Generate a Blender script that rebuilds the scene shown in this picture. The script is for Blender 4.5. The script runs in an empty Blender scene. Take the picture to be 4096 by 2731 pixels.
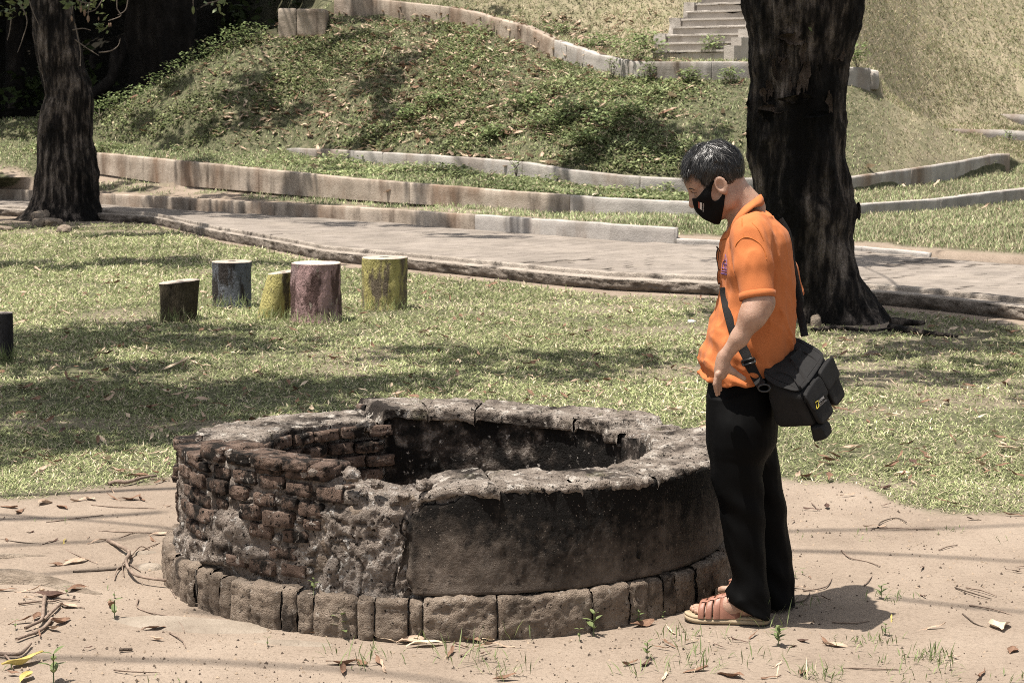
import bpy, math, random
import numpy as np
from mathutils import Vector, Matrix
from mathutils.bvhtree import BVHTree

random.seed(7); RNG = np.random.default_rng(11)
SC = bpy.context.scene
COL = SC.collection
# ------------------------------------------------------------------ camera, world, sun, exposure
CH, PITCH, FP = 1.75, 0.116, 7900.0          # eye height, pitch, focal length in photo pixels (4096 wide)
cam = bpy.data.cameras.new('camera'); camo = bpy.data.objects.new('camera', cam); COL.objects.link(camo)
camo.location = (0, 0, CH); camo.rotation_euler = (math.pi/2 - PITCH, 0, 0)
cam.sensor_fit = 'HORIZONTAL'; cam.sensor_width = 36; cam.lens = FP/4096*36
cam.clip_start = .1; cam.clip_end = 1500
cam.dof.use_dof = True; cam.dof.focus_distance = 7.0; cam.dof.aperture_fstop = 16
SC.camera = camo
SUN = Vector((-.27, -.13, 1)).normalized()
sel = math.asin(SUN.z)
wd = bpy.data.worlds.new('World'); SC.world = wd; wd.use_nodes = True
nt = wd.node_tree; bgn = nt.nodes['Background']
sky = nt.nodes.new('ShaderNodeTexSky'); sky.sky_type = 'NISHITA'; sky.sun_disc = False
sky.sun_elevation = sel; sky.sun_rotation = math.atan2(SUN.x, SUN.y)
sky.air_density = 1.0; sky.dust_density = 3.0; sky.ozone_density = .6
hs = nt.nodes.new('ShaderNodeHueSaturation'); hs.inputs['Saturation'].default_value = .35
nt.links.new(sky.outputs[0], hs.inputs['Color']); nt.links.new(hs.outputs[0], bgn.inputs[0]); bgn.inputs[1].default_value = .085
sl = bpy.data.lights.new('sun', 'SUN'); sl.energy = 4.8; sl.angle = math.radians(.53); sl.color = (1, .93, .84)
slo = bpy.data.objects.new('sun', sl); COL.objects.link(slo); slo.location = (-5, -3, 20)
slo.rotation_euler = SUN.to_track_quat('Z', 'Y').to_euler()
SC.view_settings.view_transform = 'Standard'; SC.view_settings.look = 'None'
SC.view_settings.exposure = 1.1; SC.view_settings.gamma = 1.0; SC.view_settings.use_curve_mapping = False
SC.cycles.use_denoising = False; SC.cycles.filter_width = .95; SC.cycles.sample_clamp_indirect = 4.0
SC.cycles.max_bounces = 5; SC.cycles.diffuse_bounces = 3; SC.cycles.glossy_bounces = 2
SC.cycles.transmission_bounces = 3; SC.cycles.transparent_max_bounces = 4
# ------------------------------------------------------------------ pixel <-> place
cp, sp = math.cos(PITCH), math.sin(PITCH)
def ray(px, py):
    u = (px-2048)/FP; v = -(py-1365.5)/FP
    return Vector((u, cp+v*sp, -sp+v*cp))
def gp(px, py, z=0.0):
    d = ray(px, py); t = (z-CH)/d.z
    return Vector((d.x*t, d.y*t, z))
def at(px, py, Y):
    d = ray(px, py); t = Y/d.y
    return Vector((d.x*t, Y, CH+d.z*t))
def pix(p):
    y, z = p[1], p[2]-CH; dep = y*cp-z*sp; up = y*sp+z*cp
    return 2048+FP*p[0]/dep, 1365.5-FP*up/dep
# ------------------------------------------------------------------ numpy noise
def _hash(i, j, k, s):
    h = (i.astype(np.int64)*374761393 + j.astype(np.int64)*668265263 + k.astype(np.int64)*2147483647 + s*1274126177) & 0xFFFFFFFF
    h = ((h ^ (h >> 13))*1274126177) & 0xFFFFFFFF
    h = ((h ^ (h >> 16))*2246822519) & 0xFFFFFFFF
    return ((h ^ (h >> 15)) & 0xFFFFFF)/8388607.5-1
def vn(p, s=0):
    p = np.asarray(p, float); f = np.floor(p); i = f.astype(np.int64); w = p-f; w = w*w*(3-2*w); r = 0
    for a in (0, 1):
        for b in (0, 1):
            for c in (0, 1):
                r = r+_hash(i[..., 0]+a, i[..., 1]+b, i[..., 2]+c, s)*(w[..., 0] if a else 1-w[..., 0])*(w[..., 1] if b else 1-w[..., 1])*(w[..., 2] if c else 1-w[..., 2])
    return r
def fbm(p, o=4, s=0, g=.5):
    p = np.asarray(p, float); r = 0; a = 1; t = 0
    for k in range(o):
        r = r+a*vn(p*2**k+k*17.3, s+k); t += a; a *= g
    return r/t
def sstep(a, b, x):
    t = np.clip((np.asarray(x, float)-a)/(b-a), 0, 1); return t*t*(3-2*t)
# ------------------------------------------------------------------ mesh helpers
def hexc(h):
    c = [int(h[i:i+2], 16)/255 for i in (0, 2, 4)]
    return tuple((x/12.92 if x < .04045 else ((x+.055)/1.055)**2.4) for x in c)
def props(o, label=None, cat=None, group=None, kind=None):
    if cat and not kind: kind = 'thing'
    for k, v in (('label', label), ('category', cat), ('group', group), ('kind', kind)):
        if v: o[k] = v
    return o
def link(o, parent=None):
    COL.objects.link(o)
    if parent is not None:
        o.parent = parent; o.matrix_parent_inverse = Matrix.Translation(-Vector(parent.location)) if parent.type == 'EMPTY' else parent.matrix_basis.inverted()
    return o
def meshdata(name, V, F, mat=None, smooth=True, cols=None, colname='col'):
    me = bpy.data.meshes.new(name); V = np.asarray(V, np.float32).reshape(-1, 3)
    if isinstance(F, np.ndarray):
        n, k = F.shape
        me.vertices.add(len(V)); me.vertices.foreach_set('co', V.ravel())
        me.loops.add(n*k); me.loops.foreach_set('vertex_index', F.astype(np.int32).ravel())
        me.polygons.add(n); me.polygons.foreach_set('loop_start', np.arange(0, n*k, k, dtype=np.int32))
        me.update(calc_edges=True)
    else:
        me.from_pydata(V.tolist(), [], F); me.update()
    me.validate(clean_customdata=False)
    if smooth: me.polygons.foreach_set('use_smooth', np.ones(len(me.polygons), bool))
    if cols is not None:
        cols = np.asarray(cols, np.float32)
        if cols.ndim == 1:
            at_ = me.attributes.new(colname, 'FLOAT', 'POINT'); at_.data.foreach_set('value', cols)
        else:
            c4 = np.ones((len(V), 4), np.float32); c4[:, :3] = cols
            at_ = me.attributes.new(colname, 'FLOAT_COLOR', 'POINT'); at_.data.foreach_set('color', c4.ravel())
    if mat: me.materials.append(mat)
    return me
def mk(name, V, F, mat=None, parent=None, smooth=True, cols=None, colname='col', **kw):
    o = bpy.data.objects.new(name, meshdata(name, V, F, mat, smooth, cols, colname))
    link(o, parent); props(o, **kw); return o
def empty(name, loc, **kw):
    o = bpy.data.objects.new(name, None); o.empty_display_size = .1; o.location = loc; COL.objects.link(o); props(o, **kw); return o
def gridf(nu, nv, cu=False, cv=False):
    U = np.arange(nu if cu else nu-1); W = np.arange(nv if cv else nv-1)
    a, b = np.meshgrid(U, W, indexing='ij'); a2 = (a+1) % nu; b2 = (b+1) % nv
    return np.stack([a*nv+b, a2*nv+b, a2*nv+b2, a*nv+b2], -1).reshape(-1, 4)
def tube(pts, rad, n=8, jit=0, seed=0, cap=True):
    """tapered tube along points; returns V, F(list)"""
    P = np.array([tuple(p) for p in pts], float); rad = np.broadcast_to(np.asarray(rad, float), (len(P),))
    T = np.gradient(P, axis=0); T /= np.linalg.norm(T, axis=1)[:, None]+1e-9
    up = np.array([0, 0, 1.]) if abs(T[0, 2]) < .9 else np.array([1., 0, 0]); V = []
    u = np.cross(T[0], up); u /= np.linalg.norm(u)
    for i in range(len(P)):
        u = u-T[i]*u.dot(T[i]); u /= np.linalg.norm(u)+1e-9; w = np.cross(T[i], u)
        for k in range(n):
            a = 2*math.pi*k/n; r = rad[i]
            V.append(P[i]+r*(math.cos(a)*u+math.sin(a)*w))
    V = np.array(V)
    if jit: V += fbm(V*(1.2/max(rad.max(), .01)), 2, seed)[:, None]*jit*np.repeat(rad, n)[:, None]
    F = gridf(len(P), n, cv=True).tolist()
    if cap:
        F.append(list(range(n))[::-1]); F.append(list(range((len(P)-1)*n, len(P)*n)))
    return V, F
def smoothline(pts, n):
    P = np.array([tuple(p) for p in pts], float); d = np.r_[0, np.cumsum(np.linalg.norm(np.diff(P, axis=0), axis=1))]
    t = np.linspace(0, d[-1], n)
    # catmull-rom
    out = []
    for x in t:
        i = min(max(np.searchsorted(d, x, 'right')-1, 0), len(P)-2); w = (x-d[i])/(d[i+1]-d[i]+1e-9)
        p0, p1, p2, p3 = P[max(i-1, 0)], P[i], P[i+1], P[min(i+2, len(P)-1)]
        out.append(.5*((2*p1)+(-p0+p2)*w+(2*p0-5*p1+4*p2-p3)*w*w+(-p0+3*p1-3*p2+p3)*w**3))
    return np.array(out)
def join(parts):
    V = []; F = []; n = 0
    for v, f in parts:
        V.append(np.asarray(v, float).reshape(-1, 3)); F += [[i+n for i in q] for q in (f.tolist() if isinstance(f, np.ndarray) else f)]; n += len(V[-1])
    return np.concatenate(V), F
# ------------------------------------------------------------------ materials
def nmat(name, ramp, scale=3., detail=6, stretch=(1, 1, 1), spots=(), rough=.9, bump=.4, bscale=30., bstretch=(1, 1, 1), spec=.15, attr=None, obj=False, bdist=.02, trans=0., vor=None):
    """procedural material: noise colour ramp + spot layers [(colour, scale, lo, hi, stretch)] + two-scale bump. attr: colour attribute that multiplies"""
    m = bpy.data.materials.new(name); m.use_nodes = True; t = m.node_tree; N = t.nodes; L = t.links
    b = N['Principled BSDF']; b.inputs['Roughness'].default_value = rough; b.inputs['Specular IOR Level'].default_value = spec
    if obj: co = N.new('ShaderNodeTexCoord').outputs['Object']
    else: co = N.new('ShaderNodeNewGeometry').outputs['Position']
    def noise(sc, st, det=detail, dist=0.):
        mp = N.new('ShaderNodeMapping'); mp.inputs['Scale'].default_value = st; L.new(co, mp.inputs['Vector'])
        n = N.new('ShaderNodeTexNoise'); n.inputs['Scale'].default_value = sc; n.inputs['Detail'].default_value = det; n.inputs['Roughness'].default_value = .62
        n.inputs['Distortion'].default_value = dist
        L.new(mp.outputs[0], n.inputs['Vector']); return n.outputs['Fac']
    cr = N.new('ShaderNodeValToRGB'); el = cr.color_ramp.elements
    while len(el) < len(ramp): el.new(.5)
    for e, (p, c) in zip(el, ramp): e.position = p; e.color = (*c, 1)
    L.new(noise(scale, stretch), cr.inputs[0]); c = cr.outputs[0]
    def mix(a, bcol, fac, mode='MIX'):
        x = N.new('ShaderNodeMix'); x.data_type = 'RGBA'; x.blend_type = mode
        if isinstance(fac, float): x.inputs[0].default_value = fac
        else: L.new(fac, x.inputs[0])
        L.new(a, x.inputs[6])
        if isinstance(bcol, tuple): x.inputs[7].default_value = (*bcol, 1)
        else: L.new(bcol, x.inputs[7])
        return x.outputs[2]
    for (sc_, s, lo, hi, st) in spots:
        mr = N.new('ShaderNodeMapRange'); mr.inputs[1].default_value = lo; mr.inputs[2].default_value = hi
        L.new(noise(s, st, 5), mr.inputs[0]); c = mix(c, sc_, mr.outputs[0])
    if attr:
        a = N.new('ShaderNodeAttribute'); a.attribute_name = attr; c = mix(c, a.outputs['Color'], 1.0, 'MULTIPLY')
    L.new(c, b.inputs['Base Color'])
    if bump:
        bp = N.new('ShaderNodeBump'); bp.inputs['Strength'].default_value = bump; bp.inputs['Distance'].default_value = bdist
        ad = N.new('ShaderNodeMath'); ad.operation = 'ADD'; L.new(noise(bscale, bstretch, 8), ad.inputs[0])
        m2 = N.new('ShaderNodeMath'); m2.operation = 'MULTIPLY'; m2.inputs[1].default_value = .5; L.new(noise(bscale*4, bstretch, 4), m2.inputs[0]); L.new(m2.outputs[0], ad.inputs[1])
        L.new(ad.outputs[0], bp.inputs['Height']); L.new(bp.outputs[0], b.inputs['Normal'])
    if trans:
        tr = N.new('ShaderNodeBsdfTranslucent'); L.new(c, tr.inputs[0]); mx = N.new('ShaderNodeMixShader'); mx.inputs[0].default_value = trans
        L.new(b.outputs[0], mx.inputs[1]); L.new(tr.outputs[0], mx.inputs[2]); L.new(mx.outputs[0], N['Material Output'].inputs[0])
    return m
def flat(name, c, rough=.7, spec=.2, var=.15, scale=20., bump=.15, bscale=60., obj=False, bdist=.01):
    d = tuple(x*(1-var) for x in c); l = tuple(min(1, x*(1+var)) for x in c)
    return nmat(name, [(.3, d), (.7, l)], scale=scale, rough=rough, spec=spec, bump=bump, bscale=bscale, obj=obj, bdist=bdist)
# ================================================================== TERRAIN
def contour(pts):
    A = []
    for px, py, m, v in pts:
        p = gp(px, py, v) if m == 'z' else at(px, py, v)
        A.append((p.x/p.y, p.y, p.z))
    return np.array(sorted(A))
ALPHA = np.unique(np.r_[np.linspace(-1.3, -.32, 40), np.linspace(-.32, .32, 460), np.linspace(.32, 1.3, 40)])
def row(c, dY=0., dz=0., a=ALPHA):
    return np.interp(a, c[:, 0], c[:, 1])+dY, np.interp(a, c[:, 0], c[:, 2])+dz
Z = 'z'
KN = contour([(-900, 850, Z, 0), (0, 864, Z, 0), (300, 878, Z, 0), (600, 895, Z, 0), (871, 960, Z, 0), (1300, 1045, Z, 0), (1741, 1090, Z, 0), (2200, 1140, Z, 0), (2440, 1163, Z, 0), (2856, 1182, Z, 0), (3553, 1222, Z, 0), (4096, 1284, Z, 0), (4900, 1390, Z, 0)])
KF = contour([(-900, 770, Z, .1), (0, 797, Z, .1), (383, 818, Z, .1), (871, 848, Z, .1), (1393, 880, Z, .1), (1741, 905, Z, .1), (2090, 935, Z, .1), (2438, 963, Z, .1), (2700, 975, Z, .1), (3457, 1005, Z, .1), (3710, 1030, Z, .1), (4096, 1058, Z, .1), (4900, 1110, Z, .1)])
W1F = contour([(-900, 690, 'Y', 37), (0, 700, 'Y', 36.8), (300, 694, 'Y', 37.4), (374, 690, 'Y', 37.5), (697, 740, 'Y', 35.3), (871, 752, 'Y', 34.5), (1219, 782, 'Y', 32.8), (1567, 807, 'Y', 31.3), (1916, 829, 'Y', 30), (2264, 853, 'Y', 29), (2612, 859, 'Y', 28.5), (2786, 864, 'Y', 28.3), (3431, 862, 'Y', 29.3), (3744, 845, 'Y', 31.3), (4096, 806, 'Y', 33.8), (4900, 740, 'Y', 40)])
W1T = contour([(-900, 680, 'Y', 37.3), (0, 690, 'Y', 37.1), (300, 670, 'Y', 37.7), (366, 610, 'Y', 37.5), (374, 610, 'Y', 37.5), (697, 641, 'Y', 35.4), (1045, 676, 'Y', 33.6), (1393, 711, 'Y', 32), (1741, 740, 'Y', 30.6), (2090, 768, 'Y', 29.5), (2438, 792, 'Y', 28.75), (2786, 809, 'Y', 28.3), (3431, 818, 'Y', 29.3), (3744, 797, 'Y', 31.3), (4096, 754, 'Y', 33.8), (4900, 690, 'Y', 40)])
W2F = contour([(-900, 520, 'Y', 40.5), (0, 560, 'Y', 40), (374, 575, 'Y', 38.6), (871, 615, 'Y', 36.2), (1166, 612, 'Y', 36.2), (1287, 640, 'Y', 35.6), (1446, 657, 'Y', 34.8), (1638, 668, 'Y', 33.9), (1893, 690, 'Y', 32.8), (2100, 714, 'Y', 32), (2255, 740, 'Y', 31.3), (2446, 765, 'Y', 30.6), (2765, 780, 'Y', 30.2), (3421, 766, 'Y', 31.6), (3574, 753, 'Y', 32.6), (3829, 721, 'Y', 35), (4025, 694, 'Y', 37.3), (4080, 660, 'Y', 40), (4900, 620, 'Y', 44)])
W2T = contour([(-900, 515, 'Y', 40.5), (0, 555, 'Y', 40), (374, 570, 'Y', 38.6), (871, 610, 'Y', 36.2), (1140, 598, 'Y', 36.3), (1166, 592, 'Y', 36.2), (1287, 596, 'Y', 35.6), (1415, 603, 'Y', 34.9), (1638, 615, 'Y', 33.9), (1893, 631, 'Y', 32.8), (2100, 650, 'Y', 32), (2255, 676, 'Y', 31.3), (2478, 701, 'Y', 30.5), (2765, 717, 'Y', 30.2), (3414, 706, 'Y', 31.6), (3638, 676, 'Y', 33.1), (3829, 647, 'Y', 35), (3985, 617, 'Y', 37), (4030, 614, 'Y', 37.4), (4080, 650, 'Y', 40), (4900, 615, 'Y', 44)])
W3F = contour([(-900, 500, 'Y', 42), (0, 480, 'Y', 41), (383, 468, 'Y', 39.4), (529, 402, 'Y', 39), (619, 351, 'Y', 39), (702, 306, 'Y', 39), (765, 264, 'Y', 39.2), (848, 228, 'Y', 39.6), (944, 165, 'Y', 40), (1060, 140, 'Y', 40), (1118, 150, 'Y', 40), (1287, 112, 'Y', 40.5), (1357, 60, 'Y', 40.6), (1446, 65, 'Y', 40.4), (1638, 92, 'Y', 39.8), (1829, 98, 'Y', 39), (1893, 110, 'Y', 38.6), (1970, 136, 'Y', 38.2), (2100, 180, 'Y', 37.3), (2210, 236, 'Y', 36.5), (2383, 282, 'Y', 35.4), (2510, 310, 'Y', 34.7), (2638, 321, 'Y', 34.2), (2829, 321, 'Y', 33.9), (3033, 315, 'Y', 34), (3408, 345, 'Y', 35), (3520, 385, 'Y', 35.4), (3600, 435, 'Y', 35.6), (3700, 480, 'Y', 35.9), (3900, 570, 'Y', 38), (3995, 612, 'Y', 38.5), (4080, 640, 'Y', 41), (4900, 600, 'Y', 46)])
W3T = contour([(-900, 495, 'Y', 42), (0, 475, 'Y', 41), (383, 464, 'Y', 39.4), (529, 398, 'Y', 39), (619, 347, 'Y', 39), (702, 302, 'Y', 39), (765, 260, 'Y', 39.2), (848, 224, 'Y', 39.6), (944, 160, 'Y', 40), (1060, 118, 'Y', 40), (1112, 105, 'Y', 40), (1130, 48, 'Y', 40), (1290, 42, 'Y', 40.5), (1340, -10, 'Y', 40.6), (1530, 0, 'Y', 40.2), (1638, 11, 'Y', 39.8), (1765, 24, 'Y', 39.3), (1893, 48, 'Y', 38.6), (1970, 71, 'Y', 38.2), (2100, 105, 'Y', 37.3), (2210, 157, 'Y', 36.5), (2383, 217, 'Y', 35.4), (2523, 246, 'Y', 34.6), (2638, 247, 'Y', 34.2), (2829, 247, 'Y', 33.9), (3033, 248, 'Y', 34), (3408, 268, 'Y', 35), (3520, 276, 'Y', 35.4), (3535, 390, 'Y', 35.5), (3600, 432, 'Y', 35.6), (3700, 478, 'Y', 35.9), (3900, 568, 'Y', 38), (3995, 610, 'Y', 38.5), (4080, 638, 'Y', 41), (4900, 598, 'Y', 46)])
na = len(ALPHA)
def along(tab):
    t = np.array(tab, float); return np.interp(ALPHA, (t[:, 0]-2048)/FP, t[:, 1])
PXA = ALPHA*FP+2048
rows = []        # (Y, z, subdivisions to next, mask: soil=1 )
def R(Y, z, n): rows.append((np.broadcast_to(np.asarray(Y, float), (na,)).copy(), np.broadcast_to(np.asarray(z, float), (na,)).copy(), n))
R(1.2, 0, 40); R(7.0, 0, 50)
ky, kz = row(KN); R(np.minimum(12.5, ky-1), 0, 50)
R(ky+.03, 0, 2); R(ky+.10, -.06, 3)
fy, fz = row(KF); R(fy+.02, -.06, 2)
kb = np.where(PXA < 2700, .27, .17); R(fy+.13, kb, 16)
w1y, w1z = row(W1F); und = np.where(PXA < 1750, .075, .0)
R(w1y-.10, w1z-.01-und*.5, 2); R(w1y+.07, w1z-.03-und, 2)
t1y, t1z = row(W1T); R(t1y+.13, t1z-.03, 14)
w2y, w2z = row(W2F); R(w2y-.0, w2z, 2)
t2y, t2z = row(W2T); R(t2y+.12, t2z-.02, 60)
w3y, w3z = row(W3F); R(w3y, w3z, 3)
t3y, t3z = row(W3T); R(t3y+.14, t3z-.03, 10)
# behind: ravine left, terrace middle, valley right
by = along([(-900, 44), (900, 43), (1100, 42), (1300, 41.6), (1600, 41), (2100, 38.6), (2600, 35.6), (3030, 35.4), (3400, 36.5), (3540, 38), (3700, 42), (4100, 44.9), (4900, 48)])
bz = along([(-900, 1.2), (383, 1.1), (700, 1.2), (944, 1.6), (1100, 2.3), (1200, 3.4), (1300, 3.9), (1600, 4.05), (2100, 3.5), (2600, 2.68), (3030, 2.62), (3400, 2.45), (3540, 1.95), (3700, 1.2), (4100, 1.0), (4900, 1.0)])
kk = np.hanning(25); kk /= kk.sum(); smo = lambda q_: np.where(PXA > 1500, np.convolve(np.pad(q_, 12, mode='edge'), kk, 'valid'), q_)
by, bz = smo(by), smo(bz); R(by, bz, 6)
cy_ = along([(-900, 50), (1100, 48), (1300, 45), (2100, 41), (2600, 38.5), (3030, 39.5), (3400, 42), (3540, 44.5), (3700, 47), (4100, 50), (4900, 54)])
cz_ = along([(-900, 2.3), (383, 2.4), (944, 2.9), (1100, 3.4), (1220, 4.2), (1300, 4.8), (1600, 5.3), (2100, 4.8), (2600, 4.0), (3030, 3.7), (3400, 3.1), (3540, 2.2), (3680, 1.45), (3900, 1.36), (4100, 1.34), (4900, 1.4)])
cy_, cz_ = smo(cy_), smo(cz_); R(cy_, cz_, 40)
dy_ = along([(-900, 62), (1100, 60), (2600, 56), (3540, 58), (4100, 61.5), (4900, 66)])
dz_ = along([(-900, 7), (1100, 9), (2600, 10.5), (3540, 8.2), (4100, 5.6), (4900, 5.8)])
dy_, dz_ = smo(dy_), smo(dz_); R(dy_, dz_, 16); R(90, 19, 6); R(160, 36, 3); R(420, 48, 1)
GY = []; GZ = []; TAG = []
for i in range(len(rows)-1):
    Y0, z0, n = rows[i]; Y1, z1, _ = rows[i+1]
    for k in range(n):
        w = k/n; GY.append(Y0+(Y1-Y0)*w); zz = z0+(z1-z0)*w
        if i == 11: zz = zz+(.16*math.sin(math.pi*w))*np.clip((w3z-t2z)/2, 0, 1)
        GZ.append(zz); TAG.append(i+w)
GY.append(rows[-1][0]); GZ.append(rows[-1][1]); TAG.append(len(rows)-1.)
GY = np.array(GY); GZ = np.array(GZ); TAG = np.array(TAG); GX = GY*ALPHA[None]
P3 = np.stack([GX, GY, GZ*0], -1)
rowsz = np.broadcast_to(TAG[:, None], GY.shape)
n1 = fbm(P3*.5, 3, 3); n2 = fbm(P3*3., 3, 5)
amp = np.where(rowsz < 3, .012, np.where(rowsz < 6, 0, np.where(rowsz < 7, .03, np.where(rowsz < 11, .012, np.where(rowsz < 12, .055, .05)))))
amp = amp*np.where(rowsz > 14, 4.5, 1)
edge = np.minimum(np.abs(rowsz-np.round(rowsz))*8, 1)
GZ = GZ+amp*(n1*.8+n2*.5)*np.where(rowsz > 2, edge, 1)
# the soil mound round the left tree's foot and low swell round the right tree's foot
LT = gp(225, 872); RT = gp(3390, 1290)
GZ += .0*np.exp(-((GX-LT.x-.2)**2/1.6**2+(GY-LT.y+.6)**2/1.7**2))*(rowsz < 3)
GZ += .0*np.exp(-((GX-RT.x-.2)**2/.9**2+(GY-RT.y+.0)**2/.9**2))*(rowsz < 3)
def ground_z(x, y):
    a = x/y; i = int(np.clip(np.searchsorted(ALPHA, a), 1, na-1)); col = i if abs(ALPHA[i]-a) < abs(ALPHA[i-1]-a) else i-1
    return float(np.interp(y, GY[:, col], GZ[:, col]))
def ground_zv(x, y):
    """vectorised height look-up by column interpolation"""
    a = x/y; ci = np.clip(np.searchsorted(ALPHA, a), 0, na-1); out = np.zeros(len(x))
    o = np.argsort(ci); cs = ci[o]; b = np.r_[0, np.nonzero(np.diff(cs))[0]+1, len(cs)]
    for s, e in zip(b[:-1], b[1:]):
        if e > s:
            idx = o[s:e]; out[idx] = np.interp(y[idx], GY[:, cs[s]], GZ[:, cs[s]])
    return out
# soil mask: 1 = bare soil, 0 = grass, and litter/dry
def soil_mask(x, y):
    px = 2048+FP*x/y*.995
    p = np.stack([x, y, 0*x], -1)
    wob = fbm(p*1.3, 3, 21)*.35+fbm(p*5, 3, 22)*.15
    bound = np.interp(px, [-500, 0, 350, 700, 1500, 2800, 3150, 3420, 3560, 3720, 4096, 4600], [8.7, 8.75, 8.95, 9.35, 9.5, 9.45, 9.25, 9.15, 8.9, 8.62, 8.5, 8.3])
    m = 1-sstep(-.10, .12, y-bound+wob*.8)
    m = np.maximum(m, (y < np.interp(x/y, KN[:, 0], KN[:, 1]))*.55*sstep(.2, .45, fbm(p*.9, 4, 27)+.12*fbm(p*6, 2, 28)))
    kn = np.interp(x/y, KN[:, 0], KN[:, 1]); d = kn-y
    m = np.maximum(m, (1-sstep(.2, .75, d+wob*.9))*(d > -.3))
    m = np.maximum(m, np.clip(1.25-np.sqrt((x-LT.x-.3)**2/2.6**2+(y-LT.y+.5)**2/2.4**2)+wob*.8, 0, 1))
    m = np.maximum(m, np.clip(1.35-np.sqrt((x-RT.x-.15)**2/.8**2+(y-RT.y+.1)**2/.75**2)+wob*1.2, 0, 1))
    fyv = np.interp(x/y, KF[:, 0], KF[:, 1]); wv = np.interp(x/y, W1F[:, 0], W1F[:, 1])
    bank = (y > fyv)*(y < wv+.2)*(1-sstep(2000, 2800, px+wob*700))*np.clip(.75+1.2*fbm(p*2.1, 3, 23), 0, 1)
    bank = np.maximum(bank, (y > fyv)*(1-sstep(.3, .9, y-fyv+wob)))
    return np.maximum(m, bank)
SM = soil_mask(GX.ravel(), GY.ravel()).reshape(GX.shape)
DRY = np.clip((rowsz > 12.)*sstep(1150, 2700, np.broadcast_to(PXA, GX.shape))*.9+sstep(3300, 3700, np.broadcast_to(PXA, GX.shape))*(rowsz > 11)*.75, 0, 1)
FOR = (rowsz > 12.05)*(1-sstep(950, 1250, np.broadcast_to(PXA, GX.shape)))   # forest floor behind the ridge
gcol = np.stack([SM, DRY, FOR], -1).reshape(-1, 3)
gm = bpy.data.materials.new('ground_soil_and_turf'); gm.use_nodes = True
def _ground_mat(m):
    t = m.node_tree; N = t.nodes; L = t.links; b = N['Principled BSDF']; b.inputs['Roughness'].default_value = .95; b.inputs['Specular IOR Level'].default_value = .08
    co = N.new('ShaderNodeNewGeometry').outputs['Position']
    def noise(sc, det=6, st=(1, 1, 1)):
        mp = N.new('ShaderNodeMapping'); mp.inputs['Scale'].default_value = st; L.new(co, mp.inputs[0])
        n = N.new('ShaderNodeTexNoise'); n.inputs['Scale'].default_value = sc; n.inputs['Detail'].default_value = det; n.inputs['Roughness'].default_value = .65; L.new(mp.outputs[0], n.inputs['Vector']); return n.outputs['Fac']
    def ramp(f, a):
        r = N.new('ShaderNodeValToRGB'); e = r.color_ramp.elements
        while len(e) < len(a): e.new(.5)
        for x, (p, c) in zip(e, a): x.position = p; x.color = (*c, 1)
        L.new(f, r.inputs[0]); return r.outputs[0]
    def mix(a, c, f):
        x = N.new('ShaderNodeMix'); x.data_type = 'RGBA'; L.new(f, x.inputs[0]); L.new(a, x.inputs[6]); L.new(c, x.inputs[7]); return x.outputs[2]
    soil = ramp(noise(1.6, 8), [(.25, (.135, .105, .080)), (.5, (.218, .175, .137)), (.78, (.30, .248, .198))])
    fine = ramp(noise(60, 6), [(.32, (.080, .061, .046)), (.50, (.232, .186, .147))])
    x = N.new('ShaderNodeMix'); x.data_type = 'RGBA'; x.inputs[0].default_value = .35; L.new(soil, x.inputs[6]); L.new(fine, x.inputs[7]); soil = x.outputs[2]
    turf = ramp(noise(9, 8), [(.3, (.035, .040, .022)), (.52, (.085, .085, .05)), (.75, (.17, .15, .10))])
    dry = ramp(noise(4, 9), [(.3, (.125, .125, .07)), (.5, (.215, .19, .125)), (.7, (.29, .24, .175))])
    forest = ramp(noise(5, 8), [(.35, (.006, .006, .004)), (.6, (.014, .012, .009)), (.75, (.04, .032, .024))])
    at_ = N.new('ShaderNodeAttribute'); at_.attribute_name = 'col'; s = N.new('ShaderNodeSeparateColor'); L.new(at_.outputs['Color'], s.inputs[0])
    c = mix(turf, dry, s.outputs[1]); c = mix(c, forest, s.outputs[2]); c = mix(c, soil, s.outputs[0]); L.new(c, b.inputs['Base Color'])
    bp = N.new('ShaderNodeBump'); bp.inputs['Strength'].default_value = .8; bp.inputs['Distance'].default_value = .02
    ad = N.new('ShaderNodeMath'); ad.operation = 'ADD'; L.new(noise(14, 10), ad.inputs[0])
    ml = N.new('ShaderNodeMath'); ml.operation = 'MULTIPLY'; ml.inputs[1].default_value = .45; L.new(noise(90, 4), ml.inputs[0]); L.new(ml.outputs[0], ad.inputs[1])
    L.new(ad.outputs[0], bp.inputs['Height']); L.new(bp.outputs[0], b.inputs['Normal'])
_ground_mat(gm)
V = np.stack([GX, GY, GZ], -1)
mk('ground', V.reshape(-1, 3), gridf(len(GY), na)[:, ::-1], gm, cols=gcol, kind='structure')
mk('terrain', [(-900, -900, -.5), (900, -900, -.5), (900, 1.3, -.5), (-900, 1.3, -.5)], [[0, 1, 2, 3]], gm, cols=np.array([[1, 0, 0]]*4), kind='structure')
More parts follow.
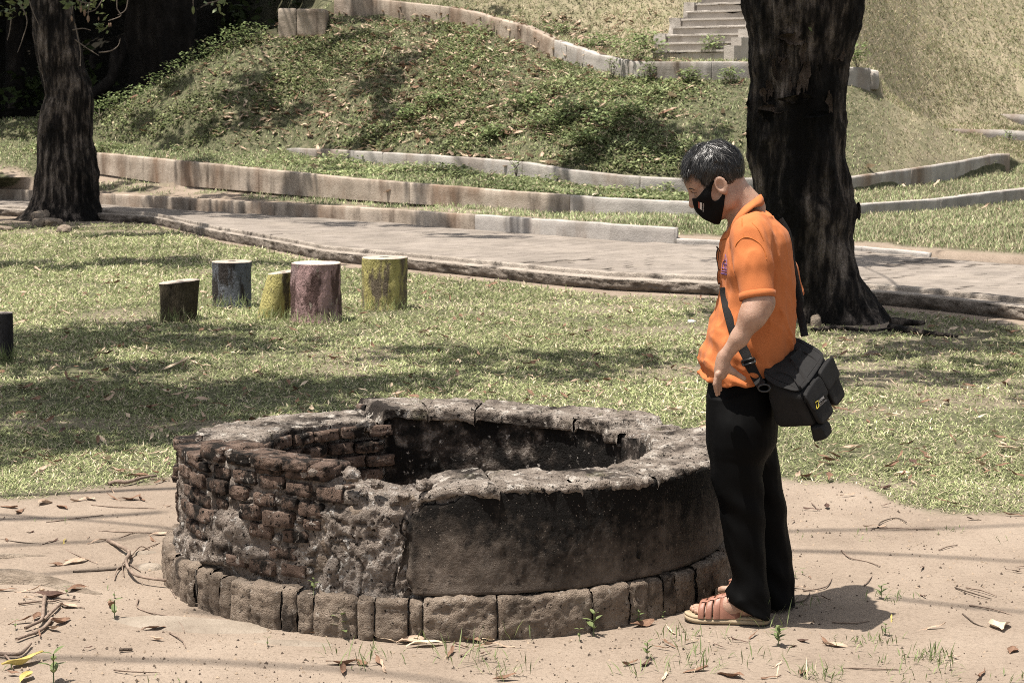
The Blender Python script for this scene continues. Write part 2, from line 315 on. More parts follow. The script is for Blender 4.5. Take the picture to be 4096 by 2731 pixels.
# ================================================================== ROAD
m_pave = nmat('paving_concrete', [(.3, (.13, .113, .097)), (.55, (.20, .174, .150)), (.8, (.26, .228, .198))], scale=2.5, spots=[((.085, .073, .061), .8, .5, .8, (1, 1, 1)), ((.23, .20, .17), 1.6, .5, .75, (1, 1, 1))], bump=.35, bscale=25)
m_joint = flat('paving_joint_dirt', (.125, .107, .09), rough=.95, var=.3)
m_conc = nmat('grey_concrete', [(.25, (.20, .183, .165)), (.5, (.31, .288, .265)), (.78, (.41, .382, .35))], scale=2.2, detail=9, spots=[((.07, .055, .042), 1.1, .56, .74, (1, 1, .25)), ((.17, .12, .085), .7, .52, .7, (1, 1, .3)), ((.36, .33, .29), 3.1, .6, .75, (1, 1, .4))], bump=.35, bscale=12)
m_concl = nmat('brown_stain_and_dapple_concrete', [(.25, (.17, .138, .108)), (.5, (.32, .27, .22)), (.78, (.43, .372, .31))], scale=1.8, detail=9, spots=[((.045, .034, .026), 3.0, .50, .72, (1, 1, .2)), ((.17, .115, .08), 1.6, .48, .72, (1, 1, .35))], bump=.4, bscale=12)  # dark vertical blotches paint in mostly dapple shade, besides brown stains
m_slab = nmat('crumbling_road_edge', [(.3, (.06, .05, .041)), (.55, (.18, .152, .127)), (.75, (.32, .28, .24))], scale=5, detail=9, bump=.9, bscale=9, bdist=.05)
ra = np.linspace(-.30, .34, 760)
def strip_between(name, rowsYZ, mat, jit=0., **kw):
    """sheet through a list of (Y(alpha), z(alpha)) rows"""
    Vs = []
    for Y, z in rowsYZ:
        Y = np.broadcast_to(Y, ra.shape); z = np.broadcast_to(z, ra.shape); Vs.append(np.stack([ra*Y, Y, z], -1))
    Vs = np.array(Vs)
    if jit:
        q = fbm(Vs*np.array([4, 4, 14]), 5, 31, .65); Vs[..., 1] += q*jit; Vs[..., 2] += fbm(Vs*5, 4, 33, .6)*jit*.55*(np.arange(len(Vs)) > 0)[:, None]
    return mk(name, Vs.reshape(-1, 3), gridf(len(Vs), len(ra))[:, ::-1], mat, **kw)
kn = np.interp(ra, KN[:, 0], KN[:, 1]); kf = np.interp(ra, KF[:, 0], KF[:, 1])
road = strip_between('road', [(kn+.36, .094), (kn*.5+kf*.5, .094), (kf+.02, .094)], m_joint, kind='structure')
m_ledge = nmat('worn_kerb_ledge', [(.25, (.15, .128, .106)), (.5, (.27, .235, .20)), (.78, (.37, .33, .285))], scale=4, detail=10, spots=[((.06, .05, .042), 2.6, .56, .66, (1, 1, 1))], bump=.7, bscale=16, bdist=.03)
slab = strip_between('road_kerb', [(kn+.05, -.05), (kn+.035, .0), (kn+.005, .02), (kn-.005, .035), (kn-.01, .05), (kn-.01, .065), (kn-.01, .08), (kn-.01, .095), (kn-.004, .107), (kn+.02, .1105), (kn+.06, .1108)], m_slab, jit=.06,
    label='low crumbling kerb along the near edge of the paved road', cat='kerb')
strip_between('kerb_ledge', [(kn-.004, .106), (kn-.006, .1195), (kn+.06, .122), (kn+.14, .121), (kn+.238, .122)], m_ledge, parent=slab, jit=.016)
ins = strip_between('kerb_top', [(kn+.235, .10), (kn+.236, .150), (kn+.245, .166), (kn+.30, .167), (kn+.352, .166), (kn+.36, .15), (kn+.362, .09)], m_ledge, parent=slab, jit=.008)
# paving blocks
L_ = np.array([[a*np.interp(a, KN[:, 0], KN[:, 1]), np.interp(a, KN[:, 0], KN[:, 1])] for a in np.linspace(-.30, .33, 900)])
Fv = np.array([[a*np.interp(a, KF[:, 0], KF[:, 1]), np.interp(a, KF[:, 0], KF[:, 1])] for a in np.linspace(-.30, .33, 900)])
B = .235
sl_ = np.r_[0, np.cumsum(np.linalg.norm(np.diff((L_+Fv)/2, axis=0), axis=1))]
blocks = []
for r_ in range(-2, 40):
    for c_ in range(int(sl_[-1]/B)):
        s = (c_+.5*(r_ % 2))*B
        i = np.interp(s, sl_, np.arange(900)); i0 = int(min(i, 898)); mid = (L_[i0]+Fv[i0])/2; tg = L_[i0+1]+Fv[i0+1]-L_[i0]-Fv[i0]; tg = tg/np.linalg.norm(tg)
        nn = np.array([-tg[1], tg[0]]); q = mid+nn*((r_-19)*B*.98); a = q[0]/q[1]
        if q[1] < np.interp(a, KN[:, 0], KN[:, 1])+.50 or q[1] > np.interp(a, KF[:, 0], KF[:, 1])-.12 or abs(a) > .285: continue
        blocks.append((q[1], q[0], q[1], math.atan2(tg[1], tg[0])))
blocks.sort()
def block_mesh(s=B*.488, h=.011, bv=.006):
    V = []; 
    for z, k in ((-.01, 0), (h-bv, 0), (h, bv)):
        V += [(-s+k, -s+k, z), (s-k, -s+k, z), (s-k, s-k, z), (-s+k, s-k, z)]
    F = [[8, 9, 10, 11]]
    for b in (0, 4): F += [[b+i, b+(i+1) % 4, b+4+(i+1) % 4, b+4+i] for i in range(4)]
    return np.array(V), F
bV, bF = block_mesh(); bme = meshdata('paving_block', bV, bF, m_pave, smooth=False)
rest = []
inf = [b for b in blocks if -60 < pix((b[1], b[2], .1))[0] < 4150]
rk = set(id(b) for b in inf[:290])
for b in blocks:
    dz = random.uniform(-.002, .002); rz = b[3]+random.uniform(-.03, .03)
    if id(b) in rk:
        o = bpy.data.objects.new('paving_block', bme); o.location = (b[1], b[2], .097+dz); o.rotation_euler = (random.uniform(-.015, .015), random.uniform(-.015, .015), rz); link(o); o.parent = road
    else:
        c, s = math.cos(rz), math.sin(rz); v = bV.copy(); rest.append((np.c_[b[1]+c*v[:, 0]-s*v[:, 1], b[2]+s*v[:, 0]+c*v[:, 1], v[:, 2]+.097+dz], bF))
if rest:
    v, f = join(rest); mk('paving', v, f, m_pave, parent=road, smooth=False, kind='stuff')
# ================================================================== WALLS
def wall(name, foot, top, a0, a1, thick, mat, label, cat='wall', n=220, drop=.0, jit=.012, taper=0, seed=1, parent=None):
    al = np.linspace(a0, a1, n)
    fy, fz = row(foot, a=al); ty, tz = row(top, a=al)
    # smooth the traced lines
    k = np.hanning(9); k /= k.sum()
    sm = lambda q: np.convolve(np.pad(q, 4, mode='edge'), k, 'valid')
    fy, fz, ty, tz = sm(fy), sm(fz), sm(ty), sm(tz); fz = fz-drop
    X = al*ty; tg = np.gradient(np.stack([X, ty], -1), axis=0); tg /= np.linalg.norm(tg, axis=1)[:, None]; nr = np.stack([-tg[:, 1], tg[:, 0]], -1)   # pointing away
    prof = [(0, .0), (0, .2), (0, .45), (0, .7), (0, .93), (.06, .995), (.14, 1.0), (.9, 1.0), (1, .93), (1, 0)]
    Vs = []
    for d, h in prof:
        Vs.append(np.stack([X+nr[:, 0]*d*thick, ty+nr[:, 1]*d*thick, fz+(tz-fz)*h], -1))
    Vs = np.array(Vs); q = fbm(Vs*np.array([2.5, 2.5, 4]), 4, seed)
    Vs[:, :, 0] += nr[None, :, 0]*q*jit; Vs[:, :, 1] += nr[None, :, 1]*q*jit; Vs[:, :, 2] += (fbm(Vs*3, 3, seed+5)*jit*.7)*np.array([p[1] for p in prof])[:, None]
    Vs[0, :, 2] += fbm(Vs[0]*5, 3, seed+9)*.02*(drop == 0)
    F = gridf(len(prof), n)[:, ::-1].tolist()
    m = len(prof); F.append([i*n for i in range(m)]); F.append([i*n+n-1 for i in range(m)][::-1])
    kw = dict(label=label, cat=cat) if parent is None else {}
    return mk(name, Vs.reshape(-1, 3), F, mat, parent=parent, **kw)
A_ = lambda px: (px-2048)/FP
def split_wall(name, foot, top, cuts, thick, mat, label, **kw):
    root = empty(name, (0, 32, 0), label=label, cat='wall')
    for i in range(len(cuts)-1):
        wall('wall_segment', foot, top, A_(cuts[i]+.5), A_(cuts[i+1]-.5), thick, mat if not isinstance(mat, list) else mat[i], None, parent=root, seed=i*3+2, n=90, **kw)
    return root
split_wall('retaining_wall', W1F, W1T, [368, 1040, 1640, 2280, 3160, 3760, 4560], .16, [m_concl, m_concl, m_concl, m_conc, m_conc, m_conc], 'long low brown and grey retaining wall just above the road bank', drop=.012)
W2Tw = W2T.copy(); W2Tw = W2Tw[:-2]; W2Fw = W2F[:-2]
split_wall('retaining_wall', W2Fw, W2Tw, [1150, 1630, 2090, 2560, 3240, 3640, 4032], .14, m_conc, 'thin grey terrace wall at the foot of the leafy slope', drop=.16)
split_wall('retaining_wall', W3F, W3T, [1345, 1765, 2212], .18, [m_concl, m_concl], 'stained retaining wall curving over the top of the leafy slope', drop=.03)
split_wall('retaining_wall', W3F, W3T, [2215, 2530, 2840, 3120, 3470], .18, m_conc, 'grey retaining wall below the concrete stairs', drop=.03)
# broken end block of the upper wall
def chunk(name, c, size, mat, seed, rz=0, rough=.12, parent=None, n=7, pw=5, **kw):
    """rounded irregular block"""
    u = np.linspace(-1, 1, n); V = []; F = []; base = 0
    for ax in range(3):
        for s in (-1, 1):
            a, b = np.meshgrid(u, u, indexing='ij'); p = np.zeros((n, n, 3)); p[..., ax] = s; p[..., (ax+1) % 3] = a*s; p[..., (ax+2) % 3] = b
            V.append(p.reshape(-1, 3)); F.append(gridf(n, n)+base); base += n*n
    V = np.concatenate(V); F = np.concatenate(F)
    r = (np.abs(V)**pw).sum(1)**(1/pw); V = V/r[:, None]
    V = V*(1+rough*fbm(V*1.3+seed*7.1, 3, seed)[:, None]+rough*.5*fbm(V*4+seed, 2, seed+3)[:, None]); V = V*np.array(size)/2
    c_, s_ = math.cos(rz), math.sin(rz); V = np.c_[V[:, 0]*c_-V[:, 1]*s_, V[:, 0]*s_+V[:, 1]*c_, V[:, 2]]+np.array(tuple(c))
    return mk(name, V, F, mat, parent=parent, **kw)
p = at(3495, 322, 35.3); chunk('concrete_block', (p.x, p.y+.1, p.z), (.2, .28, .36), m_conc, 4, rough=.16, label='broken grey block at the open end of the upper retaining wall', cat='block')
# square retaining block at the left end
rb = empty('retaining_wall', at(1205, 140, 40.2), label='short stained retaining block standing alone at the ridge end', cat='wall')
for x0, x1, y0, y1, sd in ((1113, 1184, 34, 168, 3), (1186, 1302, 36, 150, 5)):
    a_, b_ = at(x0, y1, 39.9), at(x1, y0, 39.9); chunk('wall_segment', ((a_.x+b_.x)/2, 40.3, (a_.z+b_.z)/2), (b_.x-a_.x, .8, b_.z-a_.z), m_concl, sd, rough=.03, n=15, pw=22, parent=rb)
# far kerb of the road
kt = contour([(px, py-dy, 'Y', gp(px, py, .1).y) for px, py, dy in [(-900, 770, 40), (0, 797, 42), (383, 818, 45), (871, 848, 48), (1393, 880, 53), (1741, 905, 56), (2090, 935, 63), (2438, 963, 68), (2700, 975, 63)]])
split_wall('kerb', KF, kt, [-420, 380, 1100, 1900, 2702], .12, [m_concl, m_concl, m_concl, m_conc], 'raised concrete kerb along the far side of the road', drop=.05)
kt2 = contour([(px, py-dy, 'Y', gp(px, py, .1).y) for px, py, dy in [(2700, 975, 20), (3100, 990, 18), (3457, 1005, 18), (3710, 1030, 18)]])
split_wall('kerb', KF, kt2, [2706, 3100, 3450, 3712], .12, m_conc, 'low flush kerb continuing the far roadside past the raised kerb', drop=.05)
# two low terrace walls in the valley at the right
def low_wall(pts, h, thick, label, mat=m_conc):
    V = []
    P = smoothline([at(px, py, Y) for px, py, Y in pts], 50)
    for d, z in ((0, -.2), (0, h*.5), (0, h), (thick, h), (thick, -.2)):
        V.append(P+np.array([0, d, z])+fbm(P*3, 2, 5)[:, None]*.02)
    V = np.array(V); mk('retaining_wall', V.reshape(-1, 3), gridf(5, 50)[:, ::-1], mat, label=label, cat='wall')
low_wall([(3780, 556, 44.5), (3900, 560, 45), (4100, 566, 45.2), (4700, 575, 46)], .24, .2, 'lower of two pale kerb walls in the dip beyond the slope')
low_wall([(3660, 496, 49), (3800, 500, 50), (4100, 506, 50), (4700, 515, 52)], .30, .2, 'upper of two pale kerb walls at the foot of the dry hill')
low_wall([(4040, 655, 42.2), (4096, 664, 42), (4500, 690, 42)], .12, .15, 'narrow pale kerb beyond the end of the terrace wall')
low_wall([(2120, 62, 40.5), (2250, 92, 39.2), (2385, 146, 37.4)], .12, .12, 'short thin kerb in the weeds above the upper retaining wall')
# ================================================================== STAIRS
st = empty('staircase', at(2740, 232, 35.3), label='broken pale concrete staircase climbing the hill behind the upper wall', cat='staircase')
m_stair = nmat('pale_stair_concrete', [(.25, (.26, .235, .205)), (.5, (.35, .32, .285)), (.78, (.43, .395, .355))], scale=3, detail=9, spots=[((.20, .17, .14), 2.2, .60, .78, (1, 1, .6))], bump=.4, bscale=12)
hd = math.radians(33); fw = np.array([math.sin(hd), math.cos(hd)]); rt = np.array([math.cos(hd), -math.sin(hd)])
s0 = np.array([at(2612, 236, 35.2).x, 35.25]); sz0 = 2.62; RI, RU, SW = .150, .275, 1.42
def box(x0, x1, y0, y1, z0, z1): 
    return np.array([(x, y, z) for z in (z0, z1) for x, y in ((x0, y0), (x1, y0), (x1, y1), (x0, y1))]), [[3, 2, 1, 0], [4, 5, 6, 7], [0, 1, 5, 4], [1, 2, 6, 5], [2, 3, 7, 6], [3, 0, 4, 7]]
def stair_box(name, l0, l1, f0, f1, z0, z1, mat, seed, jit=.012, sub=9):
    """subdivided box in stair space with chipped edges"""
    u = np.linspace(0, 1, sub); pts = []; F = []; b = 0
    for ax, s in ((0, 0), (0, 1), (1, 0), (1, 1), (2, 0), (2, 1)):
        a, c = np.meshgrid(u, u, indexing='ij'); p = np.zeros((sub, sub, 3)); p[..., ax] = s; p[..., (ax+1) % 3] = a; p[..., (ax+2) % 3] = c
        f = gridf(sub, sub)+b; F.append(f if s else f[:, ::-1]); pts.append(p.reshape(-1, 3)); b += sub*sub
    p = np.concatenate(pts); F = np.concatenate(F); l = l0+(l1-l0)*p[:, 0]; f = f0+(f1-f0)*p[:, 1]; z = z0+(z1-z0)*p[:, 2]
    xy = s0+np.outer(l, rt)+np.outer(f, fw); V = np.c_[xy, z]; q = fbm(V*6, 3, seed)
    ed = ((p[:, 2] > .8) & (p[:, 1] < .15)); V[:, 2] -= np.clip(q-.15, 0, 1)*.10*ed; V += q[:, None]*jit
    return mk(name, V, F, mat, parent=st, smooth=False)
for k in range(13):
    stair_box('step', -.05*(k % 2), SW, k*RU, k*RU+RU+.14, sz0+k*RI-.5, sz0+(k+1)*RI, m_stair, 40+k, jit=.005)
    stair_box('tread', -.05*(k % 2)-.01, SW-.004, k*RU-.035, k*RU+RU+.02, sz0+(k+1)*RI+.001, sz0+(k+1)*RI+.036, m_stair, 60+k, jit=.004)
for k in range(13):   # stepped cheek on the right
    stair_box('cheek', SW+.003, SW+.20, k*RU-.05, k*RU+RU-.053, sz0-1.0, sz0+(k+1)*RI+.10, m_stair, 80+k, jit=.006)
for k in (2, 4, 6): # remains of the left cheek
    stair_box('cheek_remnant', -.28, -.05, k*RU, k*RU+RU*1.6, sz0+k*RI-.5, sz0+(k+1)*RI+.06, m_stair, 120+k, jit=.03)
# ================================================================== WELL
WC = Vector((-.241, 7.487, 0)); RB, RW, TH = 1.085, 1.044, .30
def cyl(px, py, R, far=False):
    """angle and height where the sight line through a photo pixel meets the upright cylinder of radius R round the well's axis"""
    d = ray(px, py); ox, oy = -WC.x, -WC.y
    a = d.x**2+d.y**2; b = 2*(ox*d.x+oy*d.y); c = ox*ox+oy*oy-R*R; q = b*b-4*a*c
    if q < 0: t = -b/(2*a)
    else: t = (-b+(math.sqrt(q) if far else -math.sqrt(q)))/(2*a)
    x, y = ox+d.x*t, oy+d.y*t
    return math.atan2(y, x) % (2*math.pi), CH+d.z*t
m_mortar = nmat('lime_mortar_rubble', [(.25, (.07, .056, .046)), (.5, (.24, .20, .168)), (.75, (.42, .375, .33))], scale=16, detail=10, spots=[((.03, .023, .019), 7, .53, .63, (1, 1, 1)), ((.50, .47, .43), 28, .58, .64, (1, 1, 1)), ((.02, .015, .012), 65, .59, .64, (1, 1, 1))], bump=1., bscale=38, bdist=.03)  # finest dark spots colour in the shade of small pits
m_brick = nmat('old_clay_brick', [(.25, (.060, .042, .033)), (.5, (.150, .104, .080)), (.78, (.29, .212, .168))], scale=14, detail=10, spots=[((.015, .012, .010), 12, .48, .58, (1, 1, 1)), ((.36, .32, .28), 30, .61, .66, (1, 1, 1)), ((.012, .010, .008), 75, .58, .62, (1, 1, 1))], bump=1., bscale=70, bdist=.02)  # last spot layer darkens pits by colour, as cavity shade
m_stone = nmat('weathered_base_stone', [(.25, (.10, .077, .058)), (.5, (.225, .178, .138)), (.78, (.34, .278, .22))], scale=11, detail=10, spots=[((.045, .036, .029), 6, .53, .66, (1, 1, .7)), ((.36, .31, .26), 34, .60, .66, (1, 1, 1)), ((.03, .023, .018), 70, .61, .66, (1, 1, 1))], bump=.9, bscale=55, bdist=.025)  # fine dark specks paint shaded pits into the stone colour
m_cop = nmat('lichened_coping', [(.22, (.06, .048, .039)), (.45, (.215, .18, .15)), (.72, (.41, .36, .31))], scale=9, detail=10, spots=[((.03, .024, .02), 4.2, .52, .62, (1, 1, 1)), ((.46, .42, .37), 18, .57, .64, (1, 1, 1)), ((.10, .095, .05), 6, .60, .75, (1, 1, 1)), ((.014, .011, .009), 60, .57, .62, (1, 1, 1))], bump=1., bscale=34, bdist=.03)  # smallest dark spots stand for shade in pits, put into the colour
def plaster_mat(name, ztop, zbot, lo, hi):
    m = nmat(name, lo, scale=10, detail=9, spots=[((.26, .22, .185), 75, .66, .72, (1, 1, 1)), ((.03, .024, .02), 24, .58, .68, (1, 1, 1))], bump=.8, bscale=70, bdist=.012)
    t = m.node_tree; N = t.nodes; L = t.links; b = N['Principled BSDF']; src = b.inputs['Base Color'].links[0].from_socket
    g = N.new('ShaderNodeNewGeometry'); sx = N.new('ShaderNodeSeparateXYZ'); L.new(g.outputs['Position'], sx.inputs[0])
    mp = N.new('ShaderNodeMapping'); mp.inputs['Scale'].default_value = (1, 1, .22); L.new(g.outputs['Position'], mp.inputs[0])
    n = N.new('ShaderNodeTexNoise'); n.inputs['Scale'].default_value = 9; n.inputs['Detail'].default_value = 7; L.new(mp.outputs[0], n.inputs['Vector'])
    n2 = N.new('ShaderNodeTexNoise'); n2.inputs['Scale'].default_value = 2.2; n2.inputs['Detail'].default_value = 5; L.new(g.outputs['Position'], n2.inputs['Vector'])
    def mth(op, a, b_):
        x = N.new('ShaderNodeMath'); x.operation = op
        for i, q in ((0, a), (1, b_)):
            if isinstance(q, (int, float)): x.inputs[i].default_value = q
            else: L.new(q, x.inputs[i])
        return x.outputs[0]
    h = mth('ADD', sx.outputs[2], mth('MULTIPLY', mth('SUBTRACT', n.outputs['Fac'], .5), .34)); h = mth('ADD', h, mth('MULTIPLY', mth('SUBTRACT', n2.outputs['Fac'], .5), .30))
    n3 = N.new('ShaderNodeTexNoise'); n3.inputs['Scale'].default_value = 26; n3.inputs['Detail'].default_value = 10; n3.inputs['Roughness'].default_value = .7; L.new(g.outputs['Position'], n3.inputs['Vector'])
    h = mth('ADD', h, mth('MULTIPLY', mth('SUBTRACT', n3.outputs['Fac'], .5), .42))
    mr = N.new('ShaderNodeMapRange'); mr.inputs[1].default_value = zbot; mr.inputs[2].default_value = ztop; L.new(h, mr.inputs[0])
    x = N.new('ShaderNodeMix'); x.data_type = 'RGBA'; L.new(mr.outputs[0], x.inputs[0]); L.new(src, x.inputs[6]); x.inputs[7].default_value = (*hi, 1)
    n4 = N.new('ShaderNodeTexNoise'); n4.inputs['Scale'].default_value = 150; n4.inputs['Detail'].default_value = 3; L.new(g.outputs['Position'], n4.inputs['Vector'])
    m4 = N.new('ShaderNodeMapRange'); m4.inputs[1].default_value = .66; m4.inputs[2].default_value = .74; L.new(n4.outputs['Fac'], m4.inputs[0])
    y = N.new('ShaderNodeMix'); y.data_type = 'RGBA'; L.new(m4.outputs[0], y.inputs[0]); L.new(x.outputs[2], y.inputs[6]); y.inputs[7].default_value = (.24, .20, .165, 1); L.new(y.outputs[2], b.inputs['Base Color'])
    return m
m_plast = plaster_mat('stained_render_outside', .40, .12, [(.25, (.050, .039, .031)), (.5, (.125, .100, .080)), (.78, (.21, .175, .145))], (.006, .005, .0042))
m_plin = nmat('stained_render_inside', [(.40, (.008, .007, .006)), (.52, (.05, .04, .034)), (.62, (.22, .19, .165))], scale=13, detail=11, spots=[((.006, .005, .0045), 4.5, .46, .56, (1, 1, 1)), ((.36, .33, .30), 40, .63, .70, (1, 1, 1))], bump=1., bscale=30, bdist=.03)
well = empty('old_well', WC, label='round crumbling brick and plaster well with a stone footing', cat='well')
# rim height round the ring, traced: front outer edge (near side) and back outer edge (far side)
fr = [(697, 1790), (760, 1806), (809, 1800), (886, 1812), (993, 1832), (1115, 1858), (1228, 1884), (1306, 1900), (1318, 1938), (1381, 1950), (1575, 1979), (1660, 1985), (1700, 1972), (1800, 1958), (1943, 1950), (2117, 1950), (2268, 1943), (2429, 1930), (2596, 1918), (2770, 1868), (2844, 1850)]
bk = [(735, 1760), (804, 1718), (906, 1690), (1059, 1668), (1212, 1646), (1400, 1634), (1430, 1632), (1442, 1592), (1689, 1590), (1930, 1594), (2200, 1620), (2402, 1634), (2576, 1650), (2640, 1662), (2655, 1697), (2710, 1700), (2830, 1712)]
tab = [cyl(x, y, RW) for x, y in fr]+[cyl(x, y, RW, True) for x, y in bk]
tab = sorted(tab); ta = np.array([t[0] for t in tab]); tz = np.array([t[1] for t in tab])
def rim(th):
    th = np.asarray(th) % (2*math.pi)
    return np.interp(th, np.r_[ta[-1]-2*math.pi, ta, ta[0]+2*math.pi], np.r_[tz[-1], tz, tz[0]])
TH_PL = cyl(1640, 2150, RW)[0]      # left edge of the outer render
NT = 1500
th = np.linspace(0, 2*math.pi, NT, endpoint=False)
def wellmesh(name, prof, th, mat, disp, seed, closed=True, parent=well, fr_=16., brk=None, tw=None):
    """prof(th) -> list of (R,z) arrays; displaced along the profile normal"""
    pr = prof(th); Rr = np.array([np.broadcast_to(p[0], th.shape) for p in pr]); zz = np.array([np.broadcast_to(p[1], th.shape) for p in pr])
    dR = np.gradient(Rr, axis=0); dz = np.gradient(zz, axis=0); ln = np.hypot(dR, dz)+1e-9; nR, nz = dz/ln, -dR/ln
    if tw is not None: th = th[None, :]+tw(zz)
    X = WC.x+Rr*np.cos(th); Y = WC.y+Rr*np.sin(th); P = np.stack([X, Y, zz], -1)
    q = fbm(P*fr_, 5, seed, .6)*.7+fbm(P*4, 3, seed+4)*.5+(.25-np.abs(fbm(P*fr_*2.2, 3, seed+8)))*.55; d = q*disp
    if brk is not None: d = d+brk(P)
    Rr = Rr+nR*d; zz = zz+nz*d
    V = np.stack([WC.x+Rr*np.cos(th), WC.y+Rr*np.sin(th), zz], -1)
    return mk(name, V.reshape(-1, 3), gridf(len(pr), th.shape[-1], cv=closed), mat, parent=parent)
RI_ = RW-TH
def prof_core(t):
    zt = rim(t)-.018; out = []
    for k in np.linspace(0, 1, 44): out.append((RW-.020, .10+(zt-.012-.10)*k))
    thin = .085*np.exp(-((t-3.75)/.42)**2)
    for k in np.linspace(0, 1, 9): out.append((RW-.036-(TH-.075-thin)*k, zt-.02*k*(thin > .02)))
    for k in np.linspace(0, 1, 22): out.append((RI_+.030+thin*(1-k), zt-.012-.02*(thin > .02)-(zt+.9)*k**1.4))
    return out
def core_relief(P):
    u = P.reshape(-1, 3); y = u[:, 1]; z = u[:, 2]-CH; dep = y*cp-z*sp; X = 2048+FP*u[:, 0]/dep; Y = 1365.5-FP*(y*sp+z*cp)/dep
    near = (np.hypot(u[:, 0]-WC.x, u[:, 1]-WC.y) > RW-.06) & (u[:, 1] < WC.y)
    w = fbm(u*9, 3, 5)*60
    rub = sstep(1270, 1310, X+w)*(1-sstep(1610, 1650, X))*sstep(2020, 2060, Y+w*.5)
    pla = np.zeros(len(u))
    for (x_, y_, rx_, ry_) in ((920, 2130, 130, 95), (790, 2200, 110, 70), (700, 2180, 40, 90), (930, 2220, 150, 45)): pla = np.maximum(pla, 1-sstep(.7, 1.1, np.hypot((X-x_+w)/rx_, (Y-y_+w*.5)/ry_)))
    a = fbm(u*np.array([7, 7, 8]), 2, 61); b = fbm(u*np.array([7, 7, 8])+40, 2, 62); crack = np.minimum(np.abs(a), np.abs(b))
    d = near*(rub*(.026+.016*fbm(u*11, 4, 63)-.02*np.exp(-(crack/.02)**2))+pla*(1-rub)*(.026+.022*fbm(u*16, 4, 65)))
    return d.reshape(P.shape[:-1])
wellmesh('wall_core', prof_core, th, m_mortar, .024, 51, fr_=26, brk=core_relief)
# bottom
mk('well_floor', [(WC.x+.8*math.cos(a), WC.y+.8*math.sin(a), -.6) for a in np.linspace(0, 2*math.pi, 40, endpoint=False)], [list(range(40))], flat('well_bottom_mud', (.02, .016, .012)), parent=well)
# outer render, right part of the front
pl_edge = [(1629, 2066), (1700, 2025), (1763, 2020), (1830, 1995), (1870, 1965), (1943, 1952)]
def ang(px, z, R=RW): # angle on the near side of a pixel column at height z
    p = gp(px, 1365.5, z) if 0 else None
    best = min(np.linspace(math.pi*1.0, 2*math.pi, 721), key=lambda a: abs(pix((WC.x+R*math.cos(a), WC.y+R*math.sin(a), z))[0]-px)+(1e6 if math.sin(a) > -.16 and math.cos(a)*1 > 2 else 0))
    return best
tP = np.linspace(ang(1612, .3), ang(2884, .3)+.45, 420)
pe = sorted(cyl(x, y, RW) for x, y in [(1629, 2066), (1700, 2025), (1763, 2020), (1830, 1995), (1870, 1966), (1943, 1955)])
def ptop(t): return np.minimum(rim(t)-.012, np.interp(t, [p[0] for p in pe], [p[1] for p in pe], right=9))
def prof_pl(t):
    zt = ptop(t)+fbm(np.stack([t*30, t*0, t*0], -1), 4, 8)*.014; out = [(RW-.05, .150+0*t), (RW-.01, .147+0*t)]
    for k in np.linspace(0, 1, 34): out.append((RW+.013-.008*k+.004*np.sin(k*3), .150+(zt-.155)*k))
    return out+[(RW-.002, zt), (RW-.03, zt-.003), (RW-.07, zt-.02)]
lefte = np.interp(tP, [tP[0], tP[0]+.04], [-.02, 0])
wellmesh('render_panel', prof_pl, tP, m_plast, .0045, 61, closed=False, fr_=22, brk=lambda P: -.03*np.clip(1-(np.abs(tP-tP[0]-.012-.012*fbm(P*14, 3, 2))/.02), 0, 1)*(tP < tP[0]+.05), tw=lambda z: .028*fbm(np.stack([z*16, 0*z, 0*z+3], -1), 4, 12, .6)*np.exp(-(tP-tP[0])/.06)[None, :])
# small hole in the outer render: black disc on the face paints its inner shade
a_, z_ = cyl(2552, 2220, RW+.012); c_, s_ = math.cos(a_), math.sin(a_)
hv, hf = tube([WC+Vector((c_*(RW+.019), s_*(RW+.019), z_)), WC+Vector((c_*(RW+.0155), s_*(RW+.0155), z_))], [.0125, .011], 12, jit=.9, seed=4)
mk('hole_shade_disc', hv, hf, flat('hole_shade_black', (.006, .005, .004)), parent=well)
# inner render on the back right of the inside
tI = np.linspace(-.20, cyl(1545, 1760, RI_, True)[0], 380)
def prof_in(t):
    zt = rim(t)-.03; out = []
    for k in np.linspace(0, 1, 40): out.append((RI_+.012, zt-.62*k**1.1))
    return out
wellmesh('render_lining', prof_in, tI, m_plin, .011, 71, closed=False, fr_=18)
# coping: slabs round the rim
def coping(name, a0, a1, r0, r1, dz, mat, seed, thick=.05, disp=.012, over=0.):
    n = max(12, int((a1-a0)*130)); t = np.linspace(a0, a1, n)
    def prof(t):
        zt = rim(t)+dz; e = np.minimum(np.minimum(t-a0, a1-t)/.012, 1); zt = zt-.012*(1-e)
        ou = r1+over; pts = [(ou-.02, zt-thick)]
        for k in np.linspace(0, 1, 6): pts.append((ou-.004+.006*math.sin(k*3), zt-thick+(thick-.006)*k))
        for k in np.linspace(0, 1, 14): pts.append((ou-.008-(ou-.016-r0)*k, zt+.004*math.sin(k*5+seed)))
        for k in np.linspace(0, 1, 6): pts.append((r0, zt-.006-(thick-.006)*k))
        pts.append((r0+.03, zt-thick)); return pts
    o = wellmesh(name, prof, t, mat, disp, seed, closed=False, fr_=13)
    me = o.data; m = len(prof(t)); 
    return o
def thb(px, py): return cyl(px, py, RW-.1, True)[0]
def thf(px, py): return cyl(px, py, RW)[0]
# back coping from the step leftwards to the right end
cb = [thb(x, 1600) for x in (1442, 1690, 1925, 2200, 2420, 2650)][::-1]
for i in range(len(cb)-1): coping('coping_slab', cb[i]+.003, cb[i+1]-.003, RI_-.005, RW+.004, .0, m_cop, 90+i, disp=.018)
lf = [thb(1436, 1632), thb(1210, 1646), thb(1000, 1670), thb(850, 1700), math.pi*.985]
for i in range(4): coping('coping_slab', lf[i]+.003, lf[i+1]-.003, RI_+.01, RW+.006, -.004, m_cop, 100+i, disp=.018)
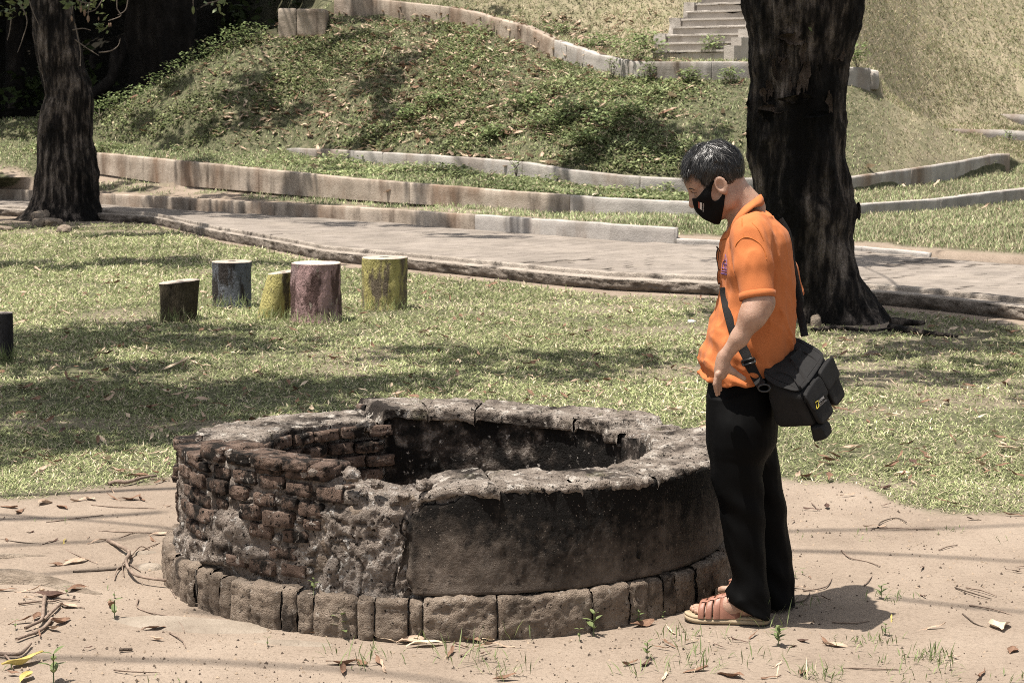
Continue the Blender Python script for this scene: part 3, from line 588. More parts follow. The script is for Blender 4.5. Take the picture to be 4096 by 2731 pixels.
# front right coping (rough, broad) from behind the person round to the crumbled chunk
fa = [thf(1668, 1980), thf(2000, 1950), thf(2330, 1940), thf(2620, 1900), 2*math.pi-.30, 2*math.pi+.20]
for i in range(5): coping('coping_slab', fa[i]+.002, fa[i+1]-.002, (RI_-.02 if i < 2 else RI_+.035), RW+.004, .006, m_cop, 110+i, thick=.032, disp=.024)
# crumbled low stretch between
coping('coping_slab', thf(1318, 1940)+.004, thf(1668, 1980)-.003, RI_+.02, RW-.02, -.022, m_cop, 120, thick=.04, disp=.022)
# ---- bricks
def brick_block(w, h, d, seed):
    """worn brick: bevelled box with knocked corners; face outward +x, width y, height z (about 50 triangles)"""
    u = np.array([-1, -.8, -.27, .27, .8, 1.]); V = []; F = []; b = 0
    r = np.random.default_rng(seed)
    for ax, s in ((0, 1), (1, -1), (1, 1), (2, -1), (2, 1)):
        a, c = np.meshgrid(u, u, indexing='ij'); p = np.zeros((6, 6, 3)); p[..., ax] = s; p[..., (ax+1) % 3] = a*s; p[..., (ax+2) % 3] = c
        V.append(p.reshape(-1, 3)); F.append(gridf(6, 6)+b); b += 36
    V = np.concatenate(V); F = np.concatenate(F)
    rr = (np.abs(V)**10).sum(1)**(1/10); V = V/rr[:, None]
    V = V+.12*fbm(V*1.1+seed*3.7, 2, seed)[:, None]*np.array([.5, 1, 1])+.13*fbm(V*3.1+seed*1.7, 3, seed+40)[:, None]*np.array([1.2, .7, 1])
    return V*np.array([d, w, h])/2, F
BM = []
for s in range(14):
    v, f = brick_block(1, 1, 1, s+1); BM.append(meshdata('brick', v, f, m_brick, smooth=True))
def put_brick(th_, z, R, w, h, d=.11, tilt=0., inward=False, name='brick', mat=None, yaw=0):
    o = bpy.data.objects.new(name, random.choice(BM)); COL.objects.link(o); o.parent = well
    a = th_+(math.pi if inward else 0)+yaw
    o.matrix_parent_inverse = Matrix.Translation(-WC)
    o.location = (WC.x+R*math.cos(th_), WC.y+R*math.sin(th_), z); o.rotation_euler = (tilt, random.uniform(-.05, .05), a); o.scale = (d, w, h)
    return o
def px_of(t, z, R=RW): return pix((WC.x+R*math.cos(t), WC.y+R*math.sin(t), z))
# traced brick faces on the left of the front (zoom frame 600,1550, 1.96 px per photo px): x0,y0,x1,y1
TB = [(195, 470, 258, 560), (252, 505, 352, 610), (405, 455, 560, 575), (625, 515, 775, 612), (780, 545, 1015, 640), (1025, 580, 1235, 665), (1245, 610, 1380, 690),
 (188, 572, 236, 662), (240, 608, 302, 705), (358, 578, 442, 655), (480, 620, 606, 728), (634, 645, 816, 757), (834, 690, 1038, 792), (1050, 750, 1246, 852), (1294, 788, 1508, 906),
 (190, 680, 222, 750), (318, 668, 422, 782), (448, 714, 604, 824), (215, 725, 268, 772), (214, 772, 256, 832), (268, 764, 352, 870), (628, 770, 752, 872), (798, 826, 968, 932), (1030, 862, 1150, 950), (1150, 908, 1356, 1018),
 (185, 800, 215, 880), (334, 830, 452, 932), (514, 868, 602, 962), (704, 908, 852, 1032), (880, 970, 1112, 1088), (236, 880, 290, 980), (290, 920, 440, 1040), (430, 960, 530, 1060), (1190, 1040, 1330, 1120),
 (770, 1066, 952, 1178), (1020, 1130, 1222, 1222), (208, 990, 270, 1092), (278, 1040, 362, 1132), (918, 1250, 1138, 1352), (784, 1346, 968, 1462), (1014, 1390, 1216, 1490), (600, 1310, 760, 1400), (530, 1290, 610, 1340), (190, 900, 232, 985), (190, 1010, 210, 1090), (365, 1110, 440, 1190)]
for (x0, y0, x1, y1) in TB:
    X0, X1, Y0, Y1 = 600+x0/1.96, 600+x1/1.96, 1550+y0/1.96, 1550+y1/1.96
    tc, zc = cyl((X0+X1)/2, (Y0+Y1)/2, RW-.004); tl, _ = cyl(max(X0, 699), (Y0+Y1)/2, RW-.004); tr, _ = cyl(X1, (Y0+Y1)/2, RW-.004)
    w = max(.05, min(.22, abs(tr-tl)*RW))*.97; h = (Y1-Y0)/1160*1.02
    if X1 < 745: w = .11; tc = math.pi+random.uniform(-.06, .10)*1.0+(X0-690)*.004
    put_brick(tc, zc, RW-.052+random.uniform(-.012, .008), w, max(.036, h), tilt=random.uniform(-.05, .05))
# bricks round the left flank and back outside (seen edge-on and from a step aside), six courses
for r_ in range(6):
    z = .165+r_*.058; k = 0; t = 1.9+(.05 if r_ % 2 else 0)
    while t < 3.06:
        if z < rim(t)-.05: put_brick(t, z+.024, RW-.052+random.uniform(-.01, .006), .098, .045, tilt=random.uniform(-.03, .03))
        t += .112
# bricks inside, on the left wall
t_in1 = cyl(1545, 1760, RI_, True)[0]
for r_ in range(6):
    t = t_in1+.03+(.07 if r_ % 2 else 0)
    while t < 3.9:
        z = rim(t)-.055-r_*.062
        put_brick(t, z, RI_+.042+random.uniform(-.004, .008), .118+random.uniform(-.02, .01), .048, tilt=random.uniform(-.02, .02), inward=True); t += .175
# coping bricks lying on the left front rim, their broad faces up
for (x0, x1, zo) in [(697, 800, .0), (800, 890, .012), (890, 1000, .0), (1000, 1120, -.004), (1120, 1310, .004)]:
    t0, t1 = thf(x0+1, 1830), thf(x1, 1860); tm = (t0+t1)/2
    put_brick(tm, rim(tm)-.016+zo, RW-.095, (t1-t0)*(RW-.08)*.96, .046, d=.18, tilt=random.uniform(-.03, .03))
# lumps of old mortar and rubble on the face
def lump(px, py, s, seed, out=.0, mat=m_mortar, sq=(1, 1, .8), name='mortar_lump'):
    t, z = cyl(px, py, RW); c = WC+Vector((math.cos(t)*(RW-.03+out), math.sin(t)*(RW-.03+out), z))
    u = np.linspace(0, math.pi, 15); v = np.linspace(0, 2*math.pi, 22, endpoint=False); U, W = np.meshgrid(u, v, indexing='ij')
    P = np.stack([np.sin(U)*np.cos(W), np.sin(U)*np.sin(W), np.cos(U)], -1); P = P*(1+.55*fbm(P*1.5+seed*5.3, 3, seed)+.38*fbm(P*4.5+seed*2.3, 3, seed+9))[..., None]*s*np.array(sq)
    mk(name, (P+np.array(c)).reshape(-1, 3), gridf(15, 22, cv=True), mat, parent=well)
for i, (x, y, s) in enumerate([(1395, 1905, .032), (1345, 1960, .024), (1690, 1945, .03), (1610, 1990, .026), (1570, 2010, .022), (1215, 1900, .022), (1250, 1890, .025), (905, 1820, .026), (1000, 1845, .02), (985, 2000, .02), (1110, 2010, .02), (1090, 2055, .02), (1190, 2080, .026), (1240, 2100, .024), (1290, 2060, .026), (1320, 1990, .02), (1095, 2160, .026), (1240, 2200, .03), (1240, 2250, .028), (800, 2030, .018), (920, 2000, .028), (870, 1985, .022), (940, 1995, .02), (1230, 2290, .026), (740, 1870, .018), (775, 1990, .02), (700, 1930, .018), (712, 2010, .018), (1105, 2290, .012), (845, 1880, .018), (870, 2010, .02), (1500, 1940, .022), (1445, 1975, .02)]):
    lump(x, y, s*(.72 if y > 1950 else .9), i+3, out=.008)
# the big patch of rubble facing left of the render
for i, (x, y, sx, sz) in enumerate([(1330, 2100, .075, .05), (1430, 2080, .08, .05), (1540, 2090, .085, .05), (1330, 2180, .07, .06), (1420, 2190, .085, .06), (1530, 2190, .08, .065), (1300, 2270, .07, .05), (1400, 2320, .085, .04), (1490, 2280, .08, .05), (1590, 2260, .06, .06), (1600, 2170, .05, .05), (1580, 2330, .06, .04), (1580, 2060, .055, .035), (1500, 2340, .07, .03), (1620, 2010, .05, .028)]):
    lump(x, y, 1, 60+i, out=-.004, mat=m_stone, sq=(sx*.75, sx*.30, sz*.75), name='rubble_stone')
# ---- footing stones
J = [664, 684, 718, 752, 776, 827, 869, 917, 1000, 1119, 1182, 1248, 1426, 1496, 1631, 1690, 1992, 2372, 2526, 2600, 2660, 2707, 2790, 2850, 2900]
ja = [cyl(x, 2440 if 900 < x < 2700 else 2300, RB)[0] for x in J]; ja[0] = math.pi+.02
extra = np.linspace(ja[-1], 2*math.pi+math.pi+.02, 24)[1:]
ja = ja+list(extra)
for i in range(len(ja)-1):
    a0, a1 = ja[i], ja[i+1]; g = .0022
    if a1-a0 < .012: continue
    n = int(np.clip((a1-a0)*110, 8, 46)); t = np.linspace(a0+g, a1-g, n); hz = .145+random.uniform(-.008, .006); ro = RB+random.uniform(-.008, .006)
    def prof_s(t, hz=hz, ro=ro, a0=a0, a1=a1):
        e = 1-np.clip(np.minimum(t-a0-g, a1-g-t)/.012, 0, 1); k = .012*e**2
        o_ = [(ro-.05, -.04+0*t)]
        for q in np.linspace(0, 1, 18): o_.append((ro-k+.004*math.sin(q*3), -.03+(hz-.012+.03)*q))
        o_ += [(ro-.006-k, hz-.004-k), (ro-.022-k*.3, hz-k*.4), (ro-.055, hz), (ro-.10, hz-.003), (ro-.16, hz-.02)]
        return o_
    wellmesh('footing_stone', prof_s, t, m_stone, .020, 130+i, closed=False, fr_=19)
t = np.linspace(0, 2*math.pi, 200, endpoint=False)
wellmesh('footing_core', lambda t: [(RB-.045, -.05+0*t), (RB-.03, .05+0*t), (RB-.03, .125+0*t), (RB-.2, .13+0*t)], t, m_mortar, .008, 7)
# ================================================================== STUMPS
def stump(px, pyb, w_px, h_px, mat, topmat, label, seed, lean=0., topw=1., rough=.085, group=None, slant=0.):
    b = gp(px, pyb); Y = b.y; k = Y/FP*1.0; w = w_px*k*1.005; h = h_px*k*1.0; r = w/2
    e = empty('tree_stump', (b.x, Y+r, 0), label=label, cat='tree stump'); n = 56; m = 24
    V = []
    for i in range(m):
        q = i/(m-1); z = -.05+(h+.05)*q
        for j in range(n):
            a = 2*math.pi*j/n; rr = r*((1-q)*1.0+q*topw)*(1+.10*max(0, .18-q)/.18)
            V.append((b.x+lean*q*h+rr*math.cos(a), Y+r+rr*math.sin(a), z+slant*math.cos(a)*r*q))
    V = np.array(V); c = np.array([b.x, Y+r, 0]); d = V-c; d[:, 2] = 0; d /= np.linalg.norm(d, axis=1)[:, None]
    q = fbm(V*np.array([9, 9, 3]), 4, seed)*rough*1.2+np.abs(fbm(V*np.array([30, 30, 6]), 3, seed+2))*rough*.8+fbm(V*np.array([3, 3, 1.5]), 2, seed+8)*rough
    V = V+d*(q*w*.5)[:, None]
    mk('trunk', V, gridf(m, n, cv=True), mat, parent=e)
    top = V[-n:]; cen = top.mean(0); T = [top*1.0]; 
    for f in (.985, .9, .7, .45, .2): T.append(cen+(top-cen)*f+np.array([0, 0, .006])+np.c_[np.zeros((n, 2)), fbm(top*12*f, 3, seed)*.006])
    T = np.concatenate(T); F = gridf(6, n, cv=True).tolist(); F.append(list(range(5*n, 6*n)))
    mk('cut_top', T, F, topmat, parent=e)
def paint(name, c, dark, amt=.5, sc=5):
    return nmat(name, [(.3, tuple(x*.72 for x in c)), (.65, c)], scale=7, detail=8, spots=[(tuple(x*.5+.05 for x in c), 3, .5, .62, (1, 1, .5)), (dark, sc, amt-.03, amt+.03, (1, 1, .35)), (dark, 26, .60, .66, (1, 1, .6)), ((.30, .26, .215), 14, .64, .69, (1, 1, .5))], bump=1., bscale=24, bstretch=(1, 1, .5), bdist=.03)
m_cut = nmat('sawn_wood_grey', [(.3, (.24, .195, .16)), (.55, (.36, .31, .265)), (.8, (.46, .41, .35))], scale=12, detail=8, bump=.4, bscale=40)
m_bark0 = nmat('furrowed_bark', [(.3, (.022, .017, .011)), (.55, (.06, .048, .03)), (.8, (.11, .09, .055))], scale=10, detail=9, stretch=(1, 1, .25), bump=1., bscale=22, bstretch=(1, 1, .2), bdist=.05)
stump(703, 1290, 156, 158, m_bark0, m_cut, 'low brown stump with bare furrowed bark beside the painted ones', 3, rough=.14, slant=.10)
stump(920, 1232, 158, 180, paint('peeling_grey_blue_paint', (.135, .145, .165), (.035, .03, .028), .56), m_cut, 'tall stump with flaking grey blue paint', 5)
stump(1075, 1278, 125, 185, paint('faded_yellow_paint', (.43, .385, .15), (.10, .085, .05), .60), m_cut, 'leaning narrow yellow stump half hidden by the pink stump', 7, lean=.30, topw=1.0, slant=.12)
stump(1258, 1296, 198, 238, paint('faded_pink_paint', (.38, .25, .24), (.09, .055, .05), .55), nmat('pale_sawn_top', [(.3, (.36, .29, .24)), (.6, (.50, .42, .36))], scale=9, bump=.4), 'thick faded pink stump with a hollow in its sawn top', 9)
stump(1530, 1244, 178, 208, paint('yellow_paint_peeling', (.43, .385, .15), (.13, .105, .075), .50, 4), m_cut, 'thick yellow stump with peeling paint nearest the road kerb', 11, topw=1.04)
stump(15, 1448, 64, 195, nmat('dark_bark_blue', [(.3, (.014, .013, .014)), (.6, (.04, .037, .038)), (.85, (.075, .07, .07))], scale=9, stretch=(1, 1, .2), bump=1., bscale=20, bstretch=(1, 1, .2), bdist=.04), m_cut, 'narrow blackish stump standing apart from the painted ones', 13)
# ================================================================== TREES
m_bark = nmat('dark_rough_bark', [(.36, (.004, .0033, .0028)), (.48, (.025, .020, .017)), (.58, (.11, .09, .074)), (.70, (.24, .20, .17))], scale=13, detail=11, stretch=(1, 1, .2), bump=1., bscale=16, bstretch=(1, 1, .25), bdist=.07, spots=[((.004, .0033, .0028), 2.0, .47, .60, (1, 1, .4))])
m_barkp = nmat('peeled_bark', [(.3, (.02, .014, .010)), (.55, (.08, .06, .046)), (.8, (.20, .16, .13))], scale=8, detail=9, stretch=(1, 1, .3), bump=1., bscale=18, bstretch=(1, 1, .3), bdist=.05)
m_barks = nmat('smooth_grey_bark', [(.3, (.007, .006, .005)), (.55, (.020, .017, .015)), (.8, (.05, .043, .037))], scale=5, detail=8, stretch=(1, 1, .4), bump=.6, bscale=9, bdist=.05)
m_leafd = nmat('canopy_leaf', [(.3, (.03, .045, .014)), (.7, (.065, .085, .03))], scale=3, bump=0, rough=.6, trans=.15)
m_root = nmat('pale_scaly_root_bark', [(.28, (.11, .085, .062)), (.5, (.22, .178, .138)), (.75, (.31, .26, .205))], scale=16, detail=9, stretch=(.5, 1, 1), bump=1., bscale=22, bstretch=(.4, 1, 1), bdist=.03)
def trunk(name, L, Rr, Y, mat, parent, n=110, m=230, seed=1, ridge=.05, lobes=0, yoff=0., zmin=None, squash=1.):
    """trunk lofted between traced left and right edges [(px,py)...] at distance Y, with ridged bark relief"""
    lz = np.array([[at(x, y, Y).z, at(x, y, Y).x] for x, y in L]); rz = np.array([[at(x, y, Y).z, at(x, y, Y).x] for x, y in Rr])
    lz = lz[np.argsort(lz[:, 0])]; rz = rz[np.argsort(rz[:, 0])]
    z = np.linspace(min(lz[0, 0], rz[0, 0]), max(lz[-1, 0], rz[-1, 0]), m); xl = np.interp(z, lz[:, 0], lz[:, 1]); xr = np.interp(z, rz[:, 0], rz[:, 1])
    k = np.hanning(7); k /= k.sum(); s = lambda q: np.convolve(np.pad(q, 3, mode='edge'), k, 'valid'); xl, xr = s(xl), s(xr)
    c = (xl+xr)/2; r = (xr-xl)/2; a = np.linspace(0, 2*math.pi, n, endpoint=False)
    rad = r[:, None]*np.ones(n)[None]
    X = c[:, None]+rad*np.cos(a); YY = Y+yoff+rad*squash*np.sin(a); ZZ = np.broadcast_to(z[:, None], X.shape)
    P = np.stack([X, YY, ZZ], -1); rm = float(np.median(r))
    q = (1-2*np.abs(fbm(P*np.array([7, 7, 1.6])/rm*.4, 4, seed)))*ridge*rm+fbm(P*np.array([3, 3, 2])/rm*.4, 3, seed+3)*ridge*rm*1.6+fbm(P*14, 3, seed+6)*.012
    if lobes: q = q+np.maximum(0, np.cos(a*lobes+1.0+.6*fbm(P*.5, 2, 9)))**2*rm*.35*np.clip(1.2-(ZZ-z[0])/2.6, .15, 1)-.1*rm
    V = np.stack([c[:, None]+(rad+q)*np.cos(a), Y+yoff+(rad*squash+q)*np.sin(a), ZZ], -1)
    mk(name, V.reshape(-1, 3), gridf(m, n, cv=True), mat, parent=parent)
    return c[-1], r[-1], z[-1]
def leaf_cloud(cent, ext, n, size, rng, flatness=.5, even=False):
    """n random leaf quads in an ellipsoid; returns V, F"""
    def ball(k):
        p = rng.normal(size=(k, 3)); p /= np.linalg.norm(p, axis=1)[:, None]; return p*(rng.random(k)**(1/2.2))[:, None]
    K = max(3, n//34); cc = ball(K); p = cc[rng.integers(0, K, n)]+rng.normal(size=(n, 3))*np.minimum(.30, .17/np.maximum(np.array(ext), .05)); p = ball(n) if even else p; c = np.array(cent)+p*np.array(ext)
    u = rng.normal(size=(n, 3)); u[:, 2] *= flatness; u /= np.linalg.norm(u, axis=1)[:, None]; w = np.cross(u, rng.normal(size=(n, 3))*np.array([.5, .5, 1.2])); w /= np.linalg.norm(w, axis=1)[:, None]+1e-9
    s = size*(.6+.8*rng.random(n))[:, None]
    V = np.stack([c-u*s*.5, c+w*s*.26, c+u*s*.5, c-w*s*.26], 1).reshape(-1, 3); F = np.arange(4*n).reshape(n, 4); return V, F
def joinq(parts):
    V = []; F = []; k = 0
    for v, f in parts: V.append(v); F.append(f+k); k += len(v)
    return np.concatenate(V), np.concatenate(F)
def tp(px, py, lo=5., hi=60.):
    d = ray(px, py); prev = None
    for Y in np.arange(lo, hi, .1):
        t = Y/d.y; x = d.x*t; z = CH+d.z*t
        if z <= ground_z(x, Y): return Vector((x, Y, ground_z(x, Y)))
    return at(px, py, 45)
def shade(px, py, rx, ry, cov, h, leaf=.16, rng=RNG, flat_=.25):
    """leaf mass whose shadow falls on the ground seen at a photo pixel"""
    g = tp(px, py); c = g+SUN*((h-g.z)/SUN.z); n = int(cov*math.pi*rx*ry/(leaf*leaf*.26*.62)); n = min(n, 9000)
    return leaf_cloud(c, (rx, ry, .5), n, leaf, rng), c
def crown(tree, start, blobs, barkmat, r0=.16, name='crown'):
    mk(name, *joinq([b[0] for b in blobs]), m_leafd, parent=tree, smooth=False)
    for i, b in enumerate(blobs):
        c = b[1]; s = Vector(start); mid = s.lerp(c, .5)+Vector((0, 0, .5+.1*(i % 3)))
        P = smoothline([s, s.lerp(mid, .5)+Vector((0, 0, .15)), mid, c], 12); v, f = tube(P, np.linspace(.022, .008, 12), 5, jit=.2, seed=i)
        mk('limb', v, f, barkmat, parent=tree)
# --- right tree
YR = gp(3390, 1300).y
rt_ = empty('tree', (gp(3390, 1300).x, YR, 0), label='thick black shaggy-barked tree trunk standing just behind the person', cat='tree')
q4 = lambda x, y: (3000+x/1.568, y/1.568)
Lr = [q4(-10, -900), q4(0, -300), q4(15, 0), q4(22, 80), q4(50, 190), q4(60, 280), q4(48, 340), q4(52, 480), q4(45, 560), q4(35, 640), q4(38, 770), q4(50, 950), q4(62, 1100), q4(72, 1220), (3052, 850), (3070, 950), (3095, 1050), (3120, 1150), (3140, 1230), (3140, 1290), (3125, 1330)]
Rr_ = [q4(900, -900), q4(830, -300), q4(755, 0), q4(740, 100), q4(710, 200), q4(680, 290), q4(655, 370), q4(640, 450), q4(630, 560), q4(625, 700), q4(630, 950), q4(645, 1100), q4(665, 1250), q4(690, 1330), q4(690, 1400), q4(680, 1500), (3445, 1000), (3457, 1051), (3482, 1130), (3510, 1190), (3550, 1245), (3590, 1290), (3640, 1330)]
top = trunk('trunk', Lr, Rr_, YR, m_bark, rt_, n=150, m=300, seed=11, ridge=.085, yoff=.35, squash=.85)
# shaggy plates of loose bark, ragged edges and peeled wood
def plate(px, py, w, h, seed, mat, parent, Y, tilt=.4, curl=.3):
    c = at(px, py, Y); n = 7; u = np.linspace(-1, 1, n); a, b = np.meshgrid(u, u, indexing='ij'); P = np.stack([a, b, 0*a], -1)
    r = 1+.75*fbm(np.stack([np.cos(np.arctan2(b, a))*2.2, np.sin(np.arctan2(b, a))*2.2, 0*a+seed], -1), 3, seed); X = a*w*r*(1-.55*b*b)+.25*w*np.sin(b*2.3+seed); Z = b*h*r; D = -curl*w*(a*a+.5*b*b)+fbm(P*2+seed, 3, seed)*.35*w+tilt*w*b
    V = np.stack([c.x+X, c.y+D, c.z+Z], -1).reshape(-1, 3); V2 = V+np.array([0, .018, 0]); F = gridf(n, n).tolist(); k = len(V); F += [[i+k for i in f][::-1] for f in F]
    mk('bark_plate', np.concatenate([V, V2]), F, mat, parent=parent)
rr = random.Random(5)
for (x, y, w, h) in [(20, 850, 28, 40), (5, 880, 20, 50), (25, 960, 12, 45), (25, 640, 30, 30), (45, 700, 30, 22), (50, 350, 16, 40), (30, 60, 16, 30), (660, 1330, 30, 40), (60, 560, 22, 40), (45, 480, 14, 30)]:
    X, Yp = q4(x, y); plate(X, Yp, w*.0013*1.3, h*.0013*1.4, int(x+y), m_bark, rt_, YR+.28, tilt=rr.uniform(-.3, .5))
for (x, y, w, h, m_) in [(190, 350, 45, 35, 1), (330, 340, 26, 70, 1), (350, 470, 30, 90, 1), (310, 540, 20, 60, 1), (170, 430, 30, 60, 1), (215, 410, 22, 40, 1), (140, 380, 22, 36, 1), (230, 120, 26, 40, 1), (270, 250, 70, 35, 1), (120, 560, 30, 50, 1), (560, 330, 40, 40, 1), (510, 200, 40, 90, 1), (150, 680, 80, 22, 1), (90, 600, 26, 46, 1), (250, 540, 12, 50, 1), (500, 640, 22, 60, 1), (300, 620, 90, 25, 0), (420, 720, 60, 18, 0), (200, 240, 40, 30, 0), (100, 720, 50, 40, 0), (440, 330, 20, 90, 0)]:
    X, Yp = q4(x, y); off = abs(x-340)/330; plate(X, Yp, w*.0013, h*.0013, int(x*3+y), m_barkp if m_ else m_bark, rt_, YR-.02+.30*off**2, tilt=rr.uniform(-.2, .3), curl=.4)
def leafshape(w, h, n=6, bend=.2):
    """pointed oval leaf lying in x(width) y(length) with a fold along the midrib"""
    V = []; 
    for i in range(n+1):
        t = i/n; ww = w*math.sin(math.pi*min(1, t*.96+.02))**.8*(1-.25*t); z = bend*h*(t-.5)**2
        V += [(-ww/2, t*h, z+.12*ww), (0, t*h, z), (ww/2, t*h, z+.12*ww)]
    F = []
    for i in range(n):
        b = i*3; F += [[b, b+1, b+4, b+3], [b+1, b+2, b+5, b+4]]
    return np.array(V), F
m_fresh = nmat('fresh_leaf', [(.3, (.09, .12, .045)), (.7, (.15, .18, .075))], scale=15, bump=.1, rough=.5, spec=.3, trans=.2, obj=True)
sp_ = []
for k, (dx, dy, rz) in enumerate([(365, 120, 0), (345, 150, 1.3), (380, 155, -1.2), (370, 175, 2.6)]):
    c = at(*q4(365, 150), YR-.05); v, f = leafshape(.035, .075); R_ = Matrix.Rotation(rz, 3, 'Y') @ Matrix.Rotation(math.radians(80), 3, 'X'); sp_.append(([tuple(Vector(c)+R_ @ Vector(p)) for p in v], f))
mk('sprout', *join(sp_), m_fresh, parent=rt_)
# surface roots of the right tree
for pts, r in [([(3560, 1290), (3640, 1290), (3700, 1292)], .05), ([(3560, 1310), (3700, 1330), (3830, 1345)], .035), ([(3250, 1320), (3350, 1312), (3480, 1322), (3560, 1312)], .022)]:
    P = smoothline([gp(x, y, .03) for x, y in pts], 14); v, f = tube(P, np.linspace(r, r*.3, 14), 8, jit=.3, seed=3); mk('root', v, f, m_bark, parent=rt_)
B = [shade(x, y, rx, ry, cov, h, .2) for x, y, rx, ry, cov, h in [(3560, 1300, 1.1, 1.0, 1.7, 6.0), (3250, 1240, 1.0, 1.2, 1.7, 6.3), (3900, 1390, .9, .9, .8, 5.6), (3700, 1500, .9, .7, .75, 5.8), (4050, 1560, .6, .6, .6, 5.6), (2350, 1450, .8, .6, .7, 7.2), (2000, 1500, .8, .5, .75, 7.2), (2650, 1420, .5, .5, .5, 6.8), (3400, 1100, 1.3, .8, 1.3, 6.5), (3300, 1420, .6, .5, .6, 6.1)]]
trc = at(3200, -700, YR); 
for hh in (2.2, 3.2, 4.2):    # inner crown that keeps the trunk itself in shade
    g = Vector((gp(3390, 1300).x, YR+.1, hh-1.2)); c = g+SUN*((6.0+hh*.3-g.z)/SUN.z); B.append((leaf_cloud(c, (.95, .9, .6), 380, .2, RNG), c))
crown(rt_, (trc.x+.1, YR+.3, top[2]-.2), B, m_bark)
# --- left tree
YL = gp(240, 884).y
lt_ = empty('tree', (gp(240, 884).x, YL, 0), label='dark gnarled tree trunk between the road and the lawn', cat='tree')
q1 = lambda x, y: (x/1.568, y/1.568)
Ll = [q1(190, -600), q1(188, 0), q1(188, 150), q1(192, 300), q1(215, 400), q1(240, 470), q1(262, 590), q1(240, 690), q1(222, 760), q1(212, 880), q1(208, 1000), q1(205, 1100), q1(190, 1220), q1(165, 1280), q1(120, 1340), q1(60, 1400), q1(20, 1440)]
Rl = [q1(400, -600), q1(418, 0), q1(440, 150), q1(470, 250), q1(492, 350), q1(500, 430), q1(535, 520), q1(556, 610), q1(550, 750), q1(542, 870), q1(565, 940), q1(580, 1030), q1(592, 1100), q1(588, 1250), q1(610, 1320), q1(660, 1380), q1(730, 1440)]
top = trunk('trunk', Ll, Rl, YL, m_bark, lt_, seed=23, ridge=.075, yoff=.3, squash=.85)
B = [shade(x, y, rx, ry, cov, h, .24) for x, y, rx, ry, cov, h in [(230, 900, 1.6, 1.2, 1.6, 7), (120, 1060, 1.6, .9, 1.0, 7.5), (600, 1050, 1.5, .8, 1.0, 7.5), (950, 1060, .9, .6, .8, 8), (300, 850, 1.4, .8, 1.2, 8), (700, 850, 1.2, .8, 1.1, 8.5), (1150, 905, 1.3, .7, 1.1, 8.5), (1600, 950, 1.1, .5, .9, 8.5), (900, 890, 1.0, .5, .9, 8.5), (1350, 940, 1.0, .4, .9, 8.5), (1900, 1000, 1.0, .35, .7, 8.5), (1250, 850, 1.2, .4, .6, 8.5), (100, 780, 1.5, .8, .8, 8), (2000, 985, 1.0, .4, .4, 8.5), (500, 940, 1.2, .6, 1.2, 7.5)]]
for hh in (1.2, 2.6, 4.):
    g = Vector((gp(240, 884).x, YL+.2, hh)); c = g+SUN*((7.0-g.z)/SUN.z); B.append((leaf_cloud(c, (1.3, 1.3, .6), 900, .3, RNG), c))
crown(lt_, (at(195, -300, YL).x, YL+.3, top[2]-.2), B, m_bark)
# drooping fruiting twigs of the left tree
m_twig = flat('dry_twig', (.12, .098, .078), var=.3, bump=.3); m_pod = nmat('brown_pod', [(.3, (.13, .085, .055)), (.7, (.24, .17, .12))], scale=9, bump=.3); m_podg = nmat('green_pod', [(.3, (.10, .12, .045)), (.7, (.16, .18, .08))], scale=9, bump=.3)
for pts in [[(420, -30), (510, 12), (560, 20), (640, -20)], [(510, 12), (508, 30)], [(540, 15), (531, 50)], [(560, 20), (552, 95)], [(735, -20), (735, 60), (760, 100), (680, 132)], [(805, -30), (790, 60), (740, 96)], [(470, 150), (490, 240), (505, 330), (503, 415)], [(455, 190), (520, 180), (570, 192)], [(455, 40), (450, 90)], [(1210, -30), (1212, 40)], [(1300, 22), (1360, 8), (1420, -20)], [(70, 120), (60, 200), (45, 255)], [(180, -20), (200, 60), (240, 150)], [(620, 330), (690, 322), (740, 290), (755, 240)], [(470, 250), (540, 300), (620, 350)], [(130, 30), (170, 130), (140, 250), (110, 330)], [(650, -10), (600, 60), (540, 80)]]:
    P = smoothline([at(*q1(*p), YL-1.2) for p in pts], 12); v, f = tube(P, np.linspace(.011, .005, 12), 5); mk('twig', v, f, m_twig, parent=lt_)
for (x, y, hgt, g) in [(507, 55, 48, 0), (531, 82, 44, 0), (553, 120, 46, 0), (450, 118, 36, 0), (684, 158, 28, 0), (695, 156, 26, 0), (618, 120, 24, 0), (1212, 66, 50, 1), (640, 38, 30, 1), (65, 45, 22, 1), (120, 90, 20, 1), (1378, 60, 40, 1)]:
    c = at(*q1(x, y), YL-1.2); h = hgt/1.568*YL/FP; P = [c+Vector((0, 0, h*.5)), c+Vector((0, 0, h*.25)), c, c-Vector((0, 0, h*.3)), c-Vector((0, 0, h*.5))]; v, f = tube(P, [h*.05, h*.17, h*.2, h*.14, h*.02], 8); mk('seed_pod', v, f, m_podg if g else m_pod, parent=lt_)
lv = []
for (x, y, n) in [(560, 20, 5), (640, 180, 7), (640, 60, 4), (500, 20, 4), (30, 80, 8), (150, 40, 8), (1390, 40, 4), (700, 20, 5), (430, 10, 5)]:
    c = at(*q1(x, y), YL-1.1); lv.append(leaf_cloud(c, (.16, .16, .12), n*2, .14, RNG))
mk('twig_leaves', *joinq(lv), m_fresh, parent=lt_, smooth=False, kind='stuff')
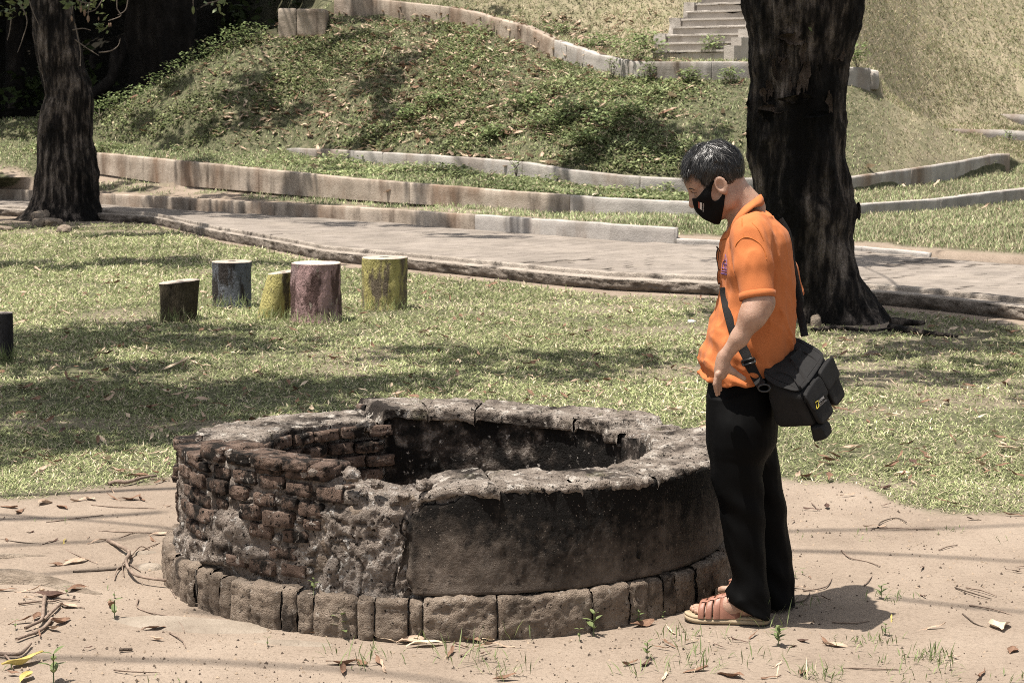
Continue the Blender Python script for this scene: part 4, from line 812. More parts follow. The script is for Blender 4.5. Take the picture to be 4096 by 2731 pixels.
# --- big buttressed tree in the shade behind the ridge
YB = 44.5
bt_ = empty('tree', (at(640, 380, YB).x, YB, 1.5), label='huge grey fluted tree trunk in deep shade behind the ridge', cat='tree')
top = trunk('trunk', [q1(800, -500), q1(798, 0), q1(785, 150), q1(800, 260), q1(840, 360), q1(858, 480), q1(845, 560), q1(800, 640), q1(740, 760)], [q1(1260, -500), q1(1245, 0), q1(1238, 150), q1(1205, 260), q1(1190, 400), q1(1190, 520), q1(1210, 640), q1(1250, 760)], YB, m_barks, bt_, seed=41, ridge=.03, lobes=5, squash=.8)
dense = []
for i in range(60):
    x = RNG.uniform(-27, -6.6); y = RNG.uniform(40.8, 62); zc = 6.2+ (y-40)*.16+RNG.uniform(0, 1.5); dense.append((leaf_cloud((x, y, zc), (2.6, 2.4, .8), 520, .66, RNG, .3, True), Vector((x, y, zc))))
B = dense
B2 = [shade(x, y, rx, ry, cov*1.45, h, .26) for x, y, rx, ry, cov, h in [(620, 420, 1.2, .45, .55, 9), (900, 420, 1.3, .4, .75, 9), (1150, 480, 1.2, .4, .7, 9), (800, 540, 1.3, .4, .6, 9), (1100, 330, 1.0, .35, .65, 9), (1500, 330, .9, .45, .8, 9.5), (1650, 250, .8, .4, .8, 9.5), (1560, 430, 1.0, .4, .7, 9.5), (1350, 170, .9, .3, .7, 9.5), (1450, 560, 1.1, .35, .55, 9), (700, 690, 1.0, .5, .6, 9), (1200, 740, 1.2, .5, .55, 9), (1700, 760, 1.0, .5, .45, 9), (2200, 790, .9, .5, .4, 9), (2600, 540, 1.1, .5, 1.4, 9), (2450, 620, 1.0, .45, 1.3, 9), (2720, 600, .8, .5, .8, 9), (2350, 480, 1.0, .35, .6, 9), (1900, 700, .9, .4, .5, 9), (1080, 60, .8, .6, 1.2, 9.5), (1180, 10, .8, .6, 1.2, 9.5), (1010, 90, .7, .5, 1.0, 9.5), (400, 130, 1.6, 1.4, 1.8, 9.5), (440, 60, 1.6, 1.4, 1.8, 9.5), (880, 40, 1.4, 1.2, 1.6, 9.5), (950, 20, 1.2, 1.0, 1.6, 9.5), (1850, 60, .9, .4, .4, 9.5), (1450, 20, .8, .5, .6, 9.5), (1200, 60, .7, .5, .5, 9.5)]]
mk('crown', *joinq([b[0] for b in B+B2]), m_leafd, parent=bt_, smooth=False)
for i, b in enumerate(B2+B[::6]):
    s = Vector((at(640, 0, YB).x, YB, 7.)); c = b[1]; mid = s.lerp(c, .5)+Vector((0, 0, 1.2)); P = smoothline([s, mid, c], 10); v, f = tube(P, np.linspace(.03, .01, 10), 5, jit=.2, seed=i); mk('limb', v, f, m_barks, parent=bt_)
for pts, r in [([(720, 300), (722, 380), (705, 480), (655, 545), (580, 592)], .11), ([(590, 430), (575, 390), (585, 350)], .06), ([(755, 230), (770, 320), (735, 420)], .07)]:
    P = smoothline([at(*q1(*p), YB-1.0) for p in pts], 16); v, f = tube(P, np.linspace(r, r*1.3, 16), 9, jit=.2, seed=6); mk('aerial_root', v, f, m_barks, parent=bt_)
# more trunks in the shaded wood
for i, (px, Y, w, lb) in enumerate([(60, 47, 60, 'slim dark trunk at the edge of the shaded wood'), (150, 52, 46, 'distant dark trunk deep in the shaded wood'), (900, 50, 60, 'dark trunk in the wood behind the ridge crest')]):
    e = empty('tree', (at(px, 400, Y).x, Y, 1), label=lb, cat='tree'); tz_ = trunk('trunk', [(px-w/2, -400), (px-w/2-4, 200), (px-w/2-14, 520)], [(px+w/2, -400), (px+w/2+2, 200), (px+w/2+16, 520)], Y, m_barks, e, n=40, m=60, seed=60+i, ridge=.05)
    c = Vector((at(px, 0, Y).x, Y, 9)); mk('crown', *leaf_cloud(c, (2.5, 2.2, 1.2), 500, .55, RNG), m_leafd, parent=e, smooth=False)
# undergrowth in the shaded wood
ug = []
for i in range(60):
    x = RNG.uniform(-15, -4.6); y = RNG.uniform(45, 58)
    ug.append(leaf_cloud((x, y, ground_z(x, y)+.3), (.8, .6, .5), 60, .22, RNG))
mk('undergrowth', *joinq(ug), m_leafd, smooth=False, label='dark leafy undergrowth in the shaded wood', cat='undergrowth', kind='stuff')
# --- tree just outside the frame at left, whose roots reach into the yard
ft = empty('tree', (-4.7, 7.6, 0), label='tree whose pale scaly roots reach across the soil towards the well', cat='tree')
v, f = tube([(-4.7, 7.6, -.1), (-4.7, 7.6, .3), (-4.75, 7.65, 1.2), (-4.8, 7.7, 2.6), (-4.8, 7.8, 4.5), (-4.7, 7.9, 6.2)], [.62, .46, .38, .35, .3, .2], 40, jit=.12, seed=3); mk('trunk', v, f, m_root, parent=ft)
def rootmesh(pts, w, h, seed):
    """low half-buried root: ridge along points with half-width w and height h"""
    P = smoothline([gp(x, y) for x, y in pts], 120); T = np.gradient(P, axis=0); T /= np.linalg.norm(T, axis=1)[:, None]; Nn = np.stack([-T[:, 1], T[:, 0], 0*T[:, 0]], -1); u = np.linspace(-1, 1, 19)
    w = np.interp(np.linspace(0, 1, 120), np.linspace(0, 1, len(w)), w); h = np.interp(np.linspace(0, 1, 120), np.linspace(0, 1, len(h)), h)
    V = P[:, None]+Nn[:, None]*(u[None, :, None]*w[:, None, None]); V[..., 2] += h[:, None]*(np.cos(u*math.pi/2)**.7)[None]-.012
    V[..., 2] += fbm(V*np.array([8, 16, 1]), 4, seed)*.012*(h[:, None]/.08)*np.cos(u*math.pi/2)[None]+np.abs(fbm(V*np.array([9, 30, 1]), 3, seed+2))*.012*np.cos(u*math.pi/2)[None]
    mk('root', V.reshape(-1, 3), gridf(120, 19)[:, ::-1], m_root, parent=ft)
rootmesh([(-2500, 2290), (-1200, 2330), (-420, 2330), (0, 2318), (180, 2330), (330, 2362), (460, 2392)], [.5, .33, .24, .17, .14, .08, .02], [.5, .30, .17, .11, .085, .045, .004], 5)
rootmesh([(-2500, 2270), (-1000, 2260), (-420, 2250), (0, 2232), (160, 2228), (340, 2236)], [.3, .18, .11, .07, .05, .012], [.3, .18, .10, .055, .035, .004], 8)
B = [shade(x, y, rx*1.25, ry*1.35, cov*1.15, h, .17) for x, y, rx, ry, cov, h in [(60, 1390, .9, .8, 1.1, 7), (450, 1340, .8, .7, .95, 7.5), (800, 1360, .8, .6, .75, 7.5), (150, 1600, 1.0, .7, 1.0, 7), (550, 1590, .9, .5, 1.0, 7.2), (900, 1570, .8, .5, .85, 7.2), (1250, 1560, .7, .4, .8, 7.5), (350, 1730, .9, .5, .95, 6.8), (700, 1680, .6, .4, .85, 6.8), (1100, 1390, .5, .4, .5, 7.5), (1500, 1540, .6, .35, .75, 7.8), (100, 1800, .5, .3, .5, 6.8), (300, 1490, 1.0, .4, .8, 7), (1000, 1640, .8, .5, .8, 7), (1800, 1420, .6, .5, .6, 7.5), (200, 1680, 1.0, .5, .9, 7), (1450, 2210, .10, .10, 1.2, 5.5), (1900, 1920, .12, .05, .9, 5.5), (2350, 1900, .10, .05, .8, 5.5)]]
crown(ft, (-4.7, 7.9, 5.8), B, m_barks, r0=.14)
# bare limbs overhead whose soft shadows stripe the soil
for pts, r, h in [([(-200, 2080), (150, 2078), (400, 2068), (650, 2050)], .035, 8.0), ([(-200, 2190), (200, 2180), (480, 2160), (680, 2120)], .022, 8.4), ([(-300, 2610), (500, 2635), (1000, 2655), (1500, 2690), (2000, 2760)], .022, 8.5), ([(750, 2440), (1000, 2468), (1250, 2500), (1600, 2560)], .022, 8.2), ([(3100, 2122), (3500, 2118), (3900, 2110), (4300, 2090)], .02, 8.6), ([(3100, 2200), (3500, 2215), (3900, 2235), (4300, 2260)], .022, 8.4), ([(3560, 2395), (3800, 2420), (4100, 2450), (4400, 2470)], .02, 8.4), ([(-200, 2330), (300, 2290), (600, 2260)], .02, 8)]:
    P = smoothline([gp(x, y)+SUN*(h/SUN.z) for x, y in pts], 16); v, f = tube(P, np.linspace(r, r*.7, 16), 6, jit=.3, seed=int(pts[0][1])); mk('limb', v, f, m_barks, parent=ft)
# ================================================================== PERSON (implicit surfaces polygonised with surface nets)
class Field:
    def __init__(s, lo, hi, h):
        s.lo = np.array(lo, float); s.h = h; s.n = np.ceil((np.array(hi)-s.lo)/h).astype(int)+1
        s.ax = [(s.lo[i]+np.arange(s.n[i])*h).astype(np.float32) for i in range(3)]; s.F = np.full(s.n, 1., np.float32)
    def sl(s, lo, hi):
        r = []
        for i in range(3):
            a = int(np.clip(np.floor((lo[i]-s.lo[i])/s.h), 0, s.n[i]-1)); b = int(np.clip(np.ceil((hi[i]-s.lo[i])/s.h)+1, a+1, s.n[i])); r.append(slice(a, b))
        return tuple(r)
    def xyz(s, sl): return s.ax[0][sl[0]][:, None, None], s.ax[1][sl[1]][None, :, None], s.ax[2][sl[2]][None, None, :]
    def add(s, lo, hi, fn, k=.02, m=.05):
        sl = s.sl(np.array(lo)-m, np.array(hi)+m); d = fn(*s.xyz(sl)).astype(np.float32); a = s.F[sl]
        if k > 0:
            h = np.clip(.5+.5*(a-d)/k, 0, 1); s.F[sl] = a*(1-h)+d*h-k*h*(1-h)
        else: s.F[sl] = np.minimum(a, d)
    def cut(s, lo, hi, fn, k=.008, m=.02):
        sl = s.sl(np.array(lo)-m, np.array(hi)+m); d = -fn(*s.xyz(sl)).astype(np.float32); a = s.F[sl]
        h = np.clip(.5-.5*(a-d)/k, 0, 1); s.F[sl] = a*(1-h)+d*h+k*h*(1-h)
    def cone(s, a, b, ra, rb, k=.02, cut=False):
        a = np.array(a, float); b = np.array(b, float); ba = b-a; L2 = ba.dot(ba)+1e-12
        def fn(x, y, z):
            t = np.clip(((x-a[0])*ba[0]+(y-a[1])*ba[1]+(z-a[2])*ba[2])/L2, 0, 1)
            return np.sqrt((x-a[0]-t*ba[0])**2+(y-a[1]-t*ba[1])**2+(z-a[2]-t*ba[2])**2)-(ra+(rb-ra)*t)
        r = max(ra, rb); (s.cut if cut else s.add)(np.minimum(a, b)-r, np.maximum(a, b)+r, fn, k)
    def ell(s, c, r, M=None, k=.02, cut=False):
        c = np.array(c, float); r = np.array(r, float); M = np.eye(3) if M is None else np.array(M)
        def fn(x, y, z):
            d = [x-c[0], y-c[1], z-c[2]]; q = [(M[0, i]*d[0]+M[1, i]*d[1]+M[2, i]*d[2]) for i in range(3)]
            n = np.sqrt(sum((q[i]/r[i])**2 for i in range(3))); g = np.sqrt(sum((q[i]/r[i]**2)**2 for i in range(3)))+1e-6
            return n*(n-1)/g
        R_ = max(r); (s.cut if cut else s.add)(c-R_, c+R_, fn, k)
    def mesh(s):
        F = s.F; ins = F < 0; n = s.n
        c = sum(ins[i:n[0]-1+i, j:n[1]-1+j, k:n[2]-1+k].astype(np.int8) for i in (0, 1) for j in (0, 1) for k in (0, 1))
        act = (c > 0) & (c < 8); I = np.argwhere(act); idx = np.full(act.shape, -1, np.int32); idx[act] = np.arange(len(I))
        acc = np.zeros((len(I), 3)); cnt = np.zeros(len(I)); C = [(i, j, k) for i in (0, 1) for j in (0, 1) for k in (0, 1)]
        val = {q: F[I[:, 0]+q[0], I[:, 1]+q[1], I[:, 2]+q[2]] for q in C}
        for q in C:
            for d in range(3):
                if q[d] == 0:
                    w = list(q); w[d] = 1; w = tuple(w); a, b = val[q], val[w]; mk_ = (a < 0) != (b < 0); t = np.where(mk_, a/(a-b+1e-12), 0)
                    p = np.array(q, float)[None]+0*t[:, None]; p[:, d] += t; acc += p*mk_[:, None]; cnt += mk_
        V = s.lo+(I+acc/cnt[:, None])*s.h; Q = []
        for d in range(3):
            o = [(d+1) % 3, (d+2) % 3]; sh = [slice(None)]*3; sh2 = list(sh); sh[d] = slice(0, -1); sh2[d] = slice(1, None)
            a, b = ins[tuple(sh)], ins[tuple(sh2)]
            for flip, m_ in ((0, a & ~b), (1, ~a & b)):
                E = np.argwhere(m_); E = E[(E[:, o[0]] > 0) & (E[:, o[1]] > 0) & (E[:, o[0]] < n[o[0]]-1) & (E[:, o[1]] < n[o[1]]-1)]
                def at_(u, v): g = E.copy(); g[:, o[0]] -= u; g[:, o[1]] -= v; return idx[g[:, 0], g[:, 1], g[:, 2]]
                q = np.stack([at_(1, 1), at_(0, 1), at_(0, 0), at_(1, 0)], -1); Q.append(q[:, ::-1] if flip else q)
        return V, np.concatenate(Q)
def relax(V, F, it=2, w=.5):
    for _ in range(it):
        S = np.zeros_like(V); c = np.zeros(len(V))
        for i in range(4):
            a, b = F[:, i], F[:, (i+1) % 4]
            for k in range(3): S[:, k] += np.bincount(a, V[b, k], len(V))+np.bincount(b, V[a, k], len(V))
            c += np.bincount(a, minlength=len(V))+np.bincount(b, minlength=len(V))
        V = V*(1-w)+w*S/c[:, None]
    return V
YM = 6.74
def q(px, py, dy=0.): return np.array(at(px, py, YM+dy))
def z6(x, y, dy=0.): return q(2600+x/1.96, 500+y/1.96, dy)
def z7(x, y, dy=0.): return q(2600+x/2.352, 1200+y/2.352, dy)
def z8(x, y, dy=0.): return q(2500+x/1.4737, 1700+y/1.4737, dy)
m_skin = nmat('skin', [(.3, (.25, .15, .105)), (.7, (.345, .22, .16))], scale=30, rough=.5, spec=.35, bump=.35, bscale=110, bdist=.004, spots=[((.20, .105, .07), 14, .58, .75, (1, 1, 1))])
_b = m_skin.node_tree.nodes['Principled BSDF']; _b.inputs['Subsurface Weight'].default_value = .12; _b.inputs['Subsurface Radius'].default_value = (.012, .005, .003); _b.inputs['Subsurface Scale'].default_value = 1.
# ---- head frame
HC = q(2861, 722); tl = math.radians(29); HU = np.array([-math.sin(tl), 0, math.cos(tl)]); HF = np.array([-math.cos(tl), 0, -math.sin(tl)]); HLs = np.array([0, -1, 0])
HM = np.stack([HF, HLs, HU], 1)
def hp(f, l, u): return HC+HF*f+HLs*l+HU*u
def head(G, nose=True, ears=True):
    e = lambda f, l, u, r, k=.03, cut=False: G.ell(hp(f, l, u), r, HM, k, cut)
    e(-.012, 0, .030, (.100, .077, .088), .0)
    e(.030, 0, -.035, (.066, .062, .086), .03); e(.046, 0, -.088, (.040, .046, .036), .03); e(.066, 0, -.098, (.020, .022, .018), .02)
    e(.060, 0, .038, (.030, .056, .036), .03)
    for s in (-1, 1):
        e(.050, s*.046, -.028, (.026, .022, .026), .02); e(-.002, s*.056, -.075, (.03, .016, .03), .03)
        e(.088, s*.032, .004, (.016, .021, .012), .010, True)
        e(.076, s*.032, .002, (.013, .015, .011), .006); G.cone(hp(.083, s*.018, .018), hp(.072, s*.05, .016), .008, .006, .012)
    if nose:
        G.cone(hp(.084, 0, .008), hp(.107, 0, -.034), .009, .013, .014); e(.098, .010, -.038, (.010, .009, .008), .008); e(.098, -.010, -.038, (.010, .009, .008), .008)
    if ears:
        for s in (-1, 1):
            tl_ = .25
            for i in range(10):   # helix
                a0 = math.pi*(-.35+1.55*i/9); a1 = math.pi*(-.35+1.55*(i+1)/9)
                pf = lambda a: hp(-.004-.0155*math.cos(a+.0)*-1*-1-.0, s*(.080+.004), -.017+.026*math.sin(a)) 
                G.cone(pf(a0), pf(a1), .0052, .0052, .006)
            e(-.004, s*.078, -.018, (.0155, .008, .026), .008); e(-.004, s*.079, -.042, (.010, .007, .011), .008); e(.002, s*.090, -.016, (.009, .008, .014), .006, True)
        G.cone(hp(-.03, 0, -.03), hp(-.06, 0, -.14), .052, .052, .03)
nb0, nb1 = z6(640, 540), z6(748, 700)
def arm_hand(G):
    sh, el = q(3010, 940, -.18), q(3036, 1205, -.26)
    G.cone(sh, el, .046, .045, .02); G.cone(el, q(3012, 1262, -.275), .042, .040, .03); G.cone(q(3012, 1262, -.275), q(2957, 1352, -.265), .040, .028, .03); G.cone(q(2957, 1352, -.265), q(2897, 1428, -.245), .028, .0205, .02)
    G.ell(q(3052, 1216, -.262), (.028, .03, .034), None, .03)
    # hand on the hip: palm, four fingers pointing down, thumb hooked back under the shirt
    G.cone(q(2896, 1428, -.245), q(2882, 1492, -.240), .021, .019, .015); G.ell(q(2886, 1470, -.238), (.021, .028, .038), None, .015)
    for k_ in range(4): G.ell(q(2872+5*k_, 1497, -.268+.016*k_), (.0105, .0095, .011), None, .006)
    for k, (x0, x1, x2, y1, y2, dy, r) in enumerate([(2868, 2860, 2864, 1536, 1566, -.266, .0080), (2873, 2864, 2868, 1544, 1578, -.250, .0083), (2878, 2871, 2875, 1542, 1574, -.233, .0080), (2883, 2878, 2883, 1534, 1560, -.217, .0072)]):
        G.cone(q(x0, 1496, dy), q(x1, y1, dy-.004), r*1.12, r, .004); G.cone(q(x1, y1, dy-.004), q(x2, y2, dy+.010), r, r*.82, .003)
    G.cone(q(2902, 1462, -.235), q(2932, 1486, -.238), .0135, .0115, .012); G.cone(q(2932, 1486, -.238), q(2976, 1514, -.215), .0105, .0085, .006)
    # far arm, hand resting on the far hip
    G.cone(q(3050, 945, .18), q(3160, 1205, .25), .046, .042, .02); G.cone(q(3160, 1205, .25), q(3110, 1420, .22), .042, .026, .02); G.ell(q(3095, 1465, .205), (.022, .016, .042), None, .02)
    for k in range(4): G.cone(q(3092-k*9, 1490, .205-.004*k), q(3082-k*10, 1550-6*abs(k-1), .19), .009, .0075, .006)
    G.cone(q(3100, 1450, .20), q(3070, 1500, .185), .012, .009, .008)
FOOT = []
for px0, py0, px1, py1, side in ((2738, 2486, 3079, 2497, 1), (2862, 2392, 3178, 2430, -1)):
    T, H = gp(px0, py0), gp(px1, py1); FOOT.append((np.array(T), np.array(H), side))
def footp(i, t, s, z):
    T, H, sd = FOOT[i]; d = H-T; L = np.linalg.norm(d); d = d/L; n = np.array([-d[1], d[0], 0]); n = n if n[1] > 0 else -n   # n points away from camera
    return T+d*(t*L)+n*(s*sd)+np.array([0, 0, z])
def body_feet(G):
    for i in (0, 1):
        P = lambda t, s, z: footp(i, t, s, z)
        G.cone(P(.26, .008, .050), P(.52, .004, .066), .026, .034, .02); G.cone(P(.26, -.018, .046), P(.5, -.010, .056), .020, .026, .02); G.cone(P(.52, .002, .066), P(.72, 0, .10), .034, .038, .03); G.cone(P(.6, 0, .055), P(.85, 0, .056), .033, .029, .03); G.cone(P(.70, 0, .10), P(.71, 0, .20), .034, .032, .03)
        for k, (s0, s1, t1, r) in enumerate([(.026, .030, .075, .0135), (.008, .010, .085, .0095), (-.006, -.008, .115, .009), (-.019, -.022, .150, .0085), (-.030, -.034, .19, .008)]):
            G.cone(P(.26, s0, .046), P(t1+.06, s1, .044), r*1.15, r, .006); G.cone(P(t1+.06, s1, .044), P(t1+.02, s1, .040), r, r*.9, .004)
G = Field((.52, 6.38, 0.0), (1.10, 7.20, 1.68), .0042)
head(G)
G.cone(nb0, nb1, .051, .052, .02)
G.cone(q(2990, 980), q(2985, 1580), .08, .09, .03); G.cone(q(3010, 935, -.16), q(3040, 940, .16), .05, .05, .03); G.cone(nb1, q(2990, 960), .05, .07, .03)
for (a, b, c, d) in ((q(2950, 1660, -.07), q(2962, 2010, -.08), footp(0, .72, 0, .15), 0), (q(2990, 1660, .08), q(3040, 2010, .12), footp(1, .72, 0, .15), 0)):
    G.cone(a, b, .062, .050, .03); G.cone(b, c, .050, .034, .02)
arm_hand(G); body_feet(G)
v, f = G.mesh(); v = relax(v, f, 1, .4)
person = mk('person', v, f, m_skin, label='person in orange polo shirt, black trousers and mask looking down into the well', cat='person')
def bvh_early(o):
    me = o.data; return BVHTree.FromPolygons([v.co[:] for v in me.vertices], [p.vertices[:] for p in me.polygons])
def hit_early(tree, px, py):
    d = ray(px, py).normalized(); h = tree.ray_cast(Vector((0, 0, CH)), d); return np.array(h[0]-d*.001) if h[0] is not None else q(px, py)
# ---- hair
def polysd(pts, X, Y):
    P = np.array(pts, float); d = np.full(X.shape, 1e9); ins = np.zeros(X.shape, bool)
    for i in range(len(P)):
        a, b = P[i], P[(i+1) % len(P)]; e = b-a; t = np.clip(((X-a[0])*e[0]+(Y-a[1])*e[1])/(e.dot(e)+1e-9), 0, 1)
        d = np.minimum(d, np.hypot(X-a[0]-t*e[0], Y-a[1]-t*e[1])); c = ((a[1] > Y) != (b[1] > Y)) & (X < e[0]*(Y-a[1])/(e[1]+1e-12)+a[0]); ins ^= c
    return np.where(ins, -d, d)
def imgpoly(G, sl, pts):
    """signed distance (metres) to a zoom-frame outline in the plane of the person's profile"""
    x, _, z = G.xyz(sl); W = np.array([[z6(a, b)[0], z6(a, b)[2]] for a, b in pts]); X, Z_ = np.meshgrid(x.ravel(), z.ravel(), indexing='ij')
    return polysd(W, X, Z_)[:, None, :]
hlo, hhi = HC-.17, HC+.17
GH = Field(hlo, hhi, .0034); head(GH, nose=False, ears=False); full = (slice(None),)*3
x, y, z = GH.xyz(full); PP = np.stack(np.broadcast_arrays(x, y, z), -1)
hairpoly = [(256, 330), (262, 392), (283, 412), (300, 374), (330, 368), (362, 402), (392, 442), (425, 476), (462, 456), (478, 420), (492, 396), (530, 388), (562, 412), (592, 452), (640, 482), (700, 506), (760, 490), (762, 440), (753, 350), (736, 268), (690, 200), (622, 160), (572, 130), (520, 122), (450, 146), (370, 156), (300, 200), (265, 268)]
lq = (PP-HC)@HM
nz = fbm(lq*np.array([30, 34, 24]), 3, 5)*.010+fbm(lq*80, 2, 6)*.004
top_ = np.clip((lq[..., 2]-.0)/.08, 0, 1); thick = .005+.009*top_+.006*np.clip((lq[..., 0]-.02)/.06, 0, 1)*top_
GH.F = np.maximum(GH.F-thick-nz*(.35+.65*top_), imgpoly(GH, full, hairpoly)-.002+nz*.4).astype(np.float32)
v, f = GH.mesh(); v = relax(v, f, 1, .4)
m_hair = nmat('dark_hair', [(.3, (.003, .0028, .0026)), (.7, (.010, .009, .0085))], scale=60, rough=.42, spec=.4, bump=.6, bscale=90, bstretch=(1, 1, 1), bdist=.01)
hair = mk('hair', v, f, m_hair, parent=person)
# strands
rng = np.random.default_rng(4); fc = v[f].mean(1); nrm = np.cross(v[f[:, 2]]-v[f[:, 0]], v[f[:, 3]]-v[f[:, 1]]); nrm /= np.linalg.norm(nrm, axis=1)[:, None]+1e-9
ctr = hp(-.01, 0, .02); nrm *= np.sign(((fc-ctr)*nrm).sum(1))[:, None]; l_ = (fc-HC)@HM
ok = np.nonzero((((fc-ctr)*nrm).sum(1) > .045))[0]; pick = rng.choice(ok, 7000); SV = []; SF = []; SCc = []
for i in pick:
    p = fc[i]; nn = nrm[i]; lc = l_[i]
    flow = HF*(.9 if lc[0] > -.03 else -.2)-HU*(.75+2*max(0, .05-lc[2])*6)+HLs*.35*np.sign(lc[1])*(1 if abs(lc[1]) > .02 else .3)+rng.normal(size=3)*.25
    flow = flow-nn*flow.dot(nn); flow /= np.linalg.norm(flow)+1e-9; ln = rng.uniform(.024, .055)*(1.1 if lc[2] > .05 else .75); sd = np.cross(flow, nn); w = rng.uniform(.0004, .0008); lift = rng.uniform(.001, .006)*(1.3 if lc[2] > .06 else .6); b = len(SV)
    curl = rng.normal()*.006
    for k in range(4):
        t = k/3; c = p+flow*ln*(t-.25)+nn*(lift*math.sin(math.pi*(.15+.8*t))-.001-.012*max(0, t-.5)**2*4*.25)+sd*curl*t*t; ww = w*(1-.75*t); SV += [c-sd*ww, c+sd*ww]
    for k in range(3): SF.append([b+2*k, b+2*k+1, b+2*k+3, b+2*k+2])
    g = rng.random(); g = .004 if g < .84 else (.02 if g < .95 else .09); SCc += [[g, g*.94, g*.88]]*8  # grey strands paint pale sheen streaks into the hair colour
m_str = nmat('hair_strand', [(.3, (.85, .85, .85)), (.7, (1, 1, 1))], bump=0, rough=.38, spec=.5, attr='col')
mk('hair_strands', np.array(SV), np.array(SF), m_str, parent=hair, cols=np.array(SCc), kind='stuff')
# eyebrow
bp_ = bvh_early(person)
for pts, r in (([(306, 500), (325, 500), (352, 512)], .0022), ([(325, 527), (345, 533), (365, 532)], .0012)):
    P = [hit_early(bp_, 2600+x_/1.96, 500+y_/1.96) for x_, y_ in pts]; v, f = tube(smoothline(P, 10), np.linspace(r, r*.5, 10), 5); mk('eyebrow' if r > .002 else 'eyelash', v, f, m_hair, parent=person)
# ---- face mask
GK = Field(hlo, hhi, .0032); head(GK, nose=True, ears=False)
GK.cone(hp(.10, 0, -.030), hp(.080, 0, -.095), .012, .014, .05)
maskpoly = [(325, 572), (352, 576), (400, 512), (440, 462), (474, 418), (488, 424), (470, 480), (462, 540), (470, 578), (492, 592), (520, 580), (548, 545), (556, 515), (574, 520), (560, 640), (548, 778), (500, 776), (420, 738), (368, 690), (336, 630)]
GK.F = np.maximum(GK.F-.0065, imgpoly(GK, full, maskpoly)).astype(np.float32)
v, f = GK.mesh(); v = relax(v, f, 1, .4)
m_mask = flat('black_mask_cloth', (.0015, .0015, .0015), rough=.85, spec=.15, var=.2, bump=.1)
mask = mk('face_mask', v, f, m_mask, parent=person)
def bvh(o): 
    me = o.data; return BVHTree.FromPolygons([v.co[:] for v in me.vertices], [p.vertices[:] for p in me.polygons])
CAM = Vector((0, 0, CH))
def hitp(tree, px, py, off=.002, dy=0.):
    d = ray(px, py).normalized(); h = tree.ray_cast(CAM, d)
    if h[0] is None: return Vector(tuple(q(px, py, dy)))
    return h[0]-d*off
bm_ = bvh(mask)
def decal(name, pts, tree, mat, parent, n=6, off=.0012):
    """patch laid on a surface: quad corners in photo pixels a,b,c,d"""
    V = []
    for i in range(n):
        for j in range(n):
            s, t = i/(n-1), j/(n-1); x = (1-s)*((1-t)*pts[0][0]+t*pts[1][0])+s*((1-t)*pts[3][0]+t*pts[2][0]); y = (1-s)*((1-t)*pts[0][1]+t*pts[1][1])+s*((1-t)*pts[3][1]+t*pts[2][1]); V.append(hitp(tree, x, y, off))
    return mk(name, np.array([tuple(p) for p in V]), gridf(n, n), mat, parent=parent)
Q6 = lambda x, y: (2600+x/1.96, 500+y/1.96)
m_red = flat('print_red', (.22, .05, .03), var=.1, bump=0); m_white = flat('print_white', (.45, .43, .41), var=.05, bump=0)
decal('flag_red', [Q6(376, 602), Q6(391, 606), Q6(391, 658), Q6(378, 650)], bm_, m_red, mask); decal('flag_white', [Q6(391, 606), Q6(407, 610), Q6(405, 668), Q6(391, 658)], bm_, m_white, mask)
def textmesh(body, size=1.):
    cu = bpy.data.curves.new('t', 'FONT'); cu.body = body; cu.size = size; cu.resolution_u = 2; o = bpy.data.objects.new('t', cu); COL.objects.link(o)
    dg = bpy.context.evaluated_depsgraph_get(); me = bpy.data.meshes.new_from_object(o.evaluated_get(dg)); V = np.array([v.co[:] for v in me.vertices]); F = [list(p.vertices) for p in me.polygons]
    bpy.data.objects.remove(o); bpy.data.curves.remove(cu); return V, F
def textdecal(name, body, a, b, c, tree, mat, parent, off=.0014):
    """text whose box maps a=bottom-left, b=bottom-right, c=top-left in photo pixels, laid on a surface"""
    V, F = textmesh(body); x0, x1, y1 = V[:, 0].min(), V[:, 0].max(), V[:, 1].max(); W = []
    for p in V:
        s = (p[0]-x0)/(x1-x0); t = p[1]/y1; W.append(tuple(hitp(tree, a[0]+(b[0]-a[0])*s+(c[0]-a[0])*t, a[1]+(b[1]-a[1])*s+(c[1]-a[1])*t, off)))
    return mk(name, np.array(W), F, mat, parent=parent, smooth=False)
textdecal('lettering', 'INDONESIA', Q6(422, 680), Q6(424, 614), Q6(412, 680), bm_, m_white, mask)
